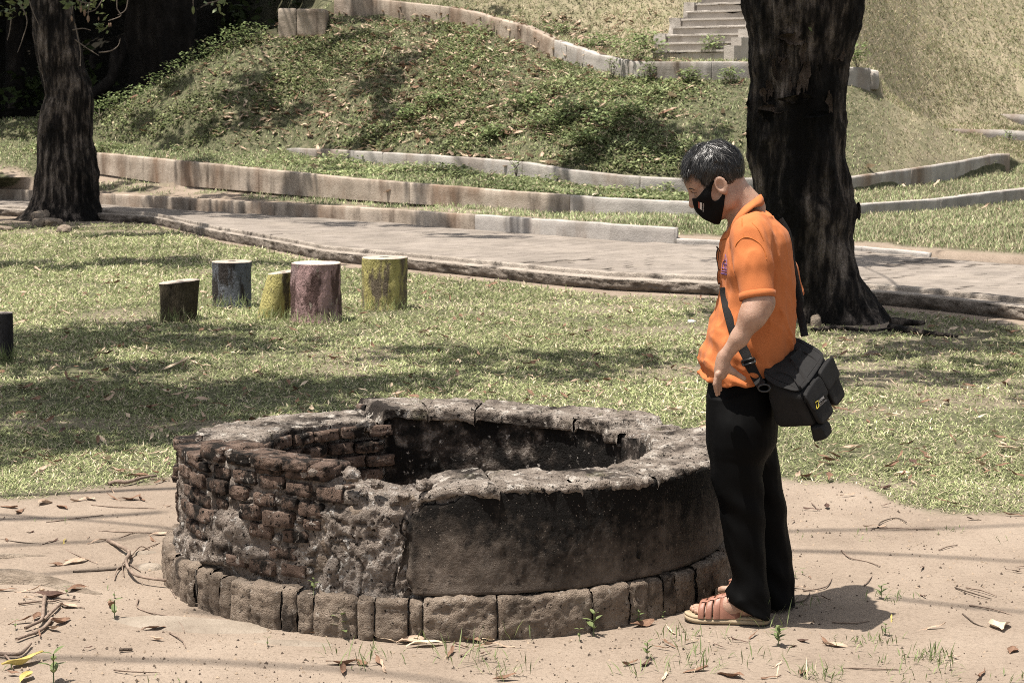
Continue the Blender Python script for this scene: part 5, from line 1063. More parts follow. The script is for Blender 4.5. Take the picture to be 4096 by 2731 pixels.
# ---- shirt
def levels(tab, dyl=None):
    """[(py, L, R, ry, dy)] -> z-sorted arrays cx,cy,rx,ry"""
    o = []
    for py, L, R_, ry, dy in tab:
        a, b = q(L, py, dy), q(R_, py, dy); o.append(((a[2]+b[2])/2, (a[0]+b[0])/2, YM+dy, (b[0]-a[0])/2, ry))
    o = np.array(sorted(o)); 
    zz = np.linspace(o[0, 0], o[-1, 0], 160); k = np.hanning(11); k /= k.sum()
    return np.stack([zz]+[np.convolve(np.pad(np.interp(zz, o[:, 0], o[:, i]), 5, mode='edge'), k, 'valid') for i in range(1, 5)], 1)
def loft(G, lv, pw=2.3, k=.03, disp=None, ends=True):
    lo = (lv[:, 1].min()-lv[:, 3].max()-.03, lv[:, 2].min()-lv[:, 4].max()-.03, lv[0, 0]); hi = (lv[:, 1].max()+lv[:, 3].max()+.03, lv[:, 2].max()+lv[:, 4].max()+.03, lv[-1, 0])
    def fn(x, y, z):
        I = lambda i: np.interp(z.ravel(), lv[:, 0], lv[:, i])[None, None, :]
        cx, cy, rx, ry = I(1), I(2), I(3), I(4); n = (np.abs((x-cx)/rx)**pw+np.abs((y-cy)/ry)**pw)**(1/pw); d = (n-1)*np.minimum(rx, ry)
        return np.maximum(d, np.maximum(lv[0, 0]-z, z-lv[-1, 0]))
    G.add(lo, hi, fn, k)
GS = Field((.56, 6.40, .70), (1.12, 7.20, 1.52), .0046)
loft(GS, levels([(868, 3000, 3085, .075, .0), (890, 2960, 3112, .115, .0), (922, 2912, 3140, .155, .0), (960, 2890, 3153, .180, .0), (1010, 2882, 3160, .185, 0), (1087, 2882, 3165, .182, 0), (1150, 2893, 3167, .172, 0), (1214, 2880, 3168, .168, 0), (1296, 2850, 3167, .165, 0), (1345, 2830, 3163, .168, 0), (1391, 2818, 3152, .17, 0), (1455, 2812, 3130, .17, 0), (1500, 2814, 3105, .17, 0), (1545, 2820, 3100, .168, 0)]), pw=2.35)
GS.cone(q(3006, 932, -.15), q(3015, 895, -.07), .056, .045, .04); GS.cone(q(3038, 935, .15), q(3020, 895, .07), .056, .045, .04)
GS.cone(q(3006, 950, -.175), q(3014, 1060, -.215), .063, .058, .03); GS.cone(q(3014, 1060, -.215), q(3031, 1196, -.255), .058, .0565, .02)
GS.cone(q(3045, 950, .175), q(3120, 1090, .22), .062, .058, .03); GS.cone(q(3120, 1090, .22), q(3152, 1190, .245), .058, .056, .02)
x, y, z = GS.xyz(full); P = np.stack(np.broadcast_arrays(x, y, z), -1).reshape(-1, 3)
near = np.abs(GS.F.ravel()) < .03; dd = np.zeros(len(P)); Pn = P[near]; fz = (Pn[:, 2]-.7)/.8
fold = fbm(Pn*np.array([17, 17, 3.2]), 3, 15)*.008*(1-.3*fz)+(.32-np.abs(fbm(Pn*np.array([13, 13, 2.6])+3, 3, 19)))*.026*np.clip(1.15-fz*.8, .3, 1)
# drag folds from the hip towards the strap, at the belly front
u_ = Pn@np.array([.62, -.1, .78]); fold += np.sin(u_*72+2*fbm(Pn*5, 2, 3))*.0060*np.clip((1.12-Pn[:, 2])/.2, 0, 1)*np.clip((.86-Pn[:, 0])/.10, 0, 1)
cr = fbm(Pn*np.array([9, 9, 2.2])+Pn[:, 2:]*np.array([[4., 0, 0]])+7, 2, 23); fold += .0085*np.clip(1-np.abs(cr)*4.5, 0, 1)**2*np.clip(1.2-fz, .35, 1)
cr2 = fbm(np.stack([Pn@np.array([.75, .2, .62])*16, Pn[:, 1]*5, Pn@np.array([.62, 0, -.75])*4], -1), 2, 29); fold += .007*np.clip(1-np.abs(cr2)*4, 0, 1)**2*np.clip((1.2-Pn[:, 2])/.25, .15, 1)
# folds pinched at the waist where the strap and hand press
fold += np.sin(Pn[:, 2]*120+Pn[:, 0]*60+2*fbm(Pn*7, 2, 5))*.0050*np.exp(-((Pn[:, 2]-.855)/.05)**2)
# sleeve seam and cuff
cf = np.clip((np.linalg.norm(Pn-q(3031, 1196, -.255), axis=1)-.07)/.05, 0.1, 1); dd[near] = fold*cf; GS.F -= dd.reshape(GS.F.shape).astype(np.float32)
c0, c1 = q(3026, 1150, -.245), q(3031, 1196, -.255); ax_ = (c1-c0)/np.linalg.norm(c1-c0)
# hem: keep above the traced line; cuffs: cut square and hollow
hx = [(2780, 1500), (2800, 1512), (2832, 1532), (2900, 1536), (2985, 1534), (3008, 1540), (3030, 1510), (3060, 1490), (3110, 1470), (3180, 1450)]; hw = np.array([[q(a, b, -.1)[0], q(a, b, -.1)[2]] for a, b in hx])
def below(x, y, z): return (np.interp(x.ravel(), hw[:, 0], hw[:, 1])[:, None, None]-z)*-1+0*y+.004*np.sin(x*90)
GS.cut((.5, 6.4, .6), (1.2, 7.2, .98), below, .006)
def slab_cut(c, n_, r):
    def fn(x, y, z):
        d = (x-c[0])*n_[0]+(y-c[1])*n_[1]+(z-c[2])*n_[2]; rr = np.sqrt((x-c[0])**2+(y-c[1])**2+(z-c[2])**2)-r
        return np.maximum(-d, rr)
    GS.cut(c-r, c+r, fn, .004)
slab_cut(c1, ax_, .085); GS.cone(c1-ax_*.012, c1+ax_*.05, .047, .047, .003, cut=True)
e0, e1 = q(3140, 1150, .235), q(3150, 1186, .245); ax2 = (e1-e0)/np.linalg.norm(e1-e0); slab_cut(e1, ax2, .08)
v, f = GS.mesh(); v = relax(v, f, 1, .45)
m_shirt = nmat('orange_pique_cotton', [(.3, (.345, .112, .040)), (.7, (.41, .138, .050))], scale=9, rough=.95, spec=.05, bump=.25, bscale=330, bdist=.003)
_b = m_shirt.node_tree.nodes['Principled BSDF']; _b.inputs['Sheen Weight'].default_value = .04; _b.inputs['Sheen Roughness'].default_value = .5
shirt = mk('polo_shirt', v, f, m_shirt, parent=person)
bs = bvh(shirt)
def ring_band(name, c, n_, r, w, mat, parent, tk=.0025, seg=48, flare=0.):
    n_ = Vector(n_).normalized(); a = n_.orthogonal().normalized(); b = n_.cross(a); V = []
    for i in range(seg):
        t = 2*math.pi*i/seg; d = a*math.cos(t)+b*math.sin(t)
        for rr_, z_ in ((r, 0), (r+tk, .001), (r+tk+flare, w-.001), (r+flare, w), (r-.002, w), (r-.002, 0)): V.append(tuple(Vector(c)+d*rr_+n_*z_))
    return mk(name, np.array(V), gridf(seg, 6, cu=True, cv=True)[:, ::-1], mat, parent=parent)
ring_band('cuff', Vector(c1-ax_*.024), ax_, .0585, .024, m_shirt, shirt); ring_band('cuff', Vector(e1-ax2*.024), ax2, .0585, .026, m_shirt, shirt)
# collar: folded band from back of neck round to the front tip, both sides
def collar(side):
    T = [(868, 548, .0), (842, 562, -.04), (790, 600, -.068), (730, 646, -.080), (672, 715, -.078), (622, 800, -.062), (576, 876, -.035), (552, 902, -.022)]
    Bt = [(890, 628, .0), (872, 640, -.055), (820, 650, -.098), (770, 690, -.112), (722, 735, -.112), (690, 805, -.092), (650, 868, -.062), (612, 908, -.045)]
    V = []; A = smoothline([z6(x, y, dy*side+(0 if side > 0 else 0)) for x, y, dy in T], 30); C = smoothline([z6(x, y, dy*side) for x, y, dy in Bt], 30); out = Vector((.15, -side, .45)).normalized()
    for i in range(30):
        a, c = A[i], C[i]; o = np.array(out); inn = a+np.array([0, side*.012, -.035])*min(1, (30-i)/8)
        V += [inn, a-o*.003, a+o*.006, a*.5+c*.5+o*.018, c+o*.016, c+o*.004]
    F = gridf(30, 6); return mk('collar', np.array(V), F if side > 0 else F[:, ::-1], m_shirt, parent=shirt)
collar(1); collar(-1)
# stitched seam lines: sleeve head and shoulder
m_seam = flat('shirt_seam', (.36, .11, .025), var=.1)
def seam(pts, r=.0016):
    P = smoothline([hitp(bs, *Q6(*p), .0012) for p in pts], 24); v, f = tube(P, r, 5); mk('seam', v, f, m_seam, parent=shirt)
seam([(722, 735), (722, 790), (735, 880)]); seam([(668, 950), (690, 915), (740, 882), (800, 890), (860, 930), (900, 990), (912, 1050)]); seam([(800, 768), (850, 820), (890, 900)])
# embroidered emblem on the chest: stepped temple outline with a line of lettering under it
m_emb = flat('emblem_thread', (.14, .07, .16), var=.2, bump=0)
def stitch(pts, r=.0016):
    P = [hitp(bs, *Q6(*p), .001) for p in pts]; v, f = tube(smoothline(P, 8*len(P)), r, 4); mk('emblem', v, f, m_emb, parent=shirt)
for pts in ([(592, 1015), (586, 1060), (572, 1080), (566, 1140)], [(592, 1015), (600, 1060), (604, 1090), (604, 1140)], [(575, 1085), (602, 1092)], [(580, 1060), (600, 1064)], [(562, 1120), (604, 1130)], [(560, 1142), (604, 1150)], [(584, 1080), (584, 1140)], [(594, 1085), (594, 1140)], [(556, 1158), (602, 1168)], [(557, 1166), (602, 1176)]): stitch(pts)
# ---- trousers
GT = Field((.56, 6.50, .012), (1.10, 7.22, .99), .0048)
loft(GT, levels([(1430, 2880, 3100, .125, 0), (1480, 2850, 3105, .135, 0), (1515, 2840, 3106, .145, 0), (1583, 2828, 3108, .155, 0), (1646, 2829, 3106, .168, 0), (1700, 2832, 3102, .174, 0), (1760, 2836, 3098, .172, 0), (1800, 2850, 3080, .15, 0), (1840, 2880, 3050, .10, 0)]), pw=2.3)
loft(GT, levels([(1600, 2850, 3000, .05, -.085), (1690, 2836, 3020, .085, -.085), (1768, 2836, 3029, .092, -.085), (1850, 2845, 3038, .092, -.085), (1903, 2851, 3043, .090, -.085), (1985, 2873, 3050, .086, -.085), (2039, 2881, 3053, .085, -.085), (2080, 2887, 3054, .085, -.083), (2175, 2900, 3056, .084, -.085), (2256, 2921, 3060, .083, -.086), (2311, 2934, 3063, .084, -.087), (2345, 2922, 3065, .086, -.088), (2372, 2905, 3067, .087, -.088), (2400, 2908, 3069, .088, -.088), (2440, 2945, 3071, .09, -.088), (2480, 2965, 3073, .09, -.088)]), pw=2.2, k=.045)
loft(GT, levels([(1600, 2900, 3080, .05, .085), (1690, 2892, 3097, .085, .085), (1788, 2905, 3104, .092, .09), (1890, 2925, 3114, .090, .10), (2026, 2955, 3138, .086, .115), (2161, 2975, 3155, .085, .13), (2277, 2985, 3163, .088, .128), (2399, 2988, 3172, .094, .125), (2460, 2992, 3174, .096, .125)]), pw=2.2, k=.03)
x, y, z = GT.xyz(full); P = np.stack(np.broadcast_arrays(x, y, z), -1).reshape(-1, 3); near = np.abs(GT.F.ravel()) < .03; Pn = P[near]; dd = np.zeros(len(P))
kn_ = np.exp(-((Pn[:, 2]-.42)/.14)**2); lowb = np.clip((.32-Pn[:, 2])/.2, 0, 1)
dd[near] = fbm(Pn*np.array([15, 15, 2.5]), 3, 41)*.006+(.5-np.abs(fbm(Pn*np.array([9, 9, 5])+Pn[:, 2:]*np.array([3, 0, 0]), 3, 43)))*.012*(.35+kn_*.9+lowb)+np.sin(Pn[:, 2]*52+Pn[:, 0]*46+3*fbm(Pn*4, 2, 8))*.0022*(kn_+lowb)
GT.F -= dd.reshape(GT.F.shape).astype(np.float32)
# hems: cut each leg's bottom on a slant, hollow beneath
for i, (pa, pb) in enumerate((((2900, 2392), (3072, 2470)), ((2985, 2418), (3175, 2438)))):
    dy = -.088 if i == 0 else .125; a, b = q(*pa, dy), q(*pb, dy); d = b-a; n_ = np.array([d[2], 0, -d[0]]); n_ /= np.linalg.norm(n_); n_ = n_ if n_[2] < 0 else -n_; yc = YM+dy
    def fn(x, y, z, a=a, n_=n_, yc=yc, i=i):
        pl = (x-a[0])*n_[0]+(z-a[2])*n_[2]; sel_ = (y-(YM+.03)) if i == 0 else ((YM+.03)-y); return np.maximum(-pl, sel_)
    GT.cut((.5, 6.5, 0), (1.1, 7.2, .2), fn, .006)
v, f = GT.mesh(); v = relax(v, f, 1, .45)
m_trou = nmat('black_trouser_cloth', [(.3, (.0008, .0008, .0009)), (.7, (.002, .002, .0021))], scale=5, rough=.68, spec=.07, bump=.15, bscale=300, bdist=.003)
mk('trousers', v, f, m_trou, parent=person)
# ---- sandals
m_sole = nmat('tan_sole', [(.3, (.24, .185, .12)), (.7, (.34, .275, .19))], scale=20, bump=.3, bscale=60, bdist=.004); m_out = flat('dark_outsole', (.03, .026, .022)); m_lea = nmat('brown_sandal_leather', [(.3, (.17, .075, .05)), (.7, (.25, .118, .08))], scale=14, rough=.5, spec=.4, bump=.2, bscale=90, bdist=.004)
m_nail = flat('toenail', (.42, .30, .24), rough=.35, var=.05, bump=0); m_riv = flat('rivet_metal', (.35, .28, .22), rough=.35, spec=.6)
SWt = [(0, .0), (.015, .016), (.05, .030), (.12, .042), (.22, .050), (.34, .051), (.5, .043), (.65, .038), (.8, .037), (.9, .034), (.97, .022), (1, .0)]
def swid(t): return np.interp(t, [a for a, b in SWt], [b for a, b in SWt])
for i in (0, 1):
    sd = empty('sandal', footp(i, .5, 0, 0)); sd.parent = person
    tt = np.unique(np.r_[np.linspace(0, .06, 8), np.linspace(.06, .94, 40), np.linspace(.94, 1, 8)])
    for nm, z0, z1, ex, mt in (('outsole', .001, .008, .0, m_out), ('midsole', .0082, .022, .003, m_sole), ('footbed', .0222, .031, -.0005, m_sole)):
        V = []
        for t in tt:
            w = swid(t)+ex*(swid(t) > .01); sk = .006*math.sin(t*5); 
            for s, z_ in ((-w, z0), (-w-.0015, (z0+z1)/2), (-w, z1), (0, z1-.001*(nm == 'footbed')), (w, z1), (w+.0015, (z0+z1)/2), (w, z0)):
                V.append(footp(i, t, s+sk, z_+.006*max(0, .12-t)/.12))
        mk(nm, np.array(V), gridf(len(tt), 7, cv=True)[:, ::(1 if FOOT[i][2] > 0 else -1)], mt, parent=sd)
    def arc(t0, w, name, hf, skew=0., ph0=0., ph1=math.pi, tk=.0035, off=0., wide=None):
        V = []; n = 26; FF = 7
        for k in range(n):
            ph = ph0+(ph1-ph0)*k/(n-1); s_ = math.cos(ph); zc = math.sin(ph)
            for u_, o_ in ((-.5, 0), (-.5, tk), (-.25, tk*1.25), (.25, tk*1.25), (.5, tk), (.5, 0)):
                ww = w if wide is None else w+(wide-w)*abs(s_); t = t0+skew*s_+u_*ww/.3; hh = np.interp(t, [.1, .25, .4, .55, .7, .8], hf); wf = swid(t)*.93-.001
                V.append(footp(i, t, s_*(wf+o_+off)*(1-.06*zc), .026+(hh-.026+o_+off)*zc**.75))
        return mk(name, np.array(V), gridf(n, 6, cv=True)[:, ::(-1 if FOOT[i][2] > 0 else 1)], m_lea, parent=sd)
    HFo = [.068, .080, .096, .110, .142, .16]
    for t0, w in ((.225, .021), (.315, .022), (.41, .024)): arc(t0, w, 'strap', HFo, skew=.03)
    arc(.545, .048, 'strap', HFo, skew=.02, wide=.074)
    for ph in (1.15, 2.0):   # straps woven lengthways
        V = []
        for t in np.linspace(.19, .50, 18):
            hh = np.interp(t, [.1, .25, .4, .55, .7, .8], HFo); wf = swid(t)*.93
            for du in (-.10, .10): V.append(footp(i, t, math.cos(ph+du)*(wf+.006)*(1-.06*math.sin(ph)), .026+(hh-.026+.006+.002*math.sin(t*66))*math.sin(ph+du)**.75))
        mk('strap', np.array(V), gridf(18, 2)[:, ::(-1 if FOOT[i][2] > 0 else 1)], m_lea, parent=sd)
    arc(.535, .014, 'buckle_strap', HFo, skew=.02, ph0=1.5, ph1=2.55, off=.006, tk=.003)
    for ph in (2.2, 2.42):
        hh = np.interp(.535, [.1, .25, .4, .55, .7, .8], HFo); wf = swid(.535)*.93; c = footp(i, .535+.02*math.cos(ph), math.cos(ph)*(wf+.012), .026+(hh-.026+.0125)*math.sin(ph)**.75); v, f = tube([c-np.array([0, 0, .001]), c+np.array([0, -.002, .003])], .0042, 9); mk('rivet', v, f, m_riv, parent=sd)
    for k, (s1, t1, r) in enumerate([(.030, .075, .0135), (.010, .085, .0095), (-.008, .115, .009), (-.022, .150, .0085), (-.034, .19, .008)]):
        c = footp(i, t1+.022, s1, .040+r*.80); v, f = tube([c-np.array([0, 0, .003]), c, c+np.array([0, 0, .0016])], [r*.6, r*.58, r*.35], 8); mk('toenail', v, f, m_nail, parent=sd)
# ================================================================== SHOULDER BAG AND GLASSES
m_bag = nmat('black_bag_canvas', [(.3, (.004, .0038, .0038)), (.7, (.012, .0115, .0115))], scale=8, rough=.75, spec=.2, bump=.3, bscale=180, bdist=.004); m_web = flat('black_webbing', (.010, .0095, .0095), rough=.8, bscale=200, bump=.4); m_plast_b = flat('black_plastic', (.01, .01, .01), rough=.35, spec=.4, bump=0)
bag = empty('shoulder_bag', z7(1400, 900, -.1), label="black canvas camera bag hanging behind the person's hip", cat='bag')
K = {'1': z7(1050, 725, -.205), '2': z7(1345, 350, .02), '3': z7(1672, 520, -.09), '4': z7(1405, 892, -.315), '1b': z7(1180, 1235, -.185), '2b': z7(1420, 880, .04), '3b': z7(1815, 900, -.06), '4b': z7(1575, 1200, -.285)}
def hexa(name, C, mat, parent, n=12, rnd=.35, puff=.0, jit=.004, seed=0):
    """soft hexahedron through eight corners (b=0/1 bottom/top): C[(i,j,k)]"""
    u = np.linspace(0, 1, n); V = []; F = []; b = 0
    def tri(a, b_, c):
        p = 0
        for i in (0, 1):
            for j in (0, 1):
                for k in (0, 1): p = p+np.array(C[(i, j, k)])*((a if i else 1-a)*(b_ if j else 1-b_)*(c if k else 1-c))[..., None]
        return p
    for ax in range(3):
        for s in (0, 1):
            a, c = np.meshgrid(u, u, indexing='ij'); g = [None]*3; g[ax] = np.full_like(a, s); g[(ax+1) % 3] = a; g[(ax+2) % 3] = c
            w = [2*x-1 for x in g]; r = (sum(np.abs(x)**8 for x in w))**(1/8); w = [x/r for x in w]
            pf = puff*(1-w[(ax+1) % 3]**2)*(1-w[(ax+2) % 3]**2); w[ax] = w[ax]+(pf if s else -pf)
            V.append(tri(*[(x+1)/2 for x in w]).reshape(-1, 3)); f_ = gridf(n, n)+b; F.append(f_ if s else f_[:, ::-1]); b += n*n
    V = np.concatenate(V); F = np.concatenate(F); V = V+fbm(V*14+seed, 3, seed)[:, None]*jit
    return mk(name, V, F, mat, parent=parent)
# i: back->front (1->4), j: low->high end (1->2), k: bottom->top
C = {(0, 0, 1): K['1'], (0, 1, 1): K['2'], (1, 0, 1): K['4'], (1, 1, 1): K['3'], (0, 0, 0): K['1b'], (0, 1, 0): K['2b'], (1, 0, 0): K['4b'], (1, 1, 0): K['3b']}
bbody = hexa('bag_body', C, m_bag, bag, n=16, puff=.05, jit=.006, seed=3)
def tri_c(a, b_, c):
    p = np.zeros(3)
    for i in (0, 1):
        for j in (0, 1):
            for k in (0, 1): p = p+np.array(C[(i, j, k)])*((a if i else 1-a)*(b_ if j else 1-b_)*(c if k else 1-c))
    return p
def sub(a0, a1, b0, b1, c0, c1): return {(i, j, k): tri_c((a0, a1)[i], (b0, b1)[j], (c0, c1)[k]) for i in (0, 1) for j in (0, 1) for k in (0, 1)}
hexa('front_pocket', sub(1.0, 1.12, .04, .50, .02, .96), m_bag, bag, n=12, puff=.06, seed=5)
hexa('front_pocket', sub(1.0, 1.12, .58, .98, .06, .98), m_bag, bag, n=12, puff=.06, seed=7)
hexa('pocket_flap', sub(1.10, 1.16, .02, .52, .50, 1.03), m_bag, bag, n=10, puff=.04, seed=8)
hexa('pocket_flap', sub(1.10, 1.16, .56, 1.0, .55, 1.04), m_bag, bag, n=10, puff=.04, seed=9)
hexa('lid', sub(-.02, .98, .02, .98, .985, 1.05), m_bag, bag, n=12, puff=.10, seed=10)
hexa('rain_cover', sub(.78, 1.06, -.02, .30, -.38, .02), m_bag, bag, n=10, puff=.06, jit=.014, seed=12)
bb = bvh(bbody)
def band(pts, w, mat, parent, name='strap', tree=None, off=.004, tk=.003, n=40, Q=None):
    """webbing through zoom-frame points with width w metres (across, in the picture plane), optionally laid on a surface"""
    C_ = []
    for p in pts:
        C_.append(np.array(hitp(tree, 2600+p[0]/2.352, 1200+p[1]/2.352, off)) if tree is not None and len(p) < 3 else z7(p[0], p[1], p[2]))
    P = smoothline(C_, n); T = np.gradient(P, axis=0); T /= np.linalg.norm(T, axis=1)[:, None]; V = []
    for i in range(n):
        vd = P[i]-np.array(CAM); vd /= np.linalg.norm(vd); s = np.cross(T[i], vd); s /= np.linalg.norm(s)
        for a, o in ((-1, 0), (-.9, -1), (0, -1.15), (.9, -1), (1, 0), (.9, 1), (-.9, 1)): V.append(P[i]+s*a*w/2+vd*o*tk/2)
    return mk(name, np.array(V), gridf(n, 7, cv=True), mat, parent=parent)
# seam bands and tab on the bag
bl = bvh([o for o in bag.children if o.name.startswith('lid')][0])
band([(1090, 735), (1200, 680), (1330, 720), (1420, 830), (1440, 860)], .006, m_web, bag, 'piping', bl, .002); band([(1330, 470), (1420, 480), (1530, 540), (1600, 620)], .006, m_web, bag, 'piping', bl, .002)
band([(1440, 470), (1390, 530), (1340, 570)], .032, m_web, bag, 'lid_tab', bl, .004, n=12); band([(1320, 575), (1480, 780)], .020, m_web, bag, 'lid_webbing', bl, .003, n=14)
# shoulder strap: bag ring -> buckle -> across the chest -> far shoulder -> down the back -> bag
band([(1048, 800, -.24), (1010, 745), (960, 650), (920, 560), (880, 470), (835, 390), (790, 290), (755, 180), (730, 80), (715, 0), (706, -60), (700, -120)], .034, m_web, bag, 'strap', bs, .004, n=70)
Z6s = lambda x, y: ((x/1.96)*2.352, (500+y/1.96-1200)*2.352)
pb_ = [Z6s(1015, 740), Z6s(1050, 795), Z6s(1078, 850), Z6s(1098, 950), Z6s(1108, 1050), Z6s(1125, 1130), Z6s(1150, 1250), Z6s(1180, 1380)]
band([(x, y, .03) for x, y in pb_]+[(1400, 60, .03), (1430, 200, .03), (1455, 340, .0)], .026, m_web, bag, 'strap', None, n=50)
for (a, b, wd) in (((862, 575), (980, 545), 0), ((878, 615), (990, 585), 0)):
    p0, p1 = np.array(hitp(bs, 2600+a[0]/2.352, 1200+a[1]/2.352, .009)), np.array(hitp(bs, 2600+b[0]/2.352, 1200+b[1]/2.352, .009)); v, f = tube([p0, (p0+p1)/2, p1], .0042, 8); mk('buckle', v, f, m_plast_b, parent=bag)
for a, b in (((862, 575), (878, 615)), ((980, 545), (990, 585))):
    p0, p1 = np.array(hitp(bs, 2600+a[0]/2.352, 1200+a[1]/2.352, .009)), np.array(hitp(bs, 2600+b[0]/2.352, 1200+b[1]/2.352, .009)); v, f = tube([p0, (p0+p1)/2, p1], .0038, 8); mk('buckle', v, f, m_plast_b, parent=bag)
rc = z7(1075, 828, -.25); P = [rc+np.array([.020*math.cos(a), 0, .012*math.sin(a)]) for a in np.linspace(0, 2*math.pi, 20)]; v, f = tube(P, .0035, 6); mk('ring', v, f, m_plast_b, parent=bag)
# woven patch with its yellow frame and lettering
fl = [o for o in bag.children if o.name.startswith('front_pocket')][0]; fl2 = [o for o in bag.children if o.name.startswith('pocket_flap')][0]
def merge_bvh(objs):
    V = []; F = []
    for o in objs:
        k = len(V); V += [v.co[:] for v in o.data.vertices]; F += [[i+k for i in p.vertices] for p in o.data.polygons]
    return BVHTree.FromPolygons(V, F)
bf = merge_bvh([fl, fl2, bbody]); Q7 = lambda x, y: (2600+x/2.352, 1200+y/2.352)
m_patch = flat('patch_black', (.006, .006, .006), var=.1, bump=.1); m_yel = flat('patch_yellow', (.40, .33, .04), var=.05, bump=0)
pt = decal('patch', [Q7(1553, 958), Q7(1648, 866), Q7(1672, 940), Q7(1580, 1032)], bf, m_patch, bag, off=.004)
for a, b in (((1558, 962), (1583, 944)), ((1583, 944), (1590, 1000)), ((1590, 1000), (1572, 1022)), ((1572, 1022), (1558, 962))):
    p0, p1 = hitp(bf, *Q7(*a), .006), hitp(bf, *Q7(*b), .006); v, f = tube([p0, p0.lerp(p1, .5), p1], .0012, 5); mk('emblem_frame', v, f, m_yel, parent=pt)
textdecal('lettering', 'NATIONAL', Q7(1590, 968), Q7(1642, 918), Q7(1584, 944), bf, m_white, pt, .006); textdecal('lettering', 'GEOGRAPHIC', Q7(1597, 1000), Q7(1666, 944), Q7(1592, 976), bf, m_white, pt, .006)
# eyeglasses hooked on the shirt placket
gl = empty('eyeglasses', z6(532, 1100, -.03), label="thin black eyeglasses hanging from the person's shirt front", cat='eyeglasses'); m_frame = flat('glasses_frame', (.006, .006, .006), rough=.3, spec=.5, bump=0); m_lens = bpy.data.materials.new('lens_glass'); m_lens.use_nodes = True
_l = m_lens.node_tree.nodes['Principled BSDF']; _l.inputs['Transmission Weight'].default_value = .95; _l.inputs['Roughness'].default_value = .02; _l.inputs['IOR'].default_value = 1.1
for (cx, cy, rx, ry) in ((528, 1025, 8, 50), (540, 1190, 13, 58)):
    P = [z6(cx+rx*math.cos(a), cy+ry*math.sin(a), -.03+.012*math.sin(a)+.018*math.cos(a)) for a in np.linspace(0, 2*math.pi, 28)]; v, f = tube(P, .0013, 6); rim_ = mk('rim', v, f, m_frame, parent=gl)
    mk('lens', np.array(P[:-1]), [list(range(27))], m_lens, parent=rim_)
for pts in ([(524, 952, -.03), (545, 985, -.02), (556, 1010, -.01)], [(528, 1076, -.03), (532, 1105, -.035), (536, 1134, -.03)], [(545, 1248, -.03), (565, 1250, -.02)], [(520, 955, -.03), (534, 975, -.03)]):
    v, f = tube(smoothline([z6(*p) for p in pts], 10), .0018, 6); mk('temple', v, f, m_frame, parent=gl)
# ================================================================== SMALL THINGS ON THE GROUND
m_dl = [nmat('dry_leaf_tan', [(.3, (.28, .20, .145)), (.7, (.44, .335, .25))], scale=12, bump=.25, bscale=60, rough=.75, obj=True, trans=.1), nmat('dry_leaf_brown', [(.3, (.12, .068, .045)), (.7, (.22, .135, .09))], scale=12, bump=.25, bscale=60, rough=.75, obj=True, trans=.08), nmat('dry_leaf_dark', [(.3, (.045, .026, .02)), (.7, (.10, .06, .045))], scale=12, bump=.25, bscale=60, rough=.75, obj=True), nmat('dry_leaf_pale', [(.3, (.40, .31, .22)), (.7, (.56, .455, .34))], scale=12, bump=.25, bscale=60, rough=.75, obj=True, trans=.1), nmat('dry_leaf_yellow', [(.3, (.33, .26, .08)), (.7, (.43, .35, .13))], scale=12, bump=.25, bscale=60, rough=.7, obj=True, trans=.1)]
def dryleaf(seed):
    """curled dry leaf of unit length lying in xy; its edges roll up unevenly"""
    r = random.Random(seed); n, m = 9, 6; V = []; cu = r.uniform(.5, 2.4); be = r.uniform(-.5, .7); tw = r.uniform(-1.2, 1.2); wd = r.uniform(.36, .56); ph = r.uniform(0, 6)
    for i in range(n+1):
        t = i/n; w = wd*math.sin(math.pi*min(.985, .03+t*.95))**.75*(1-.2*t); z0 = be*.35*(t-.5)**2*2+.03*math.sin(ph+t*9)
        for j in range(m+1):
            s = (j/m-.5)*2; a = s*cu*(.6+.4*math.sin(ph+t*3))*.55; rr = w/2/max(.05, cu*.55); x = rr*math.sin(a) if cu > .1 else s*w/2; z = rr*(1-math.cos(a))
            a2 = tw*(t-.5); x, z = x*math.cos(a2)-z*math.sin(a2), x*math.sin(a2)+z*math.cos(a2); V.append((x+.02*math.sin(ph*2+t*11+s), t-.5, z+z0+.02*math.sin(ph+7*t+3*s)))
    V = np.array(V); V[:, 2] -= np.percentile(V[:, 2], 12); F = gridf(n+1, m+1)
    st_ = np.array([(-.012, -.5, .02), (.012, -.5, .02), (.008, -.72, .03+be*.05), (-.008, -.72, .03+be*.05)]); k = len(V); V = np.concatenate([V, st_]); return V, F.tolist()+[[k, k+1, k+2, k+3]]
LV = [dryleaf(s) for s in range(12)]
LM = [[meshdata('fallen_leaf', LV[s][0], LV[s][1], m) for s in range(12)] for m in m_dl]
rl = random.Random(3)
LCN = ['tan', 'reddish brown', 'dark brown', 'pale', 'yellow']
def put_leaf(p, size, mt, label, group, tilt=.25):
    label = LCN[mt]+' '+label; group = LCN[mt]+' '+group
    o = bpy.data.objects.new('fallen_leaf', rl.choice(LM[mt])); COL.objects.link(o)
    o.location = (p[0], p[1], p[2]+.004); o.rotation_euler = (rl.uniform(-tilt, tilt), rl.uniform(-tilt, tilt), rl.uniform(0, 6.28)); o.scale = (size,)*3; props(o, label, 'leaf', group); return o
z4 = lambda x, y: (x/1.887, 1900+y/1.887)
z5 = lambda x, y: (1000+x/2.138, 2200+y/2.138)
q8 = lambda x, y: (2500+x/1.4737, 1700+y/1.4737)
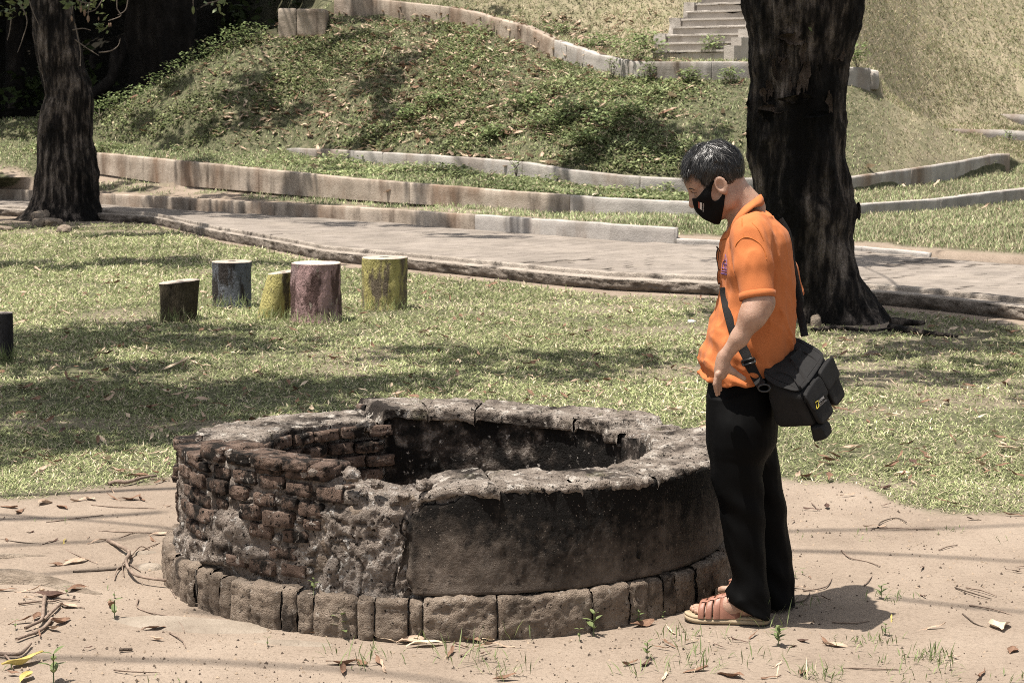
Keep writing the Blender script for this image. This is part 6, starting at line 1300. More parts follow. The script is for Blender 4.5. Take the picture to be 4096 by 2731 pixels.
# foreground soil, traced
fl_ = [(z4(380, 520), .10, 2), (z4(490, 515), .10, 4), (z4(670, 485), .05, 1), (z4(740, 515), .12, 0), (z4(230, 445), .05, 2), (z4(50, 505), .045, 1), (z4(430, 690), .07, 1), (z4(580, 670), .13, 0), (z4(560, 655), .08, 1), (z4(580, 870), .09, 1), (z4(210, 885), .10, 0), (z4(50, 880), .08, 1), (z4(320, 885), .06, 0), (z4(390, 925), .14, 2), (z4(225, 935), .06, 0), (z4(840, 990), .13, 1), (z4(510, 1000), .08, 0), (z4(280, 1080), .07, 1), (z4(150, 1115), .09, 1), (z4(450, 1120), .12, 1), (z4(400, 1170), .08, 0), (z4(300, 1215), .07, 1), (z4(1160, 1170), .09, 1), (z4(1085, 1165), .035, 1), (z4(1180, 1250), .06, 0), (z4(670, 1315), .035, 2), (z4(175, 1425), .17, 4), (z4(200, 1535), .09, 4), (z4(95, 1505), .05, 1), (z4(1200, 460), .09, 0), (z4(1150, 500), .07, 1), (z4(1260, 245), .06, 1), (z4(60, 255), .12, 1), (z4(150, 285), .12, 1), (z4(340, 220), .13, 0), (z4(470, 255), .11, 1), (z4(600, 200), .10, 0), (z4(680, 190), .09, 0), (z4(860, 185), .12, 1), (z4(980, 190), .11, 1), (z4(1070, 195), .08, 1), (z4(1040, 20), .14, 1), (z4(840, 130), .10, 0), (z4(1210, 60), .13, 1), (z4(20, 345), .05, 2),
 (z5(1150, 775), .11, 3), (z5(1310, 740), .07, 1), (z5(1370, 790), .10, 0), (z5(1490, 820), .13, 3), (z5(1870, 780), .10, 1), (z5(1800, 830), .07, 2), (z5(2040, 775), .09, 3), (z5(2130, 830), .11, 0), (z5(2000, 830), .09, 1), (z5(1710, 900), .10, 1), (z5(1830, 905), .05, 2), (z5(2020, 890), .06, 2), (z5(790, 985), .11, 1), (z5(800, 1050), .10, 1), (z5(960, 985), .07, 1), (z5(1100, 960), .09, 1), (z5(1140, 1025), .12, 0), (z5(190, 655), .06, 1), (z5(530, 722), .04, 1), (z5(2180, 1110), .08, 1),
 (q8(100, 1185), .10, 1), (q8(265, 1218), .09, 3), (q8(390, 1280), .08, 3), (q8(210, 1320), .07, 1), (q8(270, 1305), .08, 1), (q8(130, 1410), .09, 2), (q8(30, 1415), .08, 1), (q8(230, 1500), .10, 3), (q8(410, 1460), .10, 1), (q8(620, 1490), .11, 1), (q8(750, 1255), .08, 1), (q8(680, 1282), .07, 2), (q8(555, 1312), .05, 2), (q8(900, 1425), .07, 3), (q8(1050, 1470), .08, 1), (q8(860, 1500), .07, 1), (q8(1180, 1290), .09, 1), (q8(1235, 1310), .09, 0), (q8(1050, 1285), .06, 2), (q8(990, 1315), .04, 2), (q8(1570, 1160), .06, 4), (q8(1805, 1210), .12, 0), (q8(1760, 1018), .07, 2), (q8(1750, 850), .08, 2), (q8(2275, 865), .05, 2), (q8(2335, 845), .05, 2), (q8(2320, 875), .03, 2), (q8(2285, 1340), .08, 1), (q8(2100, 1480), .13, 1), (q8(1940, 1375), .07, 0), (q8(2205, 1195), .17, 3), (q8(1020, 965), .07, 0), (q8(1090, 908), .05, 1), (q8(1160, 1030), .08, 2), (q8(990, 575), .06, 2), (q8(1105, 505), .09, 2), (q8(1190, 490), .08, 2), (q8(1470, 608), .12, 0), (q8(1540, 478), .06, 2), (q8(1510, 375), .10, 2), (q8(1310, 420), .09, 0), (q8(1060, 310), .12, 1), (q8(1700, 350), .07, 0), (q8(1765, 280), .07, 0), (q8(1900, 460), .13, 1), (q8(1990, 490), .10, 0), (q8(2060, 565), .07, 2), (q8(2310, 540), .12, 1), (q8(860, 1095), .07, 1)]
for (px, py), s, mt in fl_:
    p = gp(px, py); side = 'left' if px < 1000 else ('front' if px < 2650 else 'right')
    lab = {'left': 'fallen dry leaf on the bare soil among the roots and sticks', 'front': 'fallen dry leaf on the soil at the foot of the well footing', 'right': "fallen dry leaf on the bare soil near the person's sandals"}[side]
    put_leaf((p.x, p.y, 0.004), s*.95, mt, lab, {'left': 'leaves among the roots', 'front': 'leaves along the well footing', 'right': 'leaves near the person'}[side])
# lawn and slope, random but in view
lawn = [(580, 1370, .14, 2), (1140*.607+0, 1482, .26, 3), (820, 1482, .24, 3), (1330, 1450, .12, 1), (1690, 1340, .16, 2), (2390, 1437, .14, 2), (450, 1145, .2, 1), (150, 1090, .18, 0), (2060, 1300, .12, 0), (3670, 1890, .10, 1), (4040, 1815, .13, 0), (3560, 1745, .13, 0), (3480, 1440, .14, 1), (3510, 1400, .10, 1), (2745, 1495, .12, 0), (2640, 1540, .1, 2), (2700, 1660, .12, 0)]
for x, y, s, mt in lawn: p = gp(x, y); put_leaf((p.x, p.y, .03), s, mt, 'fallen dry leaf lying on the shaded lawn', 'leaves on the lawn')
for i in range(150):
    px, py = rl.uniform(0, 4096), 1120+800*rl.random()**1.2; p = gp(px, py)
    if soil_mask(np.array([p.x]), np.array([p.y]))[0] > .5 or (p-WC).length < 1.2: continue
    put_leaf((p.x, p.y, .03), rl.uniform(.07, .13), rl.choice([0, 0, 1, 1, 2, 3]), 'fallen dry leaf lying on the shaded lawn', 'leaves on the lawn')
def hillok(px, py): return True
n_h = 0; stuffV = []; stuffF = []; ns = 0; stuffM = []
def rot_leaf(v, p, s, rg):
    R_ = Matrix.Rotation(rg.uniform(0, 6.28), 3, 'Z') @ Matrix.Rotation(rg.uniform(-.5, .5), 3, 'X') @ Matrix.Rotation(rg.uniform(-.5, .5), 3, 'Y'); return (v*s)@np.array(R_).T+np.array(p)
hill = []
while len(hill) < 2900:
    px, py = rl.uniform(380, 3000), rl.uniform(60, 690)
    w = math.exp(-((px-1750)/750)**2)*(1 if 80 < py < 560 else .25)
    if rl.random() > w: continue
    p = tp(px, py, 27, 46)
    if p.y > 44 or (px > 3040): continue
    hill.append((p, rl.uniform(.10, .26)))
hill.sort(key=lambda h: -h[1]/h[0].y)
cl = {0: [], 1: [], 3: []}
for i, (p, s) in enumerate(hill):
    if i < 50: put_leaf((p.x, p.y-.02, p.z+.05), s, rl.choice([0, 0, 3, 1, 0]), 'large dry leaf caught in the weeds on the leafy slope', 'leaves on the slope', tilt=.6)
    else: v, f = rl.choice(LV); cl[rl.choice([0, 0, 1, 3])].append((rot_leaf(v, (p.x, p.y, p.z+.04), s, rl), f))
for k, parts in cl.items():
    o = mk('leaf_litter', *join(parts), m_dl[k], label={0: 'scattered tan leaf litter over the weedy slope', 1: 'scattered brown leaf litter over the weedy slope', 3: 'scattered pale leaf litter over the weedy slope'}[k], cat='leaf litter', kind='stuff')
for x, y, s, mt in [(2690, 402, .35, 3), (2655, 470, .32, 1), (2375, 520, .32, 0), (1700, 495, .38, 0), (1970, 715, .3, 0), (1565, 805, .26, 0), (1290, 668, .2, 0), (2380, 850, .16, 3), (3740, 752, .3, 3), (3615, 760, .16, 3), (3480, 690, .28, 3), (3935, 845, .2, 0), (3990, 855, .16, 0)]:
    p = tp(x, y, 22, 45); put_leaf((p.x, p.y-.03, p.z+.06), s, mt, 'broad curled leaf lying near the terrace walls', 'broad leaves by the walls', tilt=.5)
lw = {0: [], 1: [], 3: []}
for i in range(1500):
    px, py = rl.uniform(-50, 4150), 1110+820*rl.random()**1.4; p = gp(px, py)
    if (p-WC).length < 1.2 or soil_mask(np.array([p.x]), np.array([p.y]))[0] > .6: continue
    v, f = rl.choice(LV); lw[rl.choice([0, 0, 1, 1, 3])].append((rot_leaf(v, (p.x, p.y, .025), rl.uniform(.04, .10), rl), f))
for k, parts in lw.items():
    mk('leaf_litter', *join(parts), m_dl[k], label={0: 'small tan leaf litter strewn over the lawn', 1: 'small brown leaf litter strewn over the lawn', 3: 'small pale leaf litter strewn over the lawn'}[k], cat='leaf litter', kind='stuff')
# ---- sticks and branches
m_stick = nmat('weathered_branch', [(.3, (.12, .088, .068)), (.6, (.23, .175, .138)), (.8, (.30, .24, .19))], scale=18, stretch=(1, 1, 1), bump=.5, bscale=60, bdist=.01); m_stickd = nmat('dark_stick', [(.3, (.05, .038, .03)), (.7, (.11, .085, .066))], scale=18, bump=.5, bscale=60, bdist=.01)
def stick(paths, label, mat, group=None, name='fallen_branch', root=True):
    parts = []
    for pts, r0, r1, lift in paths:
        r0, r1 = r0*.66, r1*.66; P = smoothline([gp(x, y)+Vector((0, 0, r0*.8+(lift if 0 < i < len(pts)-1 else 0)+.003)) for i, (x, y) in enumerate(pts)], 6*len(pts)); parts.append(tube(P, np.linspace(r0, r1, len(P)), 8, jit=.25, seed=len(pts)))
    b = empty(name, gp(*paths[0][0][0]), label=label, cat='branch', group=group)
    for i, (v, f) in enumerate(parts): mk('stem' if i == 0 else 'twig', v, f, mat, parent=b)
Z4 = lambda L: [z4(*p) for p in L]
stick([(Z4([(815, 510), (930, 600), (978, 640), (952, 700), (980, 770), (1050, 820), (1250, 850), (1390, 842), (1470, 885), (1570, 968)]), .013, .006, .02), (Z4([(975, 640), (1060, 585), (1130, 577)]), .006, .004, .02), (Z4([(945, 690), (885, 740), (865, 802)]), .005, .003, .01), (Z4([(975, 680), (1060, 732)]), .005, .003, 0), (Z4([(1285, 858), (1328, 935)]), .005, .003, 0), (Z4([(1262, 800), (1268, 850)]), .006, .005, .0), (Z4([(960, 650), (925, 700), (935, 775)]), .004, .003, .01)], 'long crooked fallen branch with side twigs reaching the well footing', m_stick)
stick([(Z4([(340, 930), (330, 1010), (318, 1115), (260, 1150), (190, 1172)]), .011, .009, .006), (Z4([(465, 980), (420, 1030), (330, 1105)]), .008, .009, .006), (Z4([(462, 982), (560, 995), (640, 1012)]), .005, .003, .0)], 'forked pale stick lying across another stick on the soil', m_stick)
stick([(Z4([(392, 1098), (350, 1150), (290, 1195), (200, 1225), (125, 1255)]), .010, .009, 0), (Z4([(245, 1180), (270, 1200)]), .006, .004, 0)], 'thick short pale stick under the forked stick', m_stick)
stick([(Z4([(138, 982), (280, 965), (400, 962), (480, 945), (600, 958)]), .007, .004, .0)], 'slim straight grey stick above the forked stick', m_stick)
stick([(Z4([(-40, 1360), (60, 1368), (150, 1365), (200, 1325), (235, 1285)]), .011, .006, 0), (Z4([(30, 1362), (75, 1410), (98, 1468)]), .006, .004, 0)], 'bent stick beside the yellow leaf', m_stick)
stick([(Z4([(550, 742), (740, 733), (930, 715)]), .008, .005, 0)], 'dark straight stick along the edge of the big root', m_stickd)
stick([(Z4([(900, 1332), (1000, 1326)]), .008, .008, 0)], 'stubby dark broken stick alone on the soil', m_stickd)
stick([(Z4([(820, 85), (880, 80), (960, 85), (1080, 50), (1180, 20)]), .016, .009, .01), (Z4([(1130, 40), (1240, 30)]), .006, .004, 0)], 'smooth branch lying along the grass edge by the brick side of the well', m_stick)
tw = [Z4([(0, 482), (160, 505), (300, 518)]), Z4([(690, 225), (900, 240), (1180, 250)]), Z4([(350, 355), (560, 325), (780, 300)]), Z4([(745, 420), (1000, 428), (1250, 440)]), Z4([(1045, 935), (1032, 985), (1080, 1020), (1200, 1050), (1300, 1065), (1370, 1130), (1393, 1183)]), Z4([(1280, 1188), (1370, 1240), (1402, 1300)]), Z4([(860, 1468), (1000, 1480), (1210, 1488)]), Z4([(900, 475), (1000, 435), (1060, 425)]), Z4([(1050, 575), (1150, 530), (1205, 510)]), Z4([(500, 565), (600, 610), (740, 670)]),
 [q8(*p) for p in [(1275, 738), (1330, 782), (1420, 800), (1505, 830)]], [q8(*p) for p in [(1500, 605), (1650, 608), (1830, 613)]], [q8(*p) for p in [(1490, 602), (1512, 568), (1600, 545), (1660, 572)]], [q8(*p) for p in [(1945, 955), (2060, 992), (2160, 1022)]], [q8(*p) for p in [(2010, 955), (2100, 972), (2190, 1005)]], [q8(*p) for p in [(2030, 1060), (2170, 1082), (2280, 1118)]], [q8(*p) for p in [(1990, 1110), (2060, 1165), (2130, 1192)]], [q8(*p) for p in [(1285, 1430), (1450, 1432), (1612, 1438)]], [q8(*p) for p in [(1050, 975), (1180, 952), (1220, 900)]], [q8(*p) for p in [(1222, 1158), (1340, 1165), (1440, 1152)]], [q8(*p) for p in [(990, 1045), (1060, 1030), (1090, 990)]], [q8(*p) for p in [(1100, 458), (1135, 490), (1150, 500)]], [q8(*p) for p in [(1410, 945), (1435, 915), (1455, 890)]], [q8(*p) for p in [(1850, 735), (1900, 715), (1960, 705)]]]
for pts in tw:
    P = smoothline([gp(x, y, .005+.004*(i % 2)) for i, (x, y) in enumerate(pts)], 18); v, f = tube(P, np.linspace(.0032, .0018, 18), 5, jit=.3); left = pts[0][0] < 1200
    mk('dry_twig', v, f, m_stick if rl.random() < .6 else m_stickd, label='thin dry twig on the soil among the roots beside the well' if left else 'thin dry twig on the open soil past the sandals', cat='twig', group='twigs among the roots' if left else 'twigs on the open soil')
# ---- flat rock slabs bedded in the soil
m_rock = nmat('bedded_rock', [(.3, (.15, .122, .095)), (.55, (.225, .19, .152)), (.8, (.29, .25, .205))], scale=5, detail=9, bump=.6, bscale=20, bdist=.02)
def slab_(cx, cy, rx, ry, h, rz, seed, label):
    c = gp(cx, cy); n, m = 12, 48; V = []
    a = np.linspace(0, 2*math.pi, m, endpoint=False); ro = 1+.22*fbm(np.stack([np.cos(a)*1.5, np.sin(a)*1.5, 0*a+seed], -1), 3, seed)
    for i in range(n):
        t = i/(n-1); x = rx*ro*t*np.cos(a); y = ry*ro*t*np.sin(a); z = h*(1-t**5)-.006; V.append(np.stack([c.x+x*math.cos(rz)-y*math.sin(rz), c.y+x*math.sin(rz)+y*math.cos(rz), z+fbm(np.stack([x*9, y*9, 0*x], -1), 3, seed)*.006*(1-t)], -1))
    mk('bedded_rock', np.array(V).reshape(-1, 3), gridf(n, m, cv=True), m_rock, label=label, cat='rock')
slab_(770, 2500, .33, .11, .016, -.25, 3, 'long flat pale rock bedded in the soil before the well footing'); slab_(600, 2270, .05, .05, .02, .3, 5, 'small flat rock bedded beside the fallen branch'); slab_(560, 2215, .08, .035, .015, .3, 8, 'thin flat rock behind the fallen branch'); slab_(1180, 2572, .16, .045, .010, -.2, 6, 'narrow pale rock edge just showing before the footing')
# ---- stones by the left tree, by the right tree and on the lawn
for (x, y, w, h, d, lb) in [(*q1(262, 1392), .50, .22, .3, 'largest pale stone at the foot of the gnarled roadside tree'), (*q1(312, 1420), .42, .16, .3, 'flat pale stone beside the largest one at the gnarled tree'), (*q1(240, 1426), .22, .16, .2, 'small round stone touching the largest one at the gnarled tree'), (*q1(405, 1462), .24, .14, .2, 'half buried grey stone apart from the pile at the gnarled tree'), (*q1(15, 1450), .3, .1, .25, 'low flat stone at the foot of the gnarled tree, far from the pile'), (3180, 1300, .10, .12, .1, 'pale stone at the foot of the shaggy-barked tree'), (3262, 1312, .09, .13, .06, 'tilted grey stone shard by the foot of the shaggy-barked tree'), (3487, 1428, .10, .045, .08, 'reddish stone on the lawn beyond the bag'), (2765, 1298, .07, .04, .06, 'small white stone on the lawn before the person')]:
    p = tp(x, y, 10, 40); chunk('stone', (p.x, p.y, p.z+h*.3), (w, d, h), m_root if 'white' not in lb else m_white, int(x)+3, rz=rl.uniform(0, 3), rough=.34, n=8, pw=2.5, label=lb, cat='stone')
# ---- seedlings
def seedling(px, py, s, n, label, seed):
    r = random.Random(seed); c = gp(px, py)
    if py < 2360 and 1100 < px < 1400: t_, z_ = cyl(px, py, RB-.02); c = WC+Vector((math.cos(t_)*(RB-.02), math.sin(t_)*(RB-.02), .142))
    parts = []; h = s*.9; parts.append(tube([c, c+Vector((r.uniform(-.1, .1)*s, 0, h*.5)), c+Vector((r.uniform(-.12, .12)*s, 0, h))], [s*.02, s*.014], 5) if 0 else tube([c-Vector((0, 0, .01)), c+Vector((0, 0, h*.5)), c+Vector((.02*s, 0, h))], s*.022, 5))
    for i in range(n):
        lvl = (.35 + .65*(i//2)/max(1, (n-1)//2)); a = i*math.pi+ (i//2)*1.57+r.uniform(-.3, .3)+.3; L = s*r.uniform(.42, .6)*(1.15-.35*lvl); v, f = leafshape(L*.52, L, bend=-.25); R_ = Matrix.Rotation(a, 3, 'Z') @ Matrix.Rotation(r.uniform(.1, .6), 3, 'X'); b = c+Vector((0, 0, h*lvl)); parts.append(([tuple(b+R_ @ Vector(p)) for p in v], f))
    mk('seedling', *join(parts), m_fresh, label=label, cat='seedling')
k = 0
for (x, y), s, n, lb in [(z5(280, 655), .05, 4, 'small seedling beside the dark gap in the footing'), (z5(440, 670), .055, 4, 'two leaved seedling under the dark gap in the footing'), (z5(790, 745), .085, 10, 'tallest leafy seedling at the base of the footing'), (z5(150, 825), .035, 4, 'tiny seedling beside the narrow pale rock'), (z5(545, 310), .05, 6, 'seedling sprouting from the ledge of the footing'),
  ((2000+560/1.493, 1550+1480/1.493), .085, 6, 'broad leaved seedling in front of the footing'), ((2000+475/1.493, 1550+1510/1.493), .045, 4, 'small seedling next to the broad leaved one'), ((2000+825/1.493, 1550+1415/1.493), .055, 6, 'seedling at the footing near the toes of the sandal'), ((2000+975/1.493, 1550+1385/1.493), .03, 4, 'tiny seedling against the footing near the sandal'),
  (q8(130, 1375), .06, 8, 'bushy seedling on the soil before the sandal'), (q8(905, 1310), .075, 10, 'bushy pale seedling behind the heel of the sandal'), (q8(1510, 1030), .06, 7, 'leafy seedling beyond the shadow of the person'), (q8(1535, 1245), .045, 6, 'small seedling just outside the shadow of the person'), (q8(500, 1030), .035, 4, 'small seedling between the footing and the sandal'), (q8(1005, 905), .03, 4, 'small seedling behind the trouser leg'), (q8(1048, 885), .03, 4, 'tiny seedling next to the one behind the trouser leg'), (z4(865, 1085), .075, 4, 'round leaved seedling beside the curled leaf'), (z4(115, 1160), .035, 4, 'small seedling by the sticks'), (z4(505, 905), .035, 4, 'small seedling at the tip of the big root'), (z4(865, 930), .03, 4, 'tiny seedling past the tip of the big root'), (z4(405, 1560), .10, 8, 'pale seedling near the yellow leaf')]:
    k += 1; seedling(x, y, s, n, lb, k)
# ================================================================== GRASS AND GROUND COVER
def blades(x, y, z, ln, wd, el, az, cols):
    n = len(x); dx = np.cos(az)*np.cos(el); dy = np.sin(az)*np.cos(el); dz = np.sin(el); sx, sy = -np.sin(az), np.cos(az); m = .45
    b = np.stack([x, y, z], -1); d = np.stack([dx, dy, dz], -1)*ln[:, None]; s = np.stack([sx, sy, 0*sx], -1)*(wd/2)[:, None]; mid = b+d*m+np.array([0, 0, 1])*(ln*.10)[:, None]
    V = np.stack([b, mid+s, b+d, mid-s], 1).reshape(-1, 3); return V, np.repeat(cols, 4, 0)
def gcol_(n, rng, base, straw, p_straw, patch):
    g = rng.random((n, 1)); c = np.array(base[0])*(1-g)+np.array(base[1])*g; s = rng.random(n) < p_straw; c[s] = np.array(straw)*(.6+.6*rng.random((s.sum(), 1))); return c*(.75+.5*patch[:, None])
m_grass = nmat('grass_blade', [(.3, (.9, .9, .9)), (.7, (1, 1, 1))], bump=0, rough=.65, spec=.15, attr='col', trans=.30)
G1, G2, STR = (.095, .118, .045), (.41, .44, .22), (.56, .48, .345)
rg = np.random.default_rng(9)
def sample(n, Y0, Y1, a0=-.275, a1=.275, pw=1.6):
    t = rg.random(n); Y = (Y0**(2-pw)+(Y1**(2-pw)-Y0**(2-pw))*t)**(1/(2-pw)) if pw != 2 else Y0*(Y1/Y0)**t; a = rg.uniform(a0, a1, n); return a*Y, Y
x, y = sample(600000, 8.2, 31, pw=2.05)
kn_ = np.interp(x/y, KN[:, 0], KN[:, 1]); sm = soil_mask(x, y); pp = np.stack([x, y, 0*x], -1); keep = (y < kn_-.08) & (rg.random(len(x)) > sm*1.05) & (np.hypot(x-WC.x, y-WC.y) > RB)
keep &= (rg.random(len(x)) < .72+.9*fbm(pp*1.7, 4, 77))
x, y, pp = x[keep], y[keep], pp[keep]; n = len(x); z = ground_zv(x, y); patch = .5+.9*fbm(pp*1.3, 4, 78); fs = np.clip(y/11, .8, 2.2)
V, C_ = blades(x, y, z-.004, rg.uniform(.026, .058, n)*fs**.6, rg.uniform(.0046, .0082, n)*fs, rg.uniform(.03, .62, n)+(rg.random(n) < .06)*.6, rg.uniform(0, 6.28, n), gcol_(n, rg, (G1, G2), STR, .20, patch))
mk('lawn_grass', V, np.arange(4*n).reshape(n, 4), m_grass, smooth=False, cols=C_, kind='stuff', label='short patchy carpet grass of the lawn', cat='grass')
# hill, terraces and right lawn
x, y = sample(230000, 20, 41, pw=1.2); px = 2048+FP*x/y
kf_ = np.interp(x/y, KF[:, 0], KF[:, 1]); w1 = np.interp(x/y, W1F[:, 0], W1F[:, 1]); w2 = np.interp(x/y, W2F[:, 0], W2F[:, 1]); w3 = np.interp(x/y, W3T[:, 0], W3T[:, 1]); sm = soil_mask(x, y)
keep = (y > kf_+.2) & (rg.random(len(x)) > sm) & (y < w3+1.0) & (np.abs(y-w1-.08) > .1) & ((np.abs(y-w2-.07) > .1) | (px < 1150)) & ((np.abs(y-w3-.1) > .12) | (px < 1100) | (px > 3530))
x, y, px = x[keep], y[keep], px[keep]; pp = np.stack([x, y, 0*x], -1); n = len(x); z = ground_zv(x, y); patch = .5+.9*fbm(pp*.8, 4, 79); dryp = sstep(2700, 3600, px)*.35+sstep(3380, 3650, px)*(y > w2[keep])*.35
V, C_ = blades(x, y, z-.005, rg.uniform(.05, .11, n), rg.uniform(.010, .019, n), rg.uniform(.2, 1.3, n), rg.uniform(0, 6.28, n), gcol_(n, rg, ((.11, .14, .062), (.40, .445, .235)), (.55, .48, .34), .16, patch))
dm = rg.random(n) < dryp+.05; C_[np.repeat(dm, 4)] = np.repeat(np.array([[.34, .30, .20]])*(.6+.6*rg.random((dm.sum(), 1))), 4, 0)
mk('slope_grass', V, np.arange(4*n).reshape(n, 4), m_grass, smooth=False, cols=C_, kind='stuff', label='grass on the terraces and slope beyond the road', cat='grass')
# small leafy weeds on the slope (broad leaves)
x, y = sample(160000, 28, 41.5, a0=-.26, a1=.14, pw=1.2); px = 2048+FP*x/y; w1 = np.interp(x/y, W1T[:, 0], W1T[:, 1]); w2 = np.interp(x/y, W2T[:, 0], W2T[:, 1]); w3 = np.interp(x/y, W3T[:, 0], W3T[:, 1]); pp = np.stack([x, y, 0*x], -1)
dens = .06+.94*sstep(-.1, .3, fbm(pp*1.0, 3, 91)+.25*np.exp(-((px-2350)/500)**2)); keep = (y > w1+.15) & (y < w3-.05) & (np.abs(y-w2-.07) > .12) & (rg.random(len(x)) < dens*(1-sstep(2700, 3000, px)))
x, y, pp = x[keep], y[keep], pp[keep]; n = len(x); z = ground_zv(x, y); patch = .45+1.0*fbm(pp*.9, 4, 92); hgt = rg.random(n)*(.05+.30*np.clip(fbm(pp*2.2, 3, 95), 0, 1))
V, C_ = blades(x, y, z+hgt, rg.uniform(.05, .10, n), rg.uniform(.032, .06, n), rg.uniform(-.2, .7, n), rg.uniform(0, 6.28, n), gcol_(n, rg, ((.08, .108, .044), (.32, .36, .175)), (.42, .36, .24), .10, patch))
mk('ground_cover', V, np.arange(4*n).reshape(n, 4), m_grass, smooth=False, cols=C_, kind='stuff', label='small leafy weeds covering the slope', cat='weeds')
# dry hill beyond: straw-coloured grass
x, y = sample(190000, 35.5, 66, a0=-.1, a1=.275, pw=1.3); px = 2048+FP*x/y; w3 = np.interp(x/y, W3T[:, 0], W3T[:, 1]); l_s = (x-s0[0])*rt[0]+(y-s0[1])*rt[1]; f_s = (x-s0[0])*fw[0]+(y-s0[1])*fw[1]
keep = (y > w3+.3) & (px > 1350) & ~((l_s > -.3) & (l_s < SW+.3) & (f_s > -.2)); x, y = x[keep], y[keep]; n = len(x); pp = np.stack([x, y, 0*x], -1); z = ground_zv(x, y); patch = .5+1.1*fbm(pp*.9, 4, 96); fs = np.clip(y/40, 1, 1.7)
V, C_ = blades(x, y, z-.005, rg.uniform(.06, .12, n)*fs, rg.uniform(.014, .026, n)*fs, rg.uniform(.15, 1.1, n), rg.uniform(0, 6.28, n), gcol_(n, rg, ((.125, .14, .065), (.25, .25, .14)), (.36, .305, .215), .42, patch))
x2, y2 = sample(70000, 36.5, 52, a0=.13, a1=.275, pw=1.5); w3 = np.interp(x2/y2, W3T[:, 0], W3T[:, 1]); k2 = y2 > w3+.05; x2, y2 = x2[k2], y2[k2]; n2 = len(x2); V2, C2 = blades(x2, y2, ground_zv(x2, y2)-.005, rg.uniform(.06, .13, n2), rg.uniform(.015, .03, n2), rg.uniform(.15, 1.2, n2), rg.uniform(0, 6.28, n2), gcol_(n2, rg, ((.125, .14, .065), (.25, .25, .14)), (.36, .305, .215), .4, .5+1.0*fbm(np.stack([x2, y2, 0*x2], -1)*1.1, 3, 97)))
V = np.concatenate([V, V2]); C_ = np.concatenate([C_, C2]); n += n2
mk('dry_grass', V, np.arange(4*n).reshape(n, 4), m_grass, smooth=False, cols=C_, kind='stuff', label='sun-bleached grass on the hill behind', cat='grass')
# leafy bushes of weeds: by the stairs, on the upper wall, along the ridge and at the wall foot
def weed(px, py, w, h, n, sz, label, group=None, Y=None):
    p = tp(px, py, 26, 48) if Y is None else at(px, py, Y); e = empty('weed_bush', p, label=label, cat='weed', group=group); c = np.array(p)+np.array([0, 0, h*.5]); pr = rg.normal(size=(n, 3)); pr /= np.linalg.norm(pr, axis=1)[:, None]; pr *= rg.random((n, 1))**.45; c = c+pr*np.array([w/2, w/2, h*.55]); az = rg.uniform(0, 6.28, n)
    V, C_ = blades(c[:, 0], c[:, 1], c[:, 2], rg.uniform(.7, 1.3, n)*sz, rg.uniform(.5, .8, n)*sz, rg.uniform(-.5, .6, n), az, gcol_(n, rg, ((.12, .165, .065), (.24, .29, .13)), (.3, .3, .16), .05, rg.random(n)))
    mk('foliage', V, np.arange(4*n).reshape(n, 4), m_grass, parent=e, smooth=False, cols=C_)
    st_ = [tube([Vector(p)-Vector((0, 0, .05)), Vector(p)+Vector((rl.uniform(-.3, .3)*w, 0, h*.4)), Vector(p)+Vector((rl.uniform(-.5, .5)*w, 0, h*.85))], [.008, .006, .003], 5) for _ in range(4)]; mk('stem', *join(st_), m_twig, parent=e)
weed(2560, 232, 1.1, .5, 420, .085, 'largest weed bush in front of the concrete stairs', Y=34.9); weed(2850, 228, .5, .42, 170, .075, 'weed bush against the stair cheek', Y=34.75); weed(2400, 200, .8, .3, 200, .08, 'low weed patch beside the broken edge of the stairs', Y=36.2); weed(2230, 140, .7, .25, 130, .08, 'low weeds above the joint of the upper wall', Y=37.4)
weed(2590, 330, .35, .45, 110, .07, 'weed climbing the upper wall below the stairs', Y=34.1); weed(2760, 330, .4, .25, 110, .08, 'weed clump at the foot of the upper wall', Y=33.8); weed(2920, 322, .5, .22, 120, .075, 'weed clump at the wall foot near the tree', Y=33.7); weed(3430, 262, .4, .4, 110, .08, 'bright weed on the broken end of the upper wall', Y=35.1); weed(2450, 300, .25, .3, 50, .07, 'thin weed before the crack in the upper wall', Y=34.7)
weed(2065, 706, .25, .3, 60, .06, 'young weed growing against the terrace wall', Y=31.8); weed(4035, 570, .3, .3, 60, .07, 'weed by the pale kerb wall in the dip', Y=44.5)
for i, (x, y, w, h) in enumerate([(400, 455, .8, .3), (480, 425, .8, .28), (560, 390, .7, .25), (640, 350, .7, .3), (720, 300, .8, .3), (790, 262, .8, .35), (860, 222, .8, .35), (930, 175, .7, .35), (1010, 150, .7, .3)]): weed(x, y, w, h, 170, .07, 'sunlit leafy weed clump along the ridge line of the slope', 'weeds along the ridge', Y=39.2+.08*i)
for i, (x, y, w, h) in enumerate([(2300, 470, 1.0, .35), (2420, 520, .9, .3), (2200, 520, .9, .3), (2350, 580, .9, .28), (2520, 470, .8, .25), (2100, 430, .8, .25), (1750, 420, .8, .25), (1650, 480, .7, .25), (1980, 560, .6, .25)]): weed(x, y, w, h, 190, .085, 'broad leaved weed clump in the middle of the leafy slope', 'weeds on the slope')
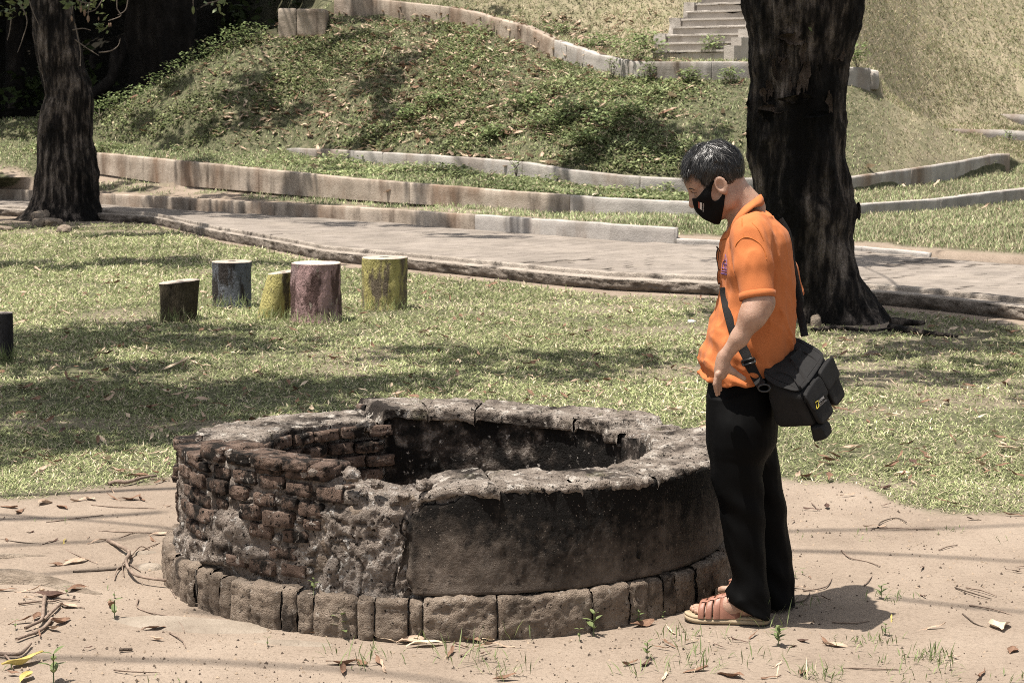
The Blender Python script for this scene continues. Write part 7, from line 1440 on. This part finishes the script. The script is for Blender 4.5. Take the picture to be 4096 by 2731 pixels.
# sparse grass tufts on the bare soil
tv = []; tc = []
def tuft(px, py, n, ln, spread=.04, el=(.5, 1.4)):
    p = gp(px, py); m_ = n; V, C_ = blades(p.x+rg.normal(size=m_)*spread, p.y+rg.normal(size=m_)*spread, np.zeros(m_), ln*rg.uniform(.5, 1.1, m_), rg.uniform(.003, .0055, m_), rg.uniform(*el, m_), rg.uniform(0, 6.28, m_), gcol_(m_, rg, ((.12, .15, .06), (.22, .26, .12)), STR, .08, rg.random(m_))); tv.append(V); tc.append(C_)
for (x, y), n, l in [(z5(900, 1000), 16, .14), (z5(870, 970), 10, .08), (z5(1420, 740), 8, .13), (z5(1460, 700), 6, .12), (z5(2220, 800), 10, .16), (z5(1870, 970), 18, .13), (z5(2000, 950), 18, .12), (z5(2040, 1000), 14, .10), (z5(1600, 930), 8, .08), (z5(1690, 840), 6, .07), (z5(1750, 850), 6, .08), (z5(1140, 920), 12, .06), (z5(630, 1000), 7, .06), (z5(790, 900), 5, .08), (z5(2200, 1080), 18, .09), (z5(2300, 1060), 16, .09), (z5(2290, 960), 8, .06), (z5(1080, 880), 10, .05), (z5(1280, 870), 6, .05), (z5(1300, 780), 8, .10), (z5(1400, 760), 6, .08), (q8(860, 1190), 14, .12), (q8(780, 1220), 8, .13), (q8(290, 1280), 20, .10), (q8(370, 1240), 14, .07), (q8(590, 1260), 14, .07), (q8(400, 1400), 20, .10), (q8(420, 1360), 14, .07), (q8(500, 1440), 30, .07), (q8(700, 1390), 8, .08), (q8(860, 1390), 20, .08), (q8(1120, 1500), 50, .09), (q8(1230, 1490), 24, .07), (q8(980, 1490), 8, .07), (q8(1350, 1280), 30, .05), (q8(1440, 1290), 24, .05), (q8(1560, 1285), 20, .06), (q8(1800, 1380), 60, .07), (q8(1850, 1400), 40, .07), (q8(1720, 1390), 30, .05), (q8(1540, 1395), 20, .04), (q8(1600, 1030), 24, .05), (q8(1480, 1025), 18, .06), (q8(1090, 1065), 24, .05), (q8(1430, 660), 16, .04), (q8(1910, 630), 26, .04), (q8(1005, 650), 10, .03), (q8(2330, 1030), 4, .05), (q8(2200, 690), 6, .04), (q8(300, 1460), 26, .07), (q8(60, 1470), 20, .08), (q8(1300, 1330), 14, .05), (q8(1850, 1470), 30, .06), (q8(2300, 1500), 20, .06), (q8(1680, 1515), 20, .05), (z4(1190, 1560), 6, .04), (z4(380, 380), 6, .05), (z4(600, 890), 6, .04), (z4(20, 1480), 8, .06)]: tuft(x, y, max(3, int(n*.62)), l*.9)
for (px, pyb, w) in [(703, 1290, 156), (920, 1232, 158), (1075, 1278, 125), (1258, 1296, 198), (1530, 1244, 178), (15, 1448, 64)]:
    for k in range(9): tuft(px+w*(k/8-.5), pyb+rl.uniform(-2, 8), 14, .16, .05, (.6, 1.4))
V = np.concatenate(tv); mk('grass_tufts', V, np.arange(len(V)).reshape(-1, 4), m_grass, smooth=False, cols=np.concatenate(tc), kind='stuff', label='sparse grass tufts on the bare soil and round the stumps', cat='grass')
# crumbs of soil, bark and grit on the bare ground
n = 9000; x, y = sample(n, 5.4, 9.6, pw=1.8); keep = (soil_mask(x, y) > .5) & (np.hypot(x-WC.x, y-WC.y) > RB+.01); x, y = x[keep], y[keep]; n = len(x); s = .0022+.007*rg.random(n)**4
tet = np.array([(1, .2, 0), (-.6, .9, 0), (-.5, -.8, 0), (0, 0, .9)]); an = rg.uniform(0, 6.28, n); ca, sa = np.cos(an)[:, None], np.sin(an)[:, None]
V = np.stack([x[:, None]+s[:, None]*(tet[None, :, 0]*ca-tet[None, :, 1]*sa*.7), y[:, None]+s[:, None]*(tet[None, :, 0]*sa+tet[None, :, 1]*ca*.7), .001+s[:, None]*tet[None, :, 2]+0*ca], -1).reshape(-1, 3); F = (np.arange(n)[:, None, None]*4+np.array([[0, 1, 3], [1, 2, 3], [2, 0, 3]])[None]).reshape(-1, 3)
cc = np.where(rg.random((n, 1)) < .5, np.array([[.05, .037, .028]]), np.array([[.22, .17, .125]]))*(.7+.6*rg.random((n, 1)))
mk('soil_crumbs', V, F, nmat('grit', [(.3, (.9, .9, .9)), (.7, (1, 1, 1))], bump=0, attr='col'), smooth=False, cols=np.repeat(cc, 4, 0), kind='stuff', label='crumbs and grit strewn on the bare soil', cat='gravel')
